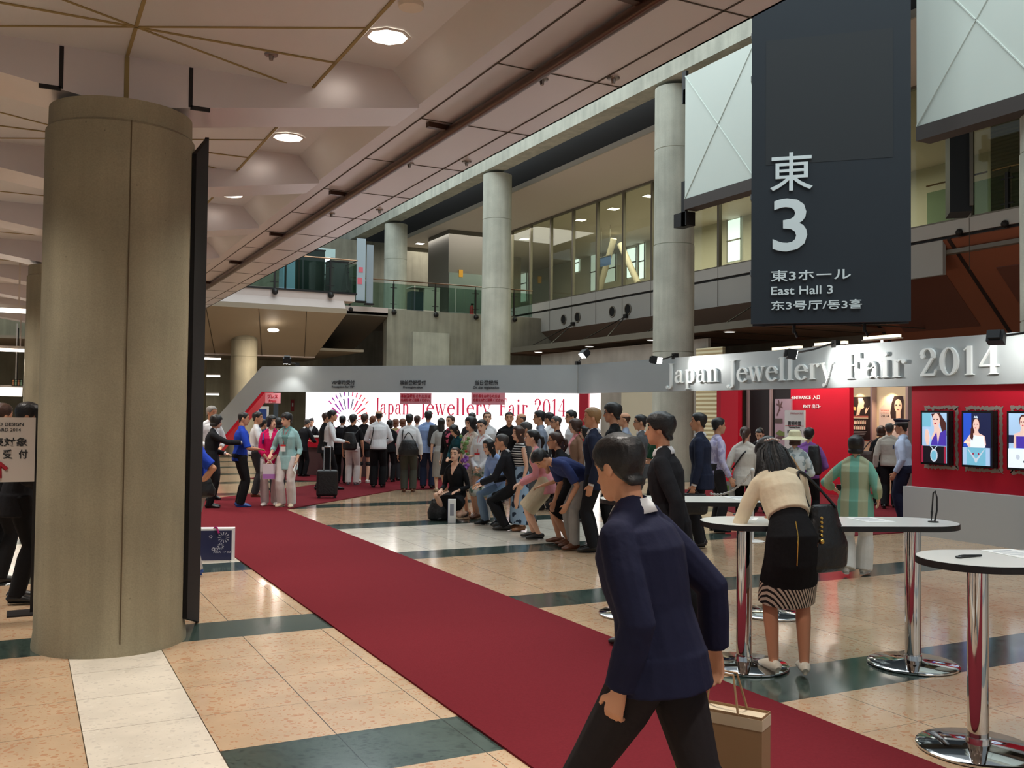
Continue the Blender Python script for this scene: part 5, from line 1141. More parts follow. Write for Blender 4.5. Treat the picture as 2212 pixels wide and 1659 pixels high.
FLOR = pattern('floral_skirt', (150,176,200), (44,56,74), 9, thr=.55); FLOR2 = pattern('floral_shorts', (206,206,196), (110,130,110), 14, thr=.56); FLORT = pattern('floral_blouse', (212,220,220), (150,166,170), 16, thr=.55); PINKP = pattern('pink_print', (206,96,120), (40,26,34), 12, thr=.52); STRB = pattern('black_white_stripe', (30,30,32), (220,218,214), 9, 'Z', .72); GSTR = pattern('green_stripe', (120,176,156), (176,182,150), 1.7, 'X', .5); LACE = pattern('white_lace', (228,216,202), (206,190,176), 40, thr=.5); AZT = pattern('hem_band', (40,36,36), (206,190,172), 26, 'DIAGONAL', .42); PLAV = pattern('lavender_check', (200,194,220), (170,164,200), 16, thr=.5)
# arm poses (outward, forward, up) as shares of the height
FRONT = dict(ra=(-.045,.12,-.22), la=(-.045,.12,-.22), rp=(1,-.6,-.3), lp=(1,-.6,-.3))
CLASP = dict(ra=(-.075,.10,-.27), la=(-.075,.10,-.27), rp=(1,-.5,-.2), lp=(1,-.5,-.2))
WORK = dict(ra=(-.02,.17,-.17), la=(-.02,.17,-.17), rp=(.8,-.6,-.6), lp=(.8,-.6,-.6))
CROSS = dict(ra=(-.11,.12,-.15), la=(-.11,.10,-.17), rp=(1,-.2,-.5), lp=(1,-.2,-.5))
def mp(*ds, **k):
    r = {}
    for d in ds: r.update(d)
    r.update(k); return r
PER = {}
SUITV = (WHS, .055, .26, M('tie_dark', (40,42,60), .6)); OPENV = (WHS, .06, .22)
QG = 'visitors queueing at the reception'; GG = 'people lined up for the group photograph'
# --- left edge and the talkers by the aisle
PER['placard'] = P('person in black suit standing behind the white award placard at the left edge', 34, 1302, 862, 90, pose=mp(FRONT, head=(0,12,0)), top=('jacket',BKS), bottom=('trousers',BK), hair=('fringe','black'), extras=('glasses',))
P('person mostly cut off at the left edge behind the placard holder', -14, 1262, 866, 60, pose={}, top=('jacket',BKS), bottom=('trousers',BK), hair=('short','brown'))
PER['bluepolo'] = P('person in royal blue polo half hidden by the foreground column, elbow out', 421, 1243, 890, -95, H=1.66, pose=dict(lean=10, la=(.02,-.03,-.24), lp=(.25,-1.2,.1), ln=(1,.4,0), ra=(.03,.06,-.3), bulk=1.1), top=('tee',RBLUE,dict(loose=.012,sleeve=.44)), bottom=('trousers',GYT,dict(loose=.012)), shoes=('blue',))
P('person in black suit stretching an open hand out toward the right', 452, 1098, 893, 92, sex='f', pose=dict(lean=6, ra=(-.02,.30,-.075), rn=(0,0,1), rc=.1, la=(-.02,.13,-.2), head=(0,8,0)), top=('jacket',BKS,dict(cuff=WHS,v=OPENV)), bottom=('trousers',BK), hair=('bob','black'))
P('grey-haired person in white shirt behind the outstretched arm', 450, 1080, 874, 150, pose=mp(FRONT, head=(-20,5,0)), top=('shirt',WHS), bottom=('trousers',CHAR), hair=('short','grey'))
P('person in bright blue shirt and black trousers with blue sneakers, in profile', 517, 1096, 887, 82, pose=mp(WORK, head=(10,4,0), bulk=1.06), top=('tee',RBLUE,dict(loose=.008,sleeve=.5)), bottom=('trousers',BK,dict(loose=.006)), hair=('short','black',.5), shoes=('blue',))
P('person in white shirt and dark trousers behind the bright blue shirt', 549, 1074, 887, 85, pose=mp(WORK, head=(15,0,0)), top=('shirt',WHS), bottom=('trousers',CHAR), shoes=('brown',))
P('person in navy top seen between the white shirt and the magenta tunic', 563, 1060, 903, 50, pose={}, top=('shirt',NV), bottom=('trousers',CHAR))
PER['magenta'] = P('person in magenta tunic and white trousers facing the camera', 583, 1093, 895, 185, sex='f', pose=mp(CLASP, head=(-38,-4,4)), top=('blouse',MAG,dict(hem=-.19,loose=.014,sleeve=.72,v=(M('lace_cream',(226,210,200),.8),.035,.17))), bottom=('trousers',WHP,dict(loose=.012,flare=.02)), hair=('bob','black'), shoes=('white',))
P('dark-haired person behind the magenta tunic and the aqua jacket', 598, 1070, 901, 10, sex='f', pose={}, top=('shirt',NV), bottom=('trousers',CHAR), hair=('bob','black'))
PER['aqua'] = P('person in pale aqua jacket and cream trousers turning to the magenta tunic', 619, 1096, 889, -160, sex='f', pose=dict(head=(40,6,0), ra=(.05,.10,-.22), la=(.03,.06,-.29)), top=('jacket',AQUA,dict(hem=-.13,sleeve=.74,v=(TEALT,.085,.40))), bottom=('trousers',WHP,dict(loose=.012,flare=.022)), hair=('fringe','black',1.5), shoes=('beige',))
P('grey-haired person in black suit leaning over the reception counter', 652, 1030, 903, 45, pose=mp(WORK, lean=14, head=(0,20,0)), top=('jacket',BKS,dict(collar=WHS)), bottom=('trousers',BK), hair=('short','salt'))
P('receptionist with dark tied hair behind the left end of the counter', 672, 1019, 911, 195, sex='f', pose=mp(WORK, head=(0,25,0)), top=('jacket',BKS,dict(v=OPENV)), bottom=('trousers',BK), hair=('bun','black'))
# --- queue at the reception
PER['case'] = P('person in white shirt and dark vest pulling a black suitcase', 708, 1060, 883, 85, pose=mp(WORK, lean=5, lf=(.05,.10,0), rf=(.05,-.13,.01)), top=('shirt',WHS,dict(v=(BK,.11,.42))), bottom=('trousers',BK), hair=('fringe','black'))
P('dark-haired person just behind the vest wearer with the suitcase', 699, 1046, 889, 70, pose={}, top=('jacket',BKS), bottom=('trousers',BK), hair=('short','brown'))
P('person in black suit standing between the suitcase and the black T-shirt', 737, 1045, 896, 15, pose={}, top=('jacket',BKS,dict(collar=WHS)), bottom=('trousers',BK))
PER['bag1'] = P('person in black T-shirt and white trousers with a black sling bag', 760, 1049, 893, 12, pose=dict(head=(20,0,0), ra=(.04,.04,-.31)), top=('tee',BK), bottom=('trousers',WHP,dict(loose=.01)), shoes=('grey',), hair=('short','black',1.4))
P('person in black top and short dark shorts with bare legs', 785, 1044, 892, 8, sex='f', pose=dict(head=(25,0,0)), top=('tee',BK,dict(loose=.01)), bottom=('shorts',CHAR,dict(len=.28)), hair=('fringe','brown',1.5), shoes=('white',))
PER['strap1'] = P('balding person in white shirt and black trousers in the queue', 816, 1054, 884, 4, pose=mp(FRONT, bulk=1.08), top=('shirt',WHS,dict(loose=.016)), bottom=('trousers',BK,dict(loose=.014)), hair=('bald','black'))
P('auburn-haired person facing the counter left of the balding one', 803, 1037, 897, 5, sex='f', pose={}, top=('blouse',WINE), bottom=('trousers',BK), hair=('bob','auburn'))
P('person in loose black top at the right arm of the balding one', 840, 1042, 907, 8, sex='f', pose={}, top=('tee',BK,dict(loose=.025)), bottom=('trousers',BK), hair=('bob','black'))
P('auburn-haired person in khaki top and short white trousers', 853, 1035, 904, 0, sex='f', pose={}, top=('blouse',BEIG,dict(loose=.012)), bottom=('trousers',WHP), hair=('bob','auburn',1.3), shoes=('beige',))
PER['bag2'] = P('person in white shirt and olive grey trousers with a large black shoulder bag', 882, 1063, 892, 3, pose=dict(ra=(.05,.02,-.31)), top=('shirt',WHS,dict(loose=.012)), bottom=('trousers',OLV,dict(loose=.012)), shoes=('brown',), hair=('short','black',1.3))
P('brown-haired person just right of the olive trousers in the queue', 899, 1038, 896, 8, sex='f', pose={}, top=('blouse',WHS), bottom=('trousers',CHAR), hair=('fringe','brown',1.4))
PER['pack'] = P('person in sky blue shirt and dark jeans with a black backpack on one shoulder', 923, 1056, 885, 5, pose={}, top=('shirt',SKYB,dict(loose=.014,hem=-.07)), bottom=('trousers',JEAN,dict(loose=.01)), shoes=('black',), hair=('short','black',1.2))
P('long-haired person in grey dress at the end of the queue', 951, 1062, 901, 2, sex='f', pose={}, top=('dress',GYT,dict(sleeve=.4)), bottom=('skirt',GYT,dict(len=.33)), hair=('long','black'), shoes=('beige',None,1)[:1])
P('dark-haired person in the queue behind the bob-haired lace dress', 1018, 1062, 889, 0, pose={}, top=('shirt',CHAR), bottom=('trousers',BK))
P('auburn-haired person in pink blouse near the counter in the queue', 868, 1039, 903, 0, sex='f', pose={}, top=('blouse',PKC), bottom=('trousers',CHAR), hair=('bob','auburn'))
# --- the group being photographed
P('person in black cardigan over a pink printed dress at the left end of the group', 973, 1079, 895, -145, sex='f', pose=dict(head=(8,0,0)), top=('cardigan',BK,dict(sleeve=.72,v=(PINKP,.075,.34))), bottom=('skirt',BK,dict(len=.24)), hair=('tied','brown'), shoes=('beige',))
P('person in dark teal top looking down behind the lace dress', 994, 1085, 914, -125, sex='f', pose=mp(FRONT, lean=12, head=(0,30,0)), top=('blouse',TEALD), bottom=('trousers',BK), hair=('long','black'))
PER['kneel'] = P('person in black dress kneeling in front of the lace dress', 976, 1124, 985, -150, sex='f', H=1.58, pose=dict(hip=.24, hy=-.09, lean=6, rf=(.06,.02,0), lf=(.07,-.16,.02), rk=(.2,1,.6), lk=(.3,1,-.4), la=(.0,.13,-.2), ra=(-.02,.16,-.2), head=(-5,-5,0)), top=('dress',BK,dict(sleeve=.9,v=(SKINS['f'],.06,.17))), bottom=('skirt',BK,dict(len=.22)), hair=('tied','brown'))
PER['lace'] = P('bob-haired person in white lace dress with a visitor badge', 1018, 1117, 897, -140, sex='f', pose=dict(head=(10,2,0), la=(.0,.14,-.17), ra=(.04,.04,-.31)), top=('dress',LACE,dict(sleeve=.3)), bottom=('skirt',LACE,dict(len=.245,flare=.0)), hair=('bob','black',.9), shoes=('tan',))
PER['blouse'] = P('person in white blouse and floral shorts clasping hands in front', 1042, 1121, 903, -150, sex='f', pose=mp(CLASP, head=(0,8,6)), top=('blouse',WHS,dict(loose=.01)), bottom=('shorts',FLOR2,dict(len=.2,loose=.015)), hair=('tied','black',1.3), shoes=('brown',))
P('person with swept-back hair looking over the white blouse', 1050, 1078, 887, 175, sex='f', pose=dict(head=(0,-5,0)), top=('blouse',WHS), bottom=('trousers',CHAR), hair=('tied','brown'))
P('long-haired person crouching in pale jeans and light blue shirt', 1066, 1134, 918, -125, sex='f', H=1.6, pose=dict(hip=.37, hy=-.12, lean=30, rf=(.06,.05,0), lf=(.07,-.02,0), ra=(-.05,.17,-.22), la=(-.05,.17,-.22), head=(0,10,0)), top=('shirt',SKYB,dict(loose=.012)), bottom=('trousers',JEANL), hair=('long','black'), shoes=('black',))
P('person in dark suit squatting with a hand on the knee, looking away', 1092, 1144, 936, -72, H=1.68, pose=dict(hip=.37, hy=-.10, lean=24, rf=(.07,.04,0), lf=(.08,-.03,0), la=(.03,.20,-.21), lc=.2, ra=(.0,.17,-.2), head=(-15,0,0)), top=('jacket',BKS,dict(collar=WHS,hem=-.05)), bottom=('trousers',BK), hair=('short','salt',.7), vox=.008)
P('stern person in black T-shirt standing at the back of the group', 1098, 1086, 887, 180, pose=dict(bulk=1.1, head=(0,-4,0)), top=('tee',BK,dict(loose=.01)), bottom=('trousers',BK), hair=('short','black',.7))
P('bald person in profile beside the stern black T-shirt', 1128, 1088, 890, -100, pose={}, top=('shirt',CHAR), bottom=('trousers',BK), hair=('bald','salt'))
P('long brown-haired person in striped top and floral maxi skirt', 1122, 1146, 917, -115, sex='f', pose=dict(la=(.05,.03,-.31), ra=(.03,.05,-.3)), top=('tee',STRB,dict(sleeve=0)), bottom=('skirt',FLOR,dict(len=.47,flare=.05)), hair=('long','brown'), shoes=('tan',), vox=.008)
P('older person in grey suit leaning toward the camera crew', 1150, 1132, 907, -95, pose=dict(lean=12, head=(0,-2,0)), top=('jacket',GYS,dict(collar=WHS,v=OPENV)), bottom=('trousers',GYS), hair=('fringe','salt'))
P('person in glasses and blue-grey shirt behind the grey suit', 1168, 1102, 884, -92, pose={}, top=('shirt',BLSH,dict(collar=BLSH)), bottom=('trousers',CHAR), extras=('glasses',), hair=('short','black',1.2))
P('dark-haired person in white shirt at the rear behind the blue-grey shirt', 1188, 1086, 888, -60, pose={}, top=('shirt',WHS), bottom=('trousers',CHAR))
P('person in beige dress and pink cardigan bending at the knees', 1160, 1164, 930, -88, sex='f', H=1.6, pose=dict(hip=.455, hy=-.07, lean=20, rf=(.05,.03,0), lf=(.05,-.02,0), ra=(-.02,.15,-.24), la=(-.02,.14,-.24), head=(0,-2,0)), top=('cardigan',PKC,dict(v=(CR,.09,.5),hem=-.08)), bottom=('skirt',c_('linen',(206,190,160)),dict(len=.27,flare=.03)), hair=('pony','black'), shoes=('black',), vox=.0075)
P('person in black dress crouching with a hand raised to the cheek', 1216, 1176, 932, -88, sex='f', skin='m', H=1.6, pose=dict(hip=.455, hy=-.08, lean=26, rf=(.05,.03,0), lf=(.05,-.05,0), ra=(-.06,.14,.0), rp=(.6,.2,-1), la=(-.02,.16,-.22), head=(0,0,0)), top=('dress',BK,dict(sleeve=.25,loose=.01)), bottom=('skirt',BK,dict(len=.26,flare=.05)), hair=('pony','brown',1.3), shoes=('brown',), vox=.0075, extras=('glasses',))
P('close-cropped grey person with glasses in a dark T-shirt', 1204, 1104, 895, -105, pose=dict(bulk=1.06), top=('tee',WINE), bottom=('trousers',BK), hair=('shaved','salt'), extras=('glasses',))
P('person in glasses and white shirt between the cropped head and the blond suit', 1236, 1096, 883, -110, pose={}, top=('shirt',WHS), bottom=('trousers',CHAR), extras=('glasses',))
P('brown-bobbed person in brown cardigan over a pink camisole', 1246, 1124, 902, -110, sex='f', pose=dict(head=(8,0,0)), top=('cardigan',BRN,dict(v=(PKC,.085,.3))), bottom=('trousers',CHAR), hair=('bob','brown'))
P('dark-haired person peeking left of the blond suit', 1268, 1126, 917, -98, sex='f', pose={}, top=('blouse',WHS), bottom=('trousers',CHAR), hair=('long','black'))
P('person in blue polo bowing deeply with hands on the knees', 1246, 1185, 975, -118, H=1.70, pose=dict(hip=.50, hy=-.06, lean=72, ra=(.0,-.02,-.28), la=(.0,-.02,-.28), head=(0,62,0), rf=(.06,.0,0), lf=(.06,.05,0), lp=(.4,-1,.6), rp=(.4,-1,.6)), top=('tee',POLO,dict(sleeve=.42,loose=.006)), bottom=('trousers',GYT), hair=('short','black',1.4), shoes=('brown',), vox=.0075)
P('blond person in dark navy suit and white collar in profile', 1284, 1192, 876, -82, pose=dict(head=(-10,0,0), la=(.03,.0,-.31)), top=('jacket',NV,dict(collar=WHS,v=SUITV,cuff=WHS)), bottom=('trousers',BKS), hair=('short','blond'), vox=.0075)
P('tall person in black top with thick black hair, in profile', 1328, 1178, 866, -78, pose=dict(bulk=1.05), top=('shirt',BK), bottom=('trousers',BK), hair=('fringe','black',1.5), skin='m', vox=.0075, extras=('glasses',))
P('person with thinning hair behind the thick-haired black top', 1352, 1112, 888, -88, pose={}, top=('shirt',BLSH), bottom=('trousers',CHAR), hair=('bald','brown'))
P('person in glasses and grey suit with open white collar', 1387, 1136, 892, -84, pose=dict(head=(-10,0,0)), top=('jacket',GYS,dict(collar=WHS,v=OPENV)), bottom=('trousers',GYS), extras=('glasses',), hair=('short','black',.8))
P('person in dark green polo with folded arms', 1420, 1152, 898, -82, skin='m', pose=mp(CROSS, bulk=1.1), top=('tee',GRN,dict(loose=.01)), bottom=('trousers',BK), extras=('glasses',), hair=('short','black'))
# --- standing right of the group and walking past
PER['navy'] = P('person in navy suit holding a black briefcase, right of the group', 1514, 1182, 887, -84, pose=dict(la=(.04,.03,-.315), head=(0,-2,0), bulk=1.06), top=('jacket',NV,dict(collar=WHS,v=SUITV,cuff=WHS)), bottom=('trousers',BKS), hair=('short','black',.7), vox=.0075)
P('person in lavender checked shirt walking away behind the navy suit', 1546, 1150, 899, 70, pose=dict(ra=(.06,.06,-.3)), top=('shirt',PLAV), bottom=('trousers',CHAR))
P('person in black suit and white collar striding past behind the navy jacket', 1446, 1400, 884, -80, pose=dict(lean=6, lf=(.05,.14,0), rf=(.05,-.16,.02), la=(.05,-.08,-.3), ra=(.04,.08,-.3)), top=('jacket',BKS,dict(collar=WHS,v=SUITV)), bottom=('trousers',BK), hair=('fringe','black',1.5), vox=.007)
PER['walker'] = P('person in navy jacket striding across the carpet close to the camera', 1418, 1955, 940, -66, H=1.66, pose=dict(lean=13, hip=.515, lf=(.05,.24,0), rf=(.05,-.22,.03), la=(.02,-.02,-.300), ra=(.09,-.10,-.27), lc=.8, rc=.7, head=(14,14,0), bulk=1.06), top=('jacket',c_('navy_jacket',(28,30,54)),dict(collar=WHS,hem=-.065,loose=.012)), bottom=('trousers',c_('dark_trousers',(38,34,36)),dict(loose=.012)), hair=('fringe','black',1.0), skin='m', vox=.006)
# --- around the tables and the entrance
SHW = M('shoe_cream_heel', (214,204,186), .35)
PER['writer'] = P('person in cream bolero and black dress bending over the white table, seen from behind', 1706, 1464, 960, -16, sex='f', H=1.64, pose=dict(lean=30, hip=.535, hy=-.03, side=-7, head=(-18,50,0), la=(.01,.15,-.19), ra=(-.05,.19,-.17), lp=(.6,-.5,-.8), rp=(.6,-.5,-.8), rf=(.058,0,.012), lf=(.058,.02,.012)), top=('blouse',CR,dict(hem=.105,sleeve=.9,loose=.006)), bottom=('skirt',BK,dict(len=.25,flare=.012,band=AZT,bodice=True)), hair=('tied','black'), skin='d', shoes=('cream',SHW,1), vox=.006)
PER['green'] = P('person in green striped shirt and white trousers walking away between tables and entrance', 1848, 1243, 938, 8, sex='f', pose=dict(la=(.06,.12,-.19), lp=(1,-.6,-.4), ra=(.05,.06,-.25), lf=(.05,-.10,.015), rf=(.05,.04,0), bulk=1.12), top=('blouse',GSTR,dict(hem=-.13,loose=.02,sleeve=.8)), bottom=('trousers',c_('white_linen',(214,212,204)),dict(loose=.02,flare=.035)), hair=('bob','black',1.1), shoes=('white',), vox=.007)
PER['greenbag'] = P('person in white top and black leggings with a green-printed bag', 1608, 1152, 918, 8, sex='f', pose=dict(la=(.05,.05,-.27), lf=(.05,.08,0), rf=(.05,-.08,.01)), top=('blouse',c_('ivory',(214,206,194)),dict(loose=.02,hem=-.08,sleeve=.8)), bottom=('trousers',BK), hair=('pony','brown'), shoes=('beige',))
P('entrance attendant in black vest looking down beside the black panel', 1642, 1108, 923, 190, sex='f', pose=mp(WORK, head=(0,28,0)), top=('blouse',BK,dict(collar=WHS,v=(WHS,.06,.2))), bottom=('trousers',BK), hair=('bun','black'))
PER['hat'] = P('person in cream sun hat and floral blouse with a tan shoulder strap', 1716, 1168, 938, 6, sex='f', pose=mp(FRONT), top=('blouse',FLORT,dict(loose=.016,hem=-.08)), bottom=('trousers',CHAR), hair=('hat','brown'), extras=('hat',))
PER['purple'] = P('person in purple shirt with a black backpack beyond the sun hat', 1746, 1142, 921, 12, pose=mp(FRONT, bulk=1.05), top=('shirt',PURP,dict(loose=.012)), bottom=('trousers',BK), hair=('short','black',1.3))
PER['stone'] = P('person in pale stone shirt and black trousers walking in past the guard', 1921, 1099, 911, 4, pose=dict(la=(.05,.0,-.31), ra=(.03,.1,-.28), lf=(.05,-.12,.01), rf=(.05,.10,0)), top=('shirt',LGSH,dict(loose=.014)), bottom=('trousers',BK), hair=('short','salt',.8))
PER['brownbag'] = P('dark-haired person in black jacket with a brown shoulder bag ahead of the stone shirt', 1903, 1094, 918, 6, sex='f', pose={}, top=('jacket',BKS), bottom=('trousers',BK), hair=('bob','brown'))
PER['guard'] = P('uniformed guard in pale blue shirt and peaked navy cap beside the red wall', 1953, 1128, 904, -78, pose=dict(la=(.02,.05,-.30), head=(0,2,0)), top=('shirt',GUARD,dict(collar=GUARD,loose=.008)), bottom=('trousers',NVT,dict(loose=.012)), hair=('cap','black'), extras=('cap',), vox=.0075)
# ------------------------------------------------------------------ tables
TOPW = M('table_top_white', (226,226,220), .25, spec=.5); EDGE = M('table_edge_black', (22,20,20), .5); CHR = M('chrome', (205,205,205), .06, metal=1.)
PAPER = M('paper_white', (240,238,234), .7); PRINT = M('paper_print_grey', (150,150,160), .7); PENK = M('pen_black', (18,17,18), .35)
TH = .985
def high_table(label, A, B, hw, posts):
    A = Vector((*A,0)); B = Vector((*B,0)); u = (B-A).normalized(); w = Vector((-u.y,u.x,0)); t = thing('high_table', label, 'table', (A+B)/2, 0, 'white high tables for filling in forms')
    def outline(r, z): return [tuple(A+(u*-math.sin(a)+w*math.cos(a))*r+UP*z) for a in [math.pi*i/20 for i in range(21)]]+[tuple(B+(u*math.sin(a)+w*-math.cos(a))*r+UP*z) for a in [math.pi*i/20 for i in range(21)]]
    g = G(); g.prism(outline(hw-.004, TH-.004), (0,0,.004)); g.build('table_top', TOPW, t)
    g = G(); o = outline(hw, TH-.036); o2 = outline(hw, TH-.001); o3 = outline(hw-.006, TH-.0005); n = len(o)
    g.add(o+o2+o3, [(i,(i+1)%n,n+(i+1)%n,n+i) for i in range(n)]+[(n+i,n+(i+1)%n,2*n+(i+1)%n,2*n+i) for i in range(n)]+[tuple(range(n-1,-1,-1))]); g.build('edge_band', EDGE, t)
    for p in posts:
        g = G(); g.lathe([(0,.07),(.052,.07),(.052,TH-.037),(0,TH-.037)], 32, p); g.build('post', CHR, t, True)
        g = G(); g.lathe([(0,.0),(.29,.0),(.30,.006),(.30,.016),(.285,.024),(.10,.034),(.062,.04),(.058,.07),(0,.07)], 48, p); g.build('base_plate', CHR, t, True)
        g = G(); g.box(p[0]-.12,p[0]+.12,p[1]-.12,p[1]+.12,TH-.046,TH-.0365); g.build('mount_plate', DARKM, t)
p1 = onZ(1607,1432,.02); p2 = onZ(1972,1430,.02); u = (p2-p1).normalized()
high_table('white high table where the cream bolero writes', tuple(p1[:2]), tuple(p2[:2]), .30, [tuple(p1[:2]), tuple(p2[:2])])
p3 = onZ(2113,1612,.02); q3 = p3+u*1.19
high_table('white high table at the right edge nearest the camera', tuple(p3[:2]), tuple(q3[:2]), .30, [tuple(p3[:2]), tuple(q3[:2])])
p5 = onZ(1668,1322,.02); p4 = p5-u*1.2
high_table('white high table behind the striding navy jacket', tuple(p4[:2]), tuple(p5[:2]), .30, [tuple(p4[:2]), tuple(p5[:2])])
def paper(label, px, py, az, w=.21, h=.297, lines=7):
    c = onZ(px, py, TH); t = thing('form_sheet', label, 'paper', (c.x,c.y,TH), 0); d = Vector((math.cos(az),math.sin(az),0)); e = Vector((-d.y,d.x,0))
    g = G(); g.obox(c+UP*.0012, d, e, UP, w/2, h/2, .0008); g.build('sheet', PAPER, t)
    g = G()
    for k in range(lines): g.obox(c+UP*.0022+e*(h*.34-k*h*.1)-d*(.01 if k % 3 else .0), d, e, UP, w*(.36 if k % 2 else .28), h*.012 if k else h*.03, .0002)
    g.build('print_lines', PRINT, t)
au = math.atan2(u.y, u.x)
paper('white printed form lying flat on the table right of the handbag', 1880, 1123, au+.15)
paper('white form under the writing hand near the table end', 1612, 1121, au-.4, .15, .21)
paper('white form at the right edge on the nearest table', 2196, 1196, au+.2)
paper('white form on the table behind, left of the chain post', 1600, 1076, au+.1)
c = onZ(2016,1128,TH); t = thing('pen_stand', 'black pen on a springy desk stand at the table end', 'pen', (c.x,c.y,TH))
g = G(); g.lathe([(0,TH+.001),(.035,TH+.001),(.035,TH+.006),(0,TH+.008)], 20, (c.x,c.y)); g.build('stand_foot', PENK, t)
g = G(); g.tube([c+Vector((.01,-.004,.006)), c+Vector((.022,-.012,.08)), c+Vector((.022,-.012,.17)), c+Vector((.012,-.006,.215)), c+Vector((.0,0,.20))], .006, 8); g.build('stand_arm', PENK, t, True)
g = G(); g.tube([c+Vector((-.012,.006,.01)), c+Vector((-.008,.004,.075))], [.003,.009], 8); g.tube([c+Vector((-.008,.004,.075)), c+Vector((.0,0,.2))], .005, 8); g.build('pen_body', PENK, t, True)
def pen(label, px, py, L, az):
    c = onZ(px, py, TH); d = Vector((math.cos(az),math.sin(az),0)); t = thing('pen', label, 'pen', (c.x,c.y,TH))
    g = G(); g.tube([c-d*L/2+UP*.008, c-d*L*.3+UP*.008, c+d*L/2+UP*.006], [.008,.009,.005], 8); g.build('pen_body', PENK, t, True)
    g = G(); g.tube([c-d*L/2+UP*.006+Vector((.014*math.cos(a),.014*math.sin(a),0)) for a in np.linspace(0,6.28,13)], .005, 6, caps=False); g.build('pen_loop', PENK, t, True)
pen('black pen with a coiled loop lying on the nearest table', 2096, 1204, .16, au+.35)
pen('short black pen on the table beside the writing arm', 1602, 1113, .09, au)
# chain posts
t = thing('chain_post', 'slim white post holding the chain by the entrance', 'post', onZ(1625,1170,0)); q = t.location
g = G(); g.lathe([(0,0),(.16,0),(.165,.01),(.06,.025),(0,.03)], 28, (q.x,q.y)); g.build('post_base', M('post_white', (222,220,216), .4), t, True)
g = G(); g.lathe([(0,.02),(.02,.02),(.02,.93),(.028,.94),(.028,.97),(.012,.99),(0,.995)], 16, (q.x,q.y)); g.build('post_tube', MATS['post_white'], t, True)
def chain(label, a, b, sag):
    t = thing('chain', label, 'chain', a); L = (b-a).length; n = int(L*1.08/.045); CM = M('chain_white', (226,222,218), .5)
    for k in range(n):
        s0, s1 = k/n, (k+1)/n; pa = a.lerp(b,s0)-UP*sag*4*s0*(1-s0); pb = a.lerp(b,s1)-UP*sag*4*s1*(1-s1); d = (pb-pa).normalized(); w = (d.cross(UP)).normalized() if k % 2 else (d.cross(UP)).normalized().cross(d); c = (pa+pb)/2
        g = G(); g.tube([c+d*.032*math.cos(x)+w*.014*math.sin(x) for x in np.linspace(0,2*math.pi,11)], .006, 5, caps=False); g.build('link', CM, t, True)
chain('white plastic chain drooping from the white post toward the navy suit', Vector((q.x,q.y,.95)), onY(1535,1066,q.y+1.0)+UP*.0, .12)
# ------------------------------------------------------------------ things people carry
LEA = M('leather_black', (20,19,20), .4, bump=.3, bscale=30); LEAB = M('leather_brown', (62,40,34), .45, bump=.3, bscale=30); GOLD = M('gold', (206,170,90), .25, metal=1.)
def soft_bag(name, label, cat, c, u, w, d, h, mat, strap=None, sm=.02, vox=.012, taper=.75):
    c = Vector(c); u = Vector(u).normalized(); v = UP.cross(u); t = thing(name, label, cat, c)
    g = G(); g.tube([c-UP*h*.5, c-UP*h*.42, c-UP*h*.1, c+UP*h*.3, c+UP*h*.5], [(w*.36,d*.3),(w*.48,d*.46),(w*.5,d*.5),(w*.5*taper,d*.36),(w*.5*taper*.9,d*.16)], 16, up=u)
    me = remesh(g, vox, 8); me.transform(Matrix.Translation(-t.location)); put('bag_body', me, [mat], t)
    if strap:
        g = G(); g.tube(strap, .011, 6); g.build('strap', mat, t, True)
    return t
def arc(a, b, top, n=8): return [Vector(a).lerp(Vector(b), i/n)+(Vector(top)-(Vector(a)+Vector(b))/2)*math.sin(math.pi*i/n) for i in range(n+1)]
w_ = PER['writer']; s_ = w_['sh']['r']; rt = w_['right']; fw = w_['fwd']
c = s_+rt*.11-fw*.10-UP*.37
t = soft_bag('handbag', 'large black leather handbag with a gold charm on the right shoulder of the cream bolero', 'handbag', c, fw*.5+rt, .40, .19, .44, LEA, arc(c-rt*.10+UP*.20, c+rt*.08+UP*.20, s_-rt*.03+UP*.06-fw*.03, 12), vox=.010, taper=.6)
g = G(); q = c-rt*.05-fw*.10+UP*.14
for k in range(5): g.sphere(tuple(q-UP*.028*k-fw*.012), .011, n=8, k=6)
g.sphere(tuple(q-UP*.15-fw*.015), .019, n=10, k=8); g.build('gold_charm', GOLD, t, True)
g = G(); sp = w_['Mw']@(w_['hc']+Vector((0,-.06,.08)))
tg = G()
def mk_child(g_, name, mat, per): 
    return g_.build(name, mat, per['t'], True)
# the writer's long hair falling forward and over the shoulders, with a jewelled clip (children in her own space)
Mi = w_['Mw'].inverted(); H_ = w_['hc']; N_ = w_['pn']; S_1 = w_['s']
g = G(); rr = random.Random(11)
for i in range(34):
    a = -1+2*i/33; b = rr.uniform(-.02,.02); ln = rr.uniform(.02,.10)
    p0 = H_+Vector((a*.05,-.075,.085-abs(a)*.02)); p1 = H_+Vector((a*.098,-.112+.02*abs(a),.01+b)); p2 = H_.lerp(N_,.7)+Vector((a*.125,-.10+.05*abs(a),.0)); p3 = N_+Vector((a*.15+b,-.085+.10*a*a,-.02-ln)); 
    g.tube([p0,p1,p2,p3], [.012,.015,.013,.002], 6)
g.build('loose_hair', HAIRC['black'], w_['t'], True, world=False)
g = G()
for i in range(7): g.sphere(tuple(H_+Vector((-.05+.016*i,-.085,.105-.004*abs(i-3)))), .009, n=8, k=6)
g.build('hair_clip', M('clip_pearl', (200,180,170), .25, metal=.4), w_['t'], True, world=False)
from mathutils.bvhtree import BVHTree
sk = [o for o in w_['t'].children if o.name.startswith('skirt')][0]; bv = BVHTree.FromPolygons([v.co for v in sk.data.vertices], [tuple(p.vertices) for p in sk.data.polygons]); zp = []
hz = (Mi@w_['hip']).z
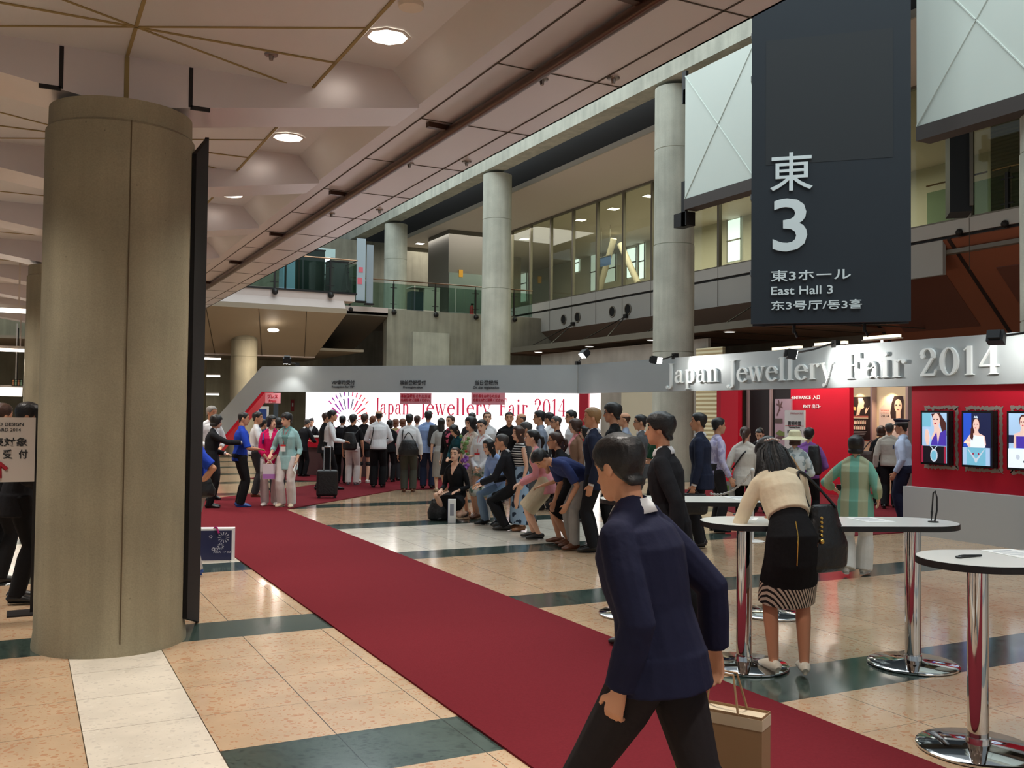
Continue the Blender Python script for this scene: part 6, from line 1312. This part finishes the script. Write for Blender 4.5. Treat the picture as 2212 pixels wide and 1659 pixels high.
for k in range(9):
    hit = bv.ray_cast(Vector((.0,-1.2,hz+.14-.035*k)), Vector((0,1,0)))
    if hit[0]: zp.append(hit[0]-Vector((0,.002,0)))
if len(zp) > 2: g = G(); g.tube(zp, .004, 6); g.build('back_zip', GOLD, w_['t'], True, world=False)
# striding person's paper bag
w2 = PER['walker']; hnd = w2['hand']['r']
c = Vector((hnd.x+.05, hnd.y+.02, hnd.z-.33)); t = thing('paper_bag', 'tan paper carrier bag swinging from the striding person\'s far hand', 'bag', c); fw = w2['fwd']; sd = w2['right']
KRAFT = M('kraft_tan', (150,118,84), .7)
g = G(); p = [c+fw*a+sd*b for a, b in ((-.17,-.05),(.17,-.05),(.17,.05),(-.17,.05))]
lo = [q_-UP*.19 for q_ in p]; hi = [q_+UP*.17 for q_ in p]
g.add(lo+hi, [(3,2,1,0),(0,1,5,4),(1,2,6,5),(2,3,7,6),(3,0,4,7)]); ob = g.build('bag_body', KRAFT, t); md = ob.modifiers.new('s','SOLIDIFY'); md.thickness = .003
g = G(); g.obox(c+UP*.14, fw, sd, UP, .172, .052, .02); g.build('bag_rim', M('kraft_pale', (196,178,150), .7), t)
g = G()
for k in (-1,1): g.tube([c+fw*-.08+sd*.05*k+UP*.165, c+fw*-.05+sd*.02*k+UP*.30, c+fw*.05+sd*.02*k+UP*.30, c+fw*.08+sd*.05*k+UP*.165], .005, 6)
g.build('bag_handle', KRAFT, t, True)
# queue bags
q = PER['bag1']; c = q['back']-q['fwd']*.07-UP*.20-q['right']*.02
soft_bag('sling_bag', 'black sling bag on the back of the black T-shirt', 'bag', c, q['right'], .34, .14, .40, LEA, [c+UP*.15+q['right']*.1, q['sh']['r']-q['fwd']*.10+UP*.02, q['sh']['r']-q['right']*.06+UP*.075])
q = PER['bag2']; c = q['back']-q['fwd']*.08-UP*.30
soft_bag('shoulder_bag', 'large black shoulder bag hanging behind the olive trousers', 'bag', c, q['right'], .44, .16, .34, LEA, arc(c-q['right']*.12+UP*.13, c+q['right']*.12+UP*.13, c+UP*.32, 10))
q = PER['pack']; c = q['back']-q['fwd']*.07-UP*.12+q['right']*.14
soft_bag('backpack', 'black backpack slung behind the sky blue shirt', 'backpack', c, q['right'], .28, .17, .48, LEA, [c+UP*.2, q['sh']['r']-q['fwd']*.08+UP*.05, q['sh']['r']+UP*.08-q['right']*.03])
q = PER['purple']; c = q['back']-q['fwd']*.08-UP*.10+q['right']*.12
soft_bag('backpack', 'black backpack on the purple shirt beyond the sun hat', 'backpack', c, q['right'], .24, .16, .44, LEA, [c+UP*.18, q['sh']['r']-q['fwd']*.08+UP*.05, q['sh']['r']+UP*.08-q['right']*.03])
q = PER['brownbag']; c = q['sh']['l']-q['right']*.10-UP*.30-q['fwd']*.08
soft_bag('shoulder_bag', 'dark brown shoulder bag beside the stone shirt at the entrance', 'bag', c, q['right'], .34, .18, .32, LEAB, arc(c-q['right']*.1+UP*.12, c+q['right']*.1+UP*.12, q['sh']['l']+UP*.06-q['right']*.02, 10))
q = PER['stone']; c = q['hand']['l']-UP*.17
soft_bag('hand_case', 'small black bag in the left hand of the stone shirt', 'bag', c, q['fwd'], .30, .10, .26, LEA, arc(c-q['fwd']*.08+UP*.1, c+q['fwd']*.08+UP*.1, c+UP*.19, 8))
q = PER['navy']; c = q['hand']['l']-UP*.17
soft_bag('briefcase', 'black briefcase in the hand of the navy suit', 'bag', c, q['fwd'], .40, .12, .27, LEA, arc(c-q['fwd']*.09+UP*.1, c+q['fwd']*.09+UP*.1, c+UP*.19, 8), taper=.95)
q = PER['greenbag']; c = q['hand']['l']-UP*.18-q['right']*.04; t = thing('carrier_bag', 'white carrier bag with a lime green print, held by the black leggings', 'bag', c)
g = G(); u_ = q['right']; v_ = q['fwd']; g.add([c-u_*.20-UP*.16-v_*.05, c+u_*.20-UP*.20-v_*.05, c+u_*.16+UP*.16, c-u_*.12+UP*.16, c-u_*.20-UP*.16+v_*.05, c+u_*.20-UP*.20+v_*.05], [(0,1,2,3),(5,4,3,2),(1,5,2),(4,0,3),(4,5,1,0)]); g.build('bag_body', PAPER, t)
g = G(); g.add([c-u_*.195-UP*.145-v_*.056, c+u_*.02-UP*.165-v_*.056, c+u_*.02+UP*.10-v_*.02, c-u_*.10+UP*.11-v_*.02], [(0,1,2,3)]); g.build('bag_print', M('lime_print', (170,214,110), .6), t, fix=False)
g = G(); g.tube(arc(c-u_*.08+UP*.155, c+u_*.10+UP*.155, c+UP*.24, 8), .005, 6); g.build('bag_handle', PAPER, t, True)
q = PER['hat']; g = G(); g.tube([q['sh']['l']+UP*.05+q['right']*.05, q['back']-q['fwd']*.03, q['hip']+q['right']*.18-q['fwd']*.06], .012, 6); mk_child(g, 'shoulder_strap', M('strap_tan', (196,160,120), .6), dict(t=thing('crossbody_strap','tan crossbody strap over the floral blouse','strap',q['back'])))
q = PER['strap1']; g = G(); g.tube([q['sh']['l']+UP*.065+q['right']*.05, q['back']-q['right']*.1-q['fwd']*.02, q['hip']-q['right']*.17-q['fwd']*.10+UP*.03], .012, 6); tag(g.build('shoulder_strap', LEA, None, True), 'black bag strap down the back of the balding person\'s white shirt', 'strap')
q = PER['bag2']; g = G(); g.tube([q['sh']['l']+UP*.065+q['right']*.05, q['back']-q['right']*.13-q['fwd']*.02, q['hip']-q['right']*.14-q['fwd']*.16+UP*.12], .012, 6); tag(g.build('shoulder_strap', LEA, None, True), 'black strap crossing the white shirt above the olive trousers', 'strap')
q = PER['greenbag']; g = G(); g.tube([q['sh']['r']+UP*.06-q['right']*.05, q['back']-q['fwd']*.02, q['hip']-q['right']*.17-q['fwd']*.08+UP*.1], .012, 6); tag(g.build('shoulder_strap', LEA, None, True), 'black strap slanting over the back of the ivory top', 'strap')
# papers and camera in the hands of the green-striped shirt
q = PER['green']; c = q['hand']['l']+q['fwd']*.10+UP*.04
t = thing('brochure_stack', 'fan of white and pink brochures carried by the green striped shirt', 'papers', c)
g = G(); g.obox(c, (q['right']*.8+q['fwd']*.3), q['fwd'], UP, .16, .12, .004); g.build('pink_sheet', M('brochure_pink', (206,120,116), .6), t)
g = G(); g.prism([c+UP*.02-q['right']*.02, c+UP*.02+q['right']*.17, c+UP*.11+q['right']*.19, c+UP*.15+q['right']*.09], q['fwd']*.004); g.build('white_sheet', PAPER, t)
c = q['wr']['l']+q['fwd']*.05+q['right']*.06+UP*.02; t = thing('camera', 'black camera in the hand of the green striped shirt', 'camera', c)
g = G(); g.obox(c, q['right'], q['fwd'], UP, .065, .03, .045); g.build('camera_body', PENK, t); g = G(); g.tube([c+q['fwd']*.03, c+q['fwd']*.08], .032, 14); g.build('camera_lens', PENK, t, True)
# suitcase
c = onZ(706,1077,0); t = thing('suitcase', 'black wheeled suitcase with a raised handle in the queue', 'suitcase', c)
u_ = Vector((.95,-.3,0)).normalized(); v_ = Vector((-u_.y,u_.x,0))
g = G(); g.obox(c+UP*.30, u_, v_, UP, .20, .13, .25); bm = None
ob = g.build('case_body', LEA, t); md = ob.modifiers.new('b','BEVEL'); md.width = .04; md.segments = 3
g = G()
for k in (-1,1): g.tube([c+u_*.06*k-v_*.08+UP*.55, c+u_*.06*k-v_*.08+UP*1.0], .011, 8)
g.tube([c-u_*.06-v_*.08+UP*1.0, c+u_*.06-v_*.08+UP*1.0], .015, 8); g.build('pull_handle', CHR, t, True)
for i in (-1,1):
    for j in (-1,1):
        g = G(); w0 = c+u_*.15*i+v_*.09*j+UP*.028; g.tube([w0-v_*.012, w0+v_*.012], .027, 14); g.build('wheel', PENK, t, True)
# bags and tubes on the floor by the group
c = onZ(950,1124,0)+UP*.17
soft_bag('tote_bag', 'bulging black tote bag on the floor by the kneeling person', 'bag', c, (1,-.3,0), .40, .22, .34, LEA, arc(c-Vector((.1,0,-.12)), c+Vector((.1,0,.12)), c+UP*.30, 8))
c = onZ(976,1129,0); t = thing('carrier_bag', 'flat white and blue printed bag standing beside the black tote', 'bag', c); u_ = Vector((.9,-.42,0)); v_ = Vector((.42,.9,0))
g = G(); g.obox(c+UP*.18, u_, v_, UP, .06, .03, .18); g.build('bag_body', PAPER, t)
g = G(); g.obox(c+UP*.18-u_*.061, u_, v_, UP, .002, .028, .17); g.build('bag_gusset', M('bag_blue', (50,70,150), .6), t)
g = G(); g.obox(c+UP*.20-v_*.031, u_, v_, UP, .03, .001, .09); g.build('bag_print', PRINT, t)
for i, (px, lab) in enumerate(((1043,'white rolled poster tube leaning by the crouching jeans, left of the two'),(1053,'white rolled poster tube leaning by the crouching jeans, right of the two'))):
    c = onZ(px,1133,0); t = thing('poster_tube', lab, 'tube', c, 0, 'rolled poster tubes on the floor')
    g = G(); g.tube([c+UP*.002, c+UP*.36+Vector((.03,-.01,0))], .032, 16); g.build('tube_body', PAPER, t, True)
    g = G(); g.tube([c+UP*.355+Vector((.0295,-.01,0)), c+UP*.37+Vector((.031,-.01,0))], .034, 16); g.build('tube_cap', PRINT, t, True)
# festival paper bag by the column
c = onZ(468,1209,0); u_ = Vector((.955,-.296,0)); v_ = Vector((.296,.955,0)); t = thing('carrier_bag', 'dark blue fireworks-print carrier bag standing on the floor near the column', 'bag', c)
FW = M('bag_midnight', (34,38,74), .4); wb, hb = .19, .36
g = G(); g.obox(c+UP*hb/2, u_, v_, UP, wb, .07, hb/2); g.build('bag_body', PAPER, t)
g = G(); g.obox(c+UP*(hb/2-.008)-v_*.072-u_*.008, u_, v_, UP, wb-.014, .002, hb/2-.014); g.build('bag_print', FW, t)
g = G()
for cx, cz, r, n in ((.08,.26,.062,12),(.05,.16,.035,10),(-.03,.13,.02,8),(.0,.125,.022,8),(-.06,.27,.018,6)):
    for k in range(n):
        a = 2*math.pi*k/n; d = u_*math.cos(a)+UP*math.sin(a); e = u_*-math.sin(a)+UP*math.cos(a); o_ = c-v_*.0745+u_*cx+UP*cz
        g.prism([o_+d*r*.45-e*.002, o_+d*r-e*.005, o_+d*r+e*.005, o_+d*r*.45+e*.002], -v_*.001)
g.build('firework_motif', M('firework_silver', (190,190,200), .5), t)
text('lettering', 'ASIA 17·02', c-v_*.0745-u_*.03+UP*.085, u_, UP, .19, .022, MATS['firework_silver'], t, .001)
g = G(); g.tube([c+UP*hb-u_*.03-v_*.05, c+UP*(hb+.02)-v_*.08, c+UP*(hb-.05)+u_*.03-v_*.082], .012, 6); g.build('ribbon', M('ribbon_magenta', (170,30,110), .5), t, True)
# award placard at the left edge, on its pole
D_ = 9.05; y_ = PER['placard']['t'].location.y-.55
a = onY(75,902,y_); b = onY(74,1040,y_); P0 = onY(-118,1040,y_); t = thing('placard', 'white award placard on a black pole at the left edge', 'sign', (onY(79,1300,y_).x,y_,0))
U_ = (b-P0); U_.z = 0; U_ = Vector((1,0,0)); wv = b.x-P0.x
g = G(); g.box(P0.x, b.x, y_-.012, y_, b.z, a.z); g.build('placard_board', M('placard_white', (214,204,196), .6), t)
pp = onY(79,884,y_+.02); g = G(); g.box(pp.x-.012,pp.x+.012,y_+.0,y_+.024,0.0,pp.z); g.build('placard_pole', DARKM, t)
g = G(); g.box(pp.x-.18,pp.x+.18,y_-.1,y_+.14,0,.014); g.build('placard_foot', DARKM, t)
def ptext(s, x0, y0, x1, y1, mt, fat=.0):
    p = onY(x0,y1,y_-.013); q = onY(x1,y0,y_-.013); text('lettering', s, p, (1,0,0), UP, q.x-p.x, q.z-p.z, mt, t, .003, fat)
ptext('GOOD DESIGN', -32,913,51,920, INK, .01); ptext('AWARD 2014', -26,925,45,932, INK, .01); ptext('発表対象', -46,945,60,965, INK, .02); ptext('受', 6,971,27,991, INK, .02); ptext('付', 40,971,60,991, INK, .02)
o_ = onY(0,0,y_-.014); g = G(); q1 = onY(-2,1000,y_-.014); q2 = onY(15,1014,y_-.014); q3 = onY(-19,1014,y_-.014); q4 = onY(-1,1033,y_-.014)
g.tube([q1,q2], .016, 6); g.tube([q1,q3], .016, 6); g.tube([q1,q4], .017, 6); g.build('red_arrow', M('arrow_red', (170,24,44), .6), t)
# bits carried by the talkers, badges, flowers
q = PER['magenta']; c = q['hand']['l']-UP*.16-q['fwd']*-.05; t = thing('carrier_bag', 'white and lilac paper bag held before the magenta tunic', 'bag', c)
g = G(); g.obox(c, q['right'], q['fwd'], UP, .11, .035, .13); g.build('bag_body', M('paper_lilac', (226,214,220), .6), t)
g = G(); g.obox(c-UP*.08+q['fwd']*.036, q['right'], q['fwd'], UP, .105, .001, .04); g.build('bag_print', M('print_lilac', (180,120,190), .6), t)
g = G(); g.tube(arc(c-q['right']*.05+UP*.13, c+q['right']*.05+UP*.13, c+UP*.2, 8), .004, 6); g.build('bag_handle', PAPER, t, True)
g = G()
for sg in (-1,1): g.tube([q['sh']['r']*.5+q['sh']['l']*.5+q['right']*.13*sg-q['fwd']*.1+UP*.03, q['neck']+q['right']*.12*sg+UP*.0, q['chest']+q['right']*.125*sg-UP*.02+q['fwd']*.01, q['hip']+q['right']*.15*sg+UP*.14-q['fwd']*.02], .016, 6)
c = q['back']-q['fwd']*.09-UP*.05
t = soft_bag('backpack', 'purple backpack worn over the magenta tunic', 'backpack', c, q['right'], .28, .16, .40, M('nylon_purple', (70,40,120), .6))
ob = g.build('strap', MATS['nylon_purple'], t, True)
q = PER['aqua']; c = q['hand']['l']-UP*.06; t = thing('brochure', 'folded white brochure in the hand of the aqua jacket', 'paper', c)
g = G(); g.obox(c, q['fwd']*.6+UP*-.7, q['right'], q['fwd']*.7+UP*.6, .12, .006, .06); g.build('brochure_sheet', PAPER, t); g = G(); g.obox(c-q['right']*.0065, q['fwd']*.6+UP*-.7, q['right'], q['fwd']*.7+UP*.6, .08, .0005, .03); g.build('print_lines', PRINT, t)
for key, lab in (('aqua','white visitor badge with a red band on the aqua jacket'),('lace','white visitor badge with a red band on the lace dress'),('blouse','white visitor badge with a red band on the white blouse')):
    q = PER[key]; c = q['chest']-UP*.19+q['fwd']*.012+q['right']*.03; t = thing('name_badge', lab, 'badge', c, 0, 'visitor badges')
    g = G(); g.obox(c, q['right'], q['fwd'], UP, .045, .003, .06); g.build('badge_card', PAPER, t); g = G(); g.obox(c+UP*.045, q['right'], q['fwd'], UP, .046, .004, .016); g.build('badge_band', M('badge_red', (210,50,50), .5), t)
    g = G(); g.tube([c+UP*.06, q['chest']+q['right']*.03+UP*.08, q['neck']+q['fwd']*.05+q['right']*.05], .003, 5); g.tube([c+UP*.06, q['chest']-q['right']*.02+UP*.08, q['neck']+q['fwd']*.05-q['right']*.05], .003, 5); g.build('lanyard', MATS['badge_red'], t, True)
q = PER['lace']; c = q['hand']['l']+UP*.02+q['fwd']*.05; t = thing('bouquet', 'bouquet of green and purple flowers held by the lace dress', 'flowers', c)
for nm, mt, col, n, r0 in (('leaves','leaf_green',(110,140,80),14,.10),('blossoms','blossom_purple',(150,90,170),12,.08)):
    g = G(); rr = random.Random(n)
    for k in range(n):
        o_ = c+q['right']*rr.uniform(-r0,r0)*.8+q['fwd']*rr.uniform(-.03,.06)+UP*(rr.uniform(.0,.3) if nm == 'leaves' else rr.uniform(-.22,.02)); g.sphere(tuple(o_), rr.uniform(.022,.04), n=8, k=5)
    g.build(nm, M(mt, col, .7), t, True)
q = PER['guard']; g = G(); c = q['chest']+q['fwd']*.012-q['right']*.08-UP*.02; t = thing('name_badge', 'dark blue name plate on the guard\'s shirt pocket', 'badge', c); g.obox(c, q['right'], q['fwd'], UP, .035, .003, .03); g.build('badge_card', M('plate_navy', (44,52,96), .5), t)
q = PER['bluepolo']; c = q['hip']+q['fwd']*-.02-q['right']*.2+UP*.02
soft_bag('waist_bag', 'black waist bag at the hip of the royal blue polo', 'bag', c, q['fwd'], .30, .13, .20, LEA)
SC.cycles.max_bounces = 7; SC.cycles.diffuse_bounces = 4; SC.cycles.glossy_bounces = 3; SC.cycles.transmission_bounces = 4; SC.cycles.transparent_max_bounces = 8
SC.cycles.sample_clamp_indirect = 6
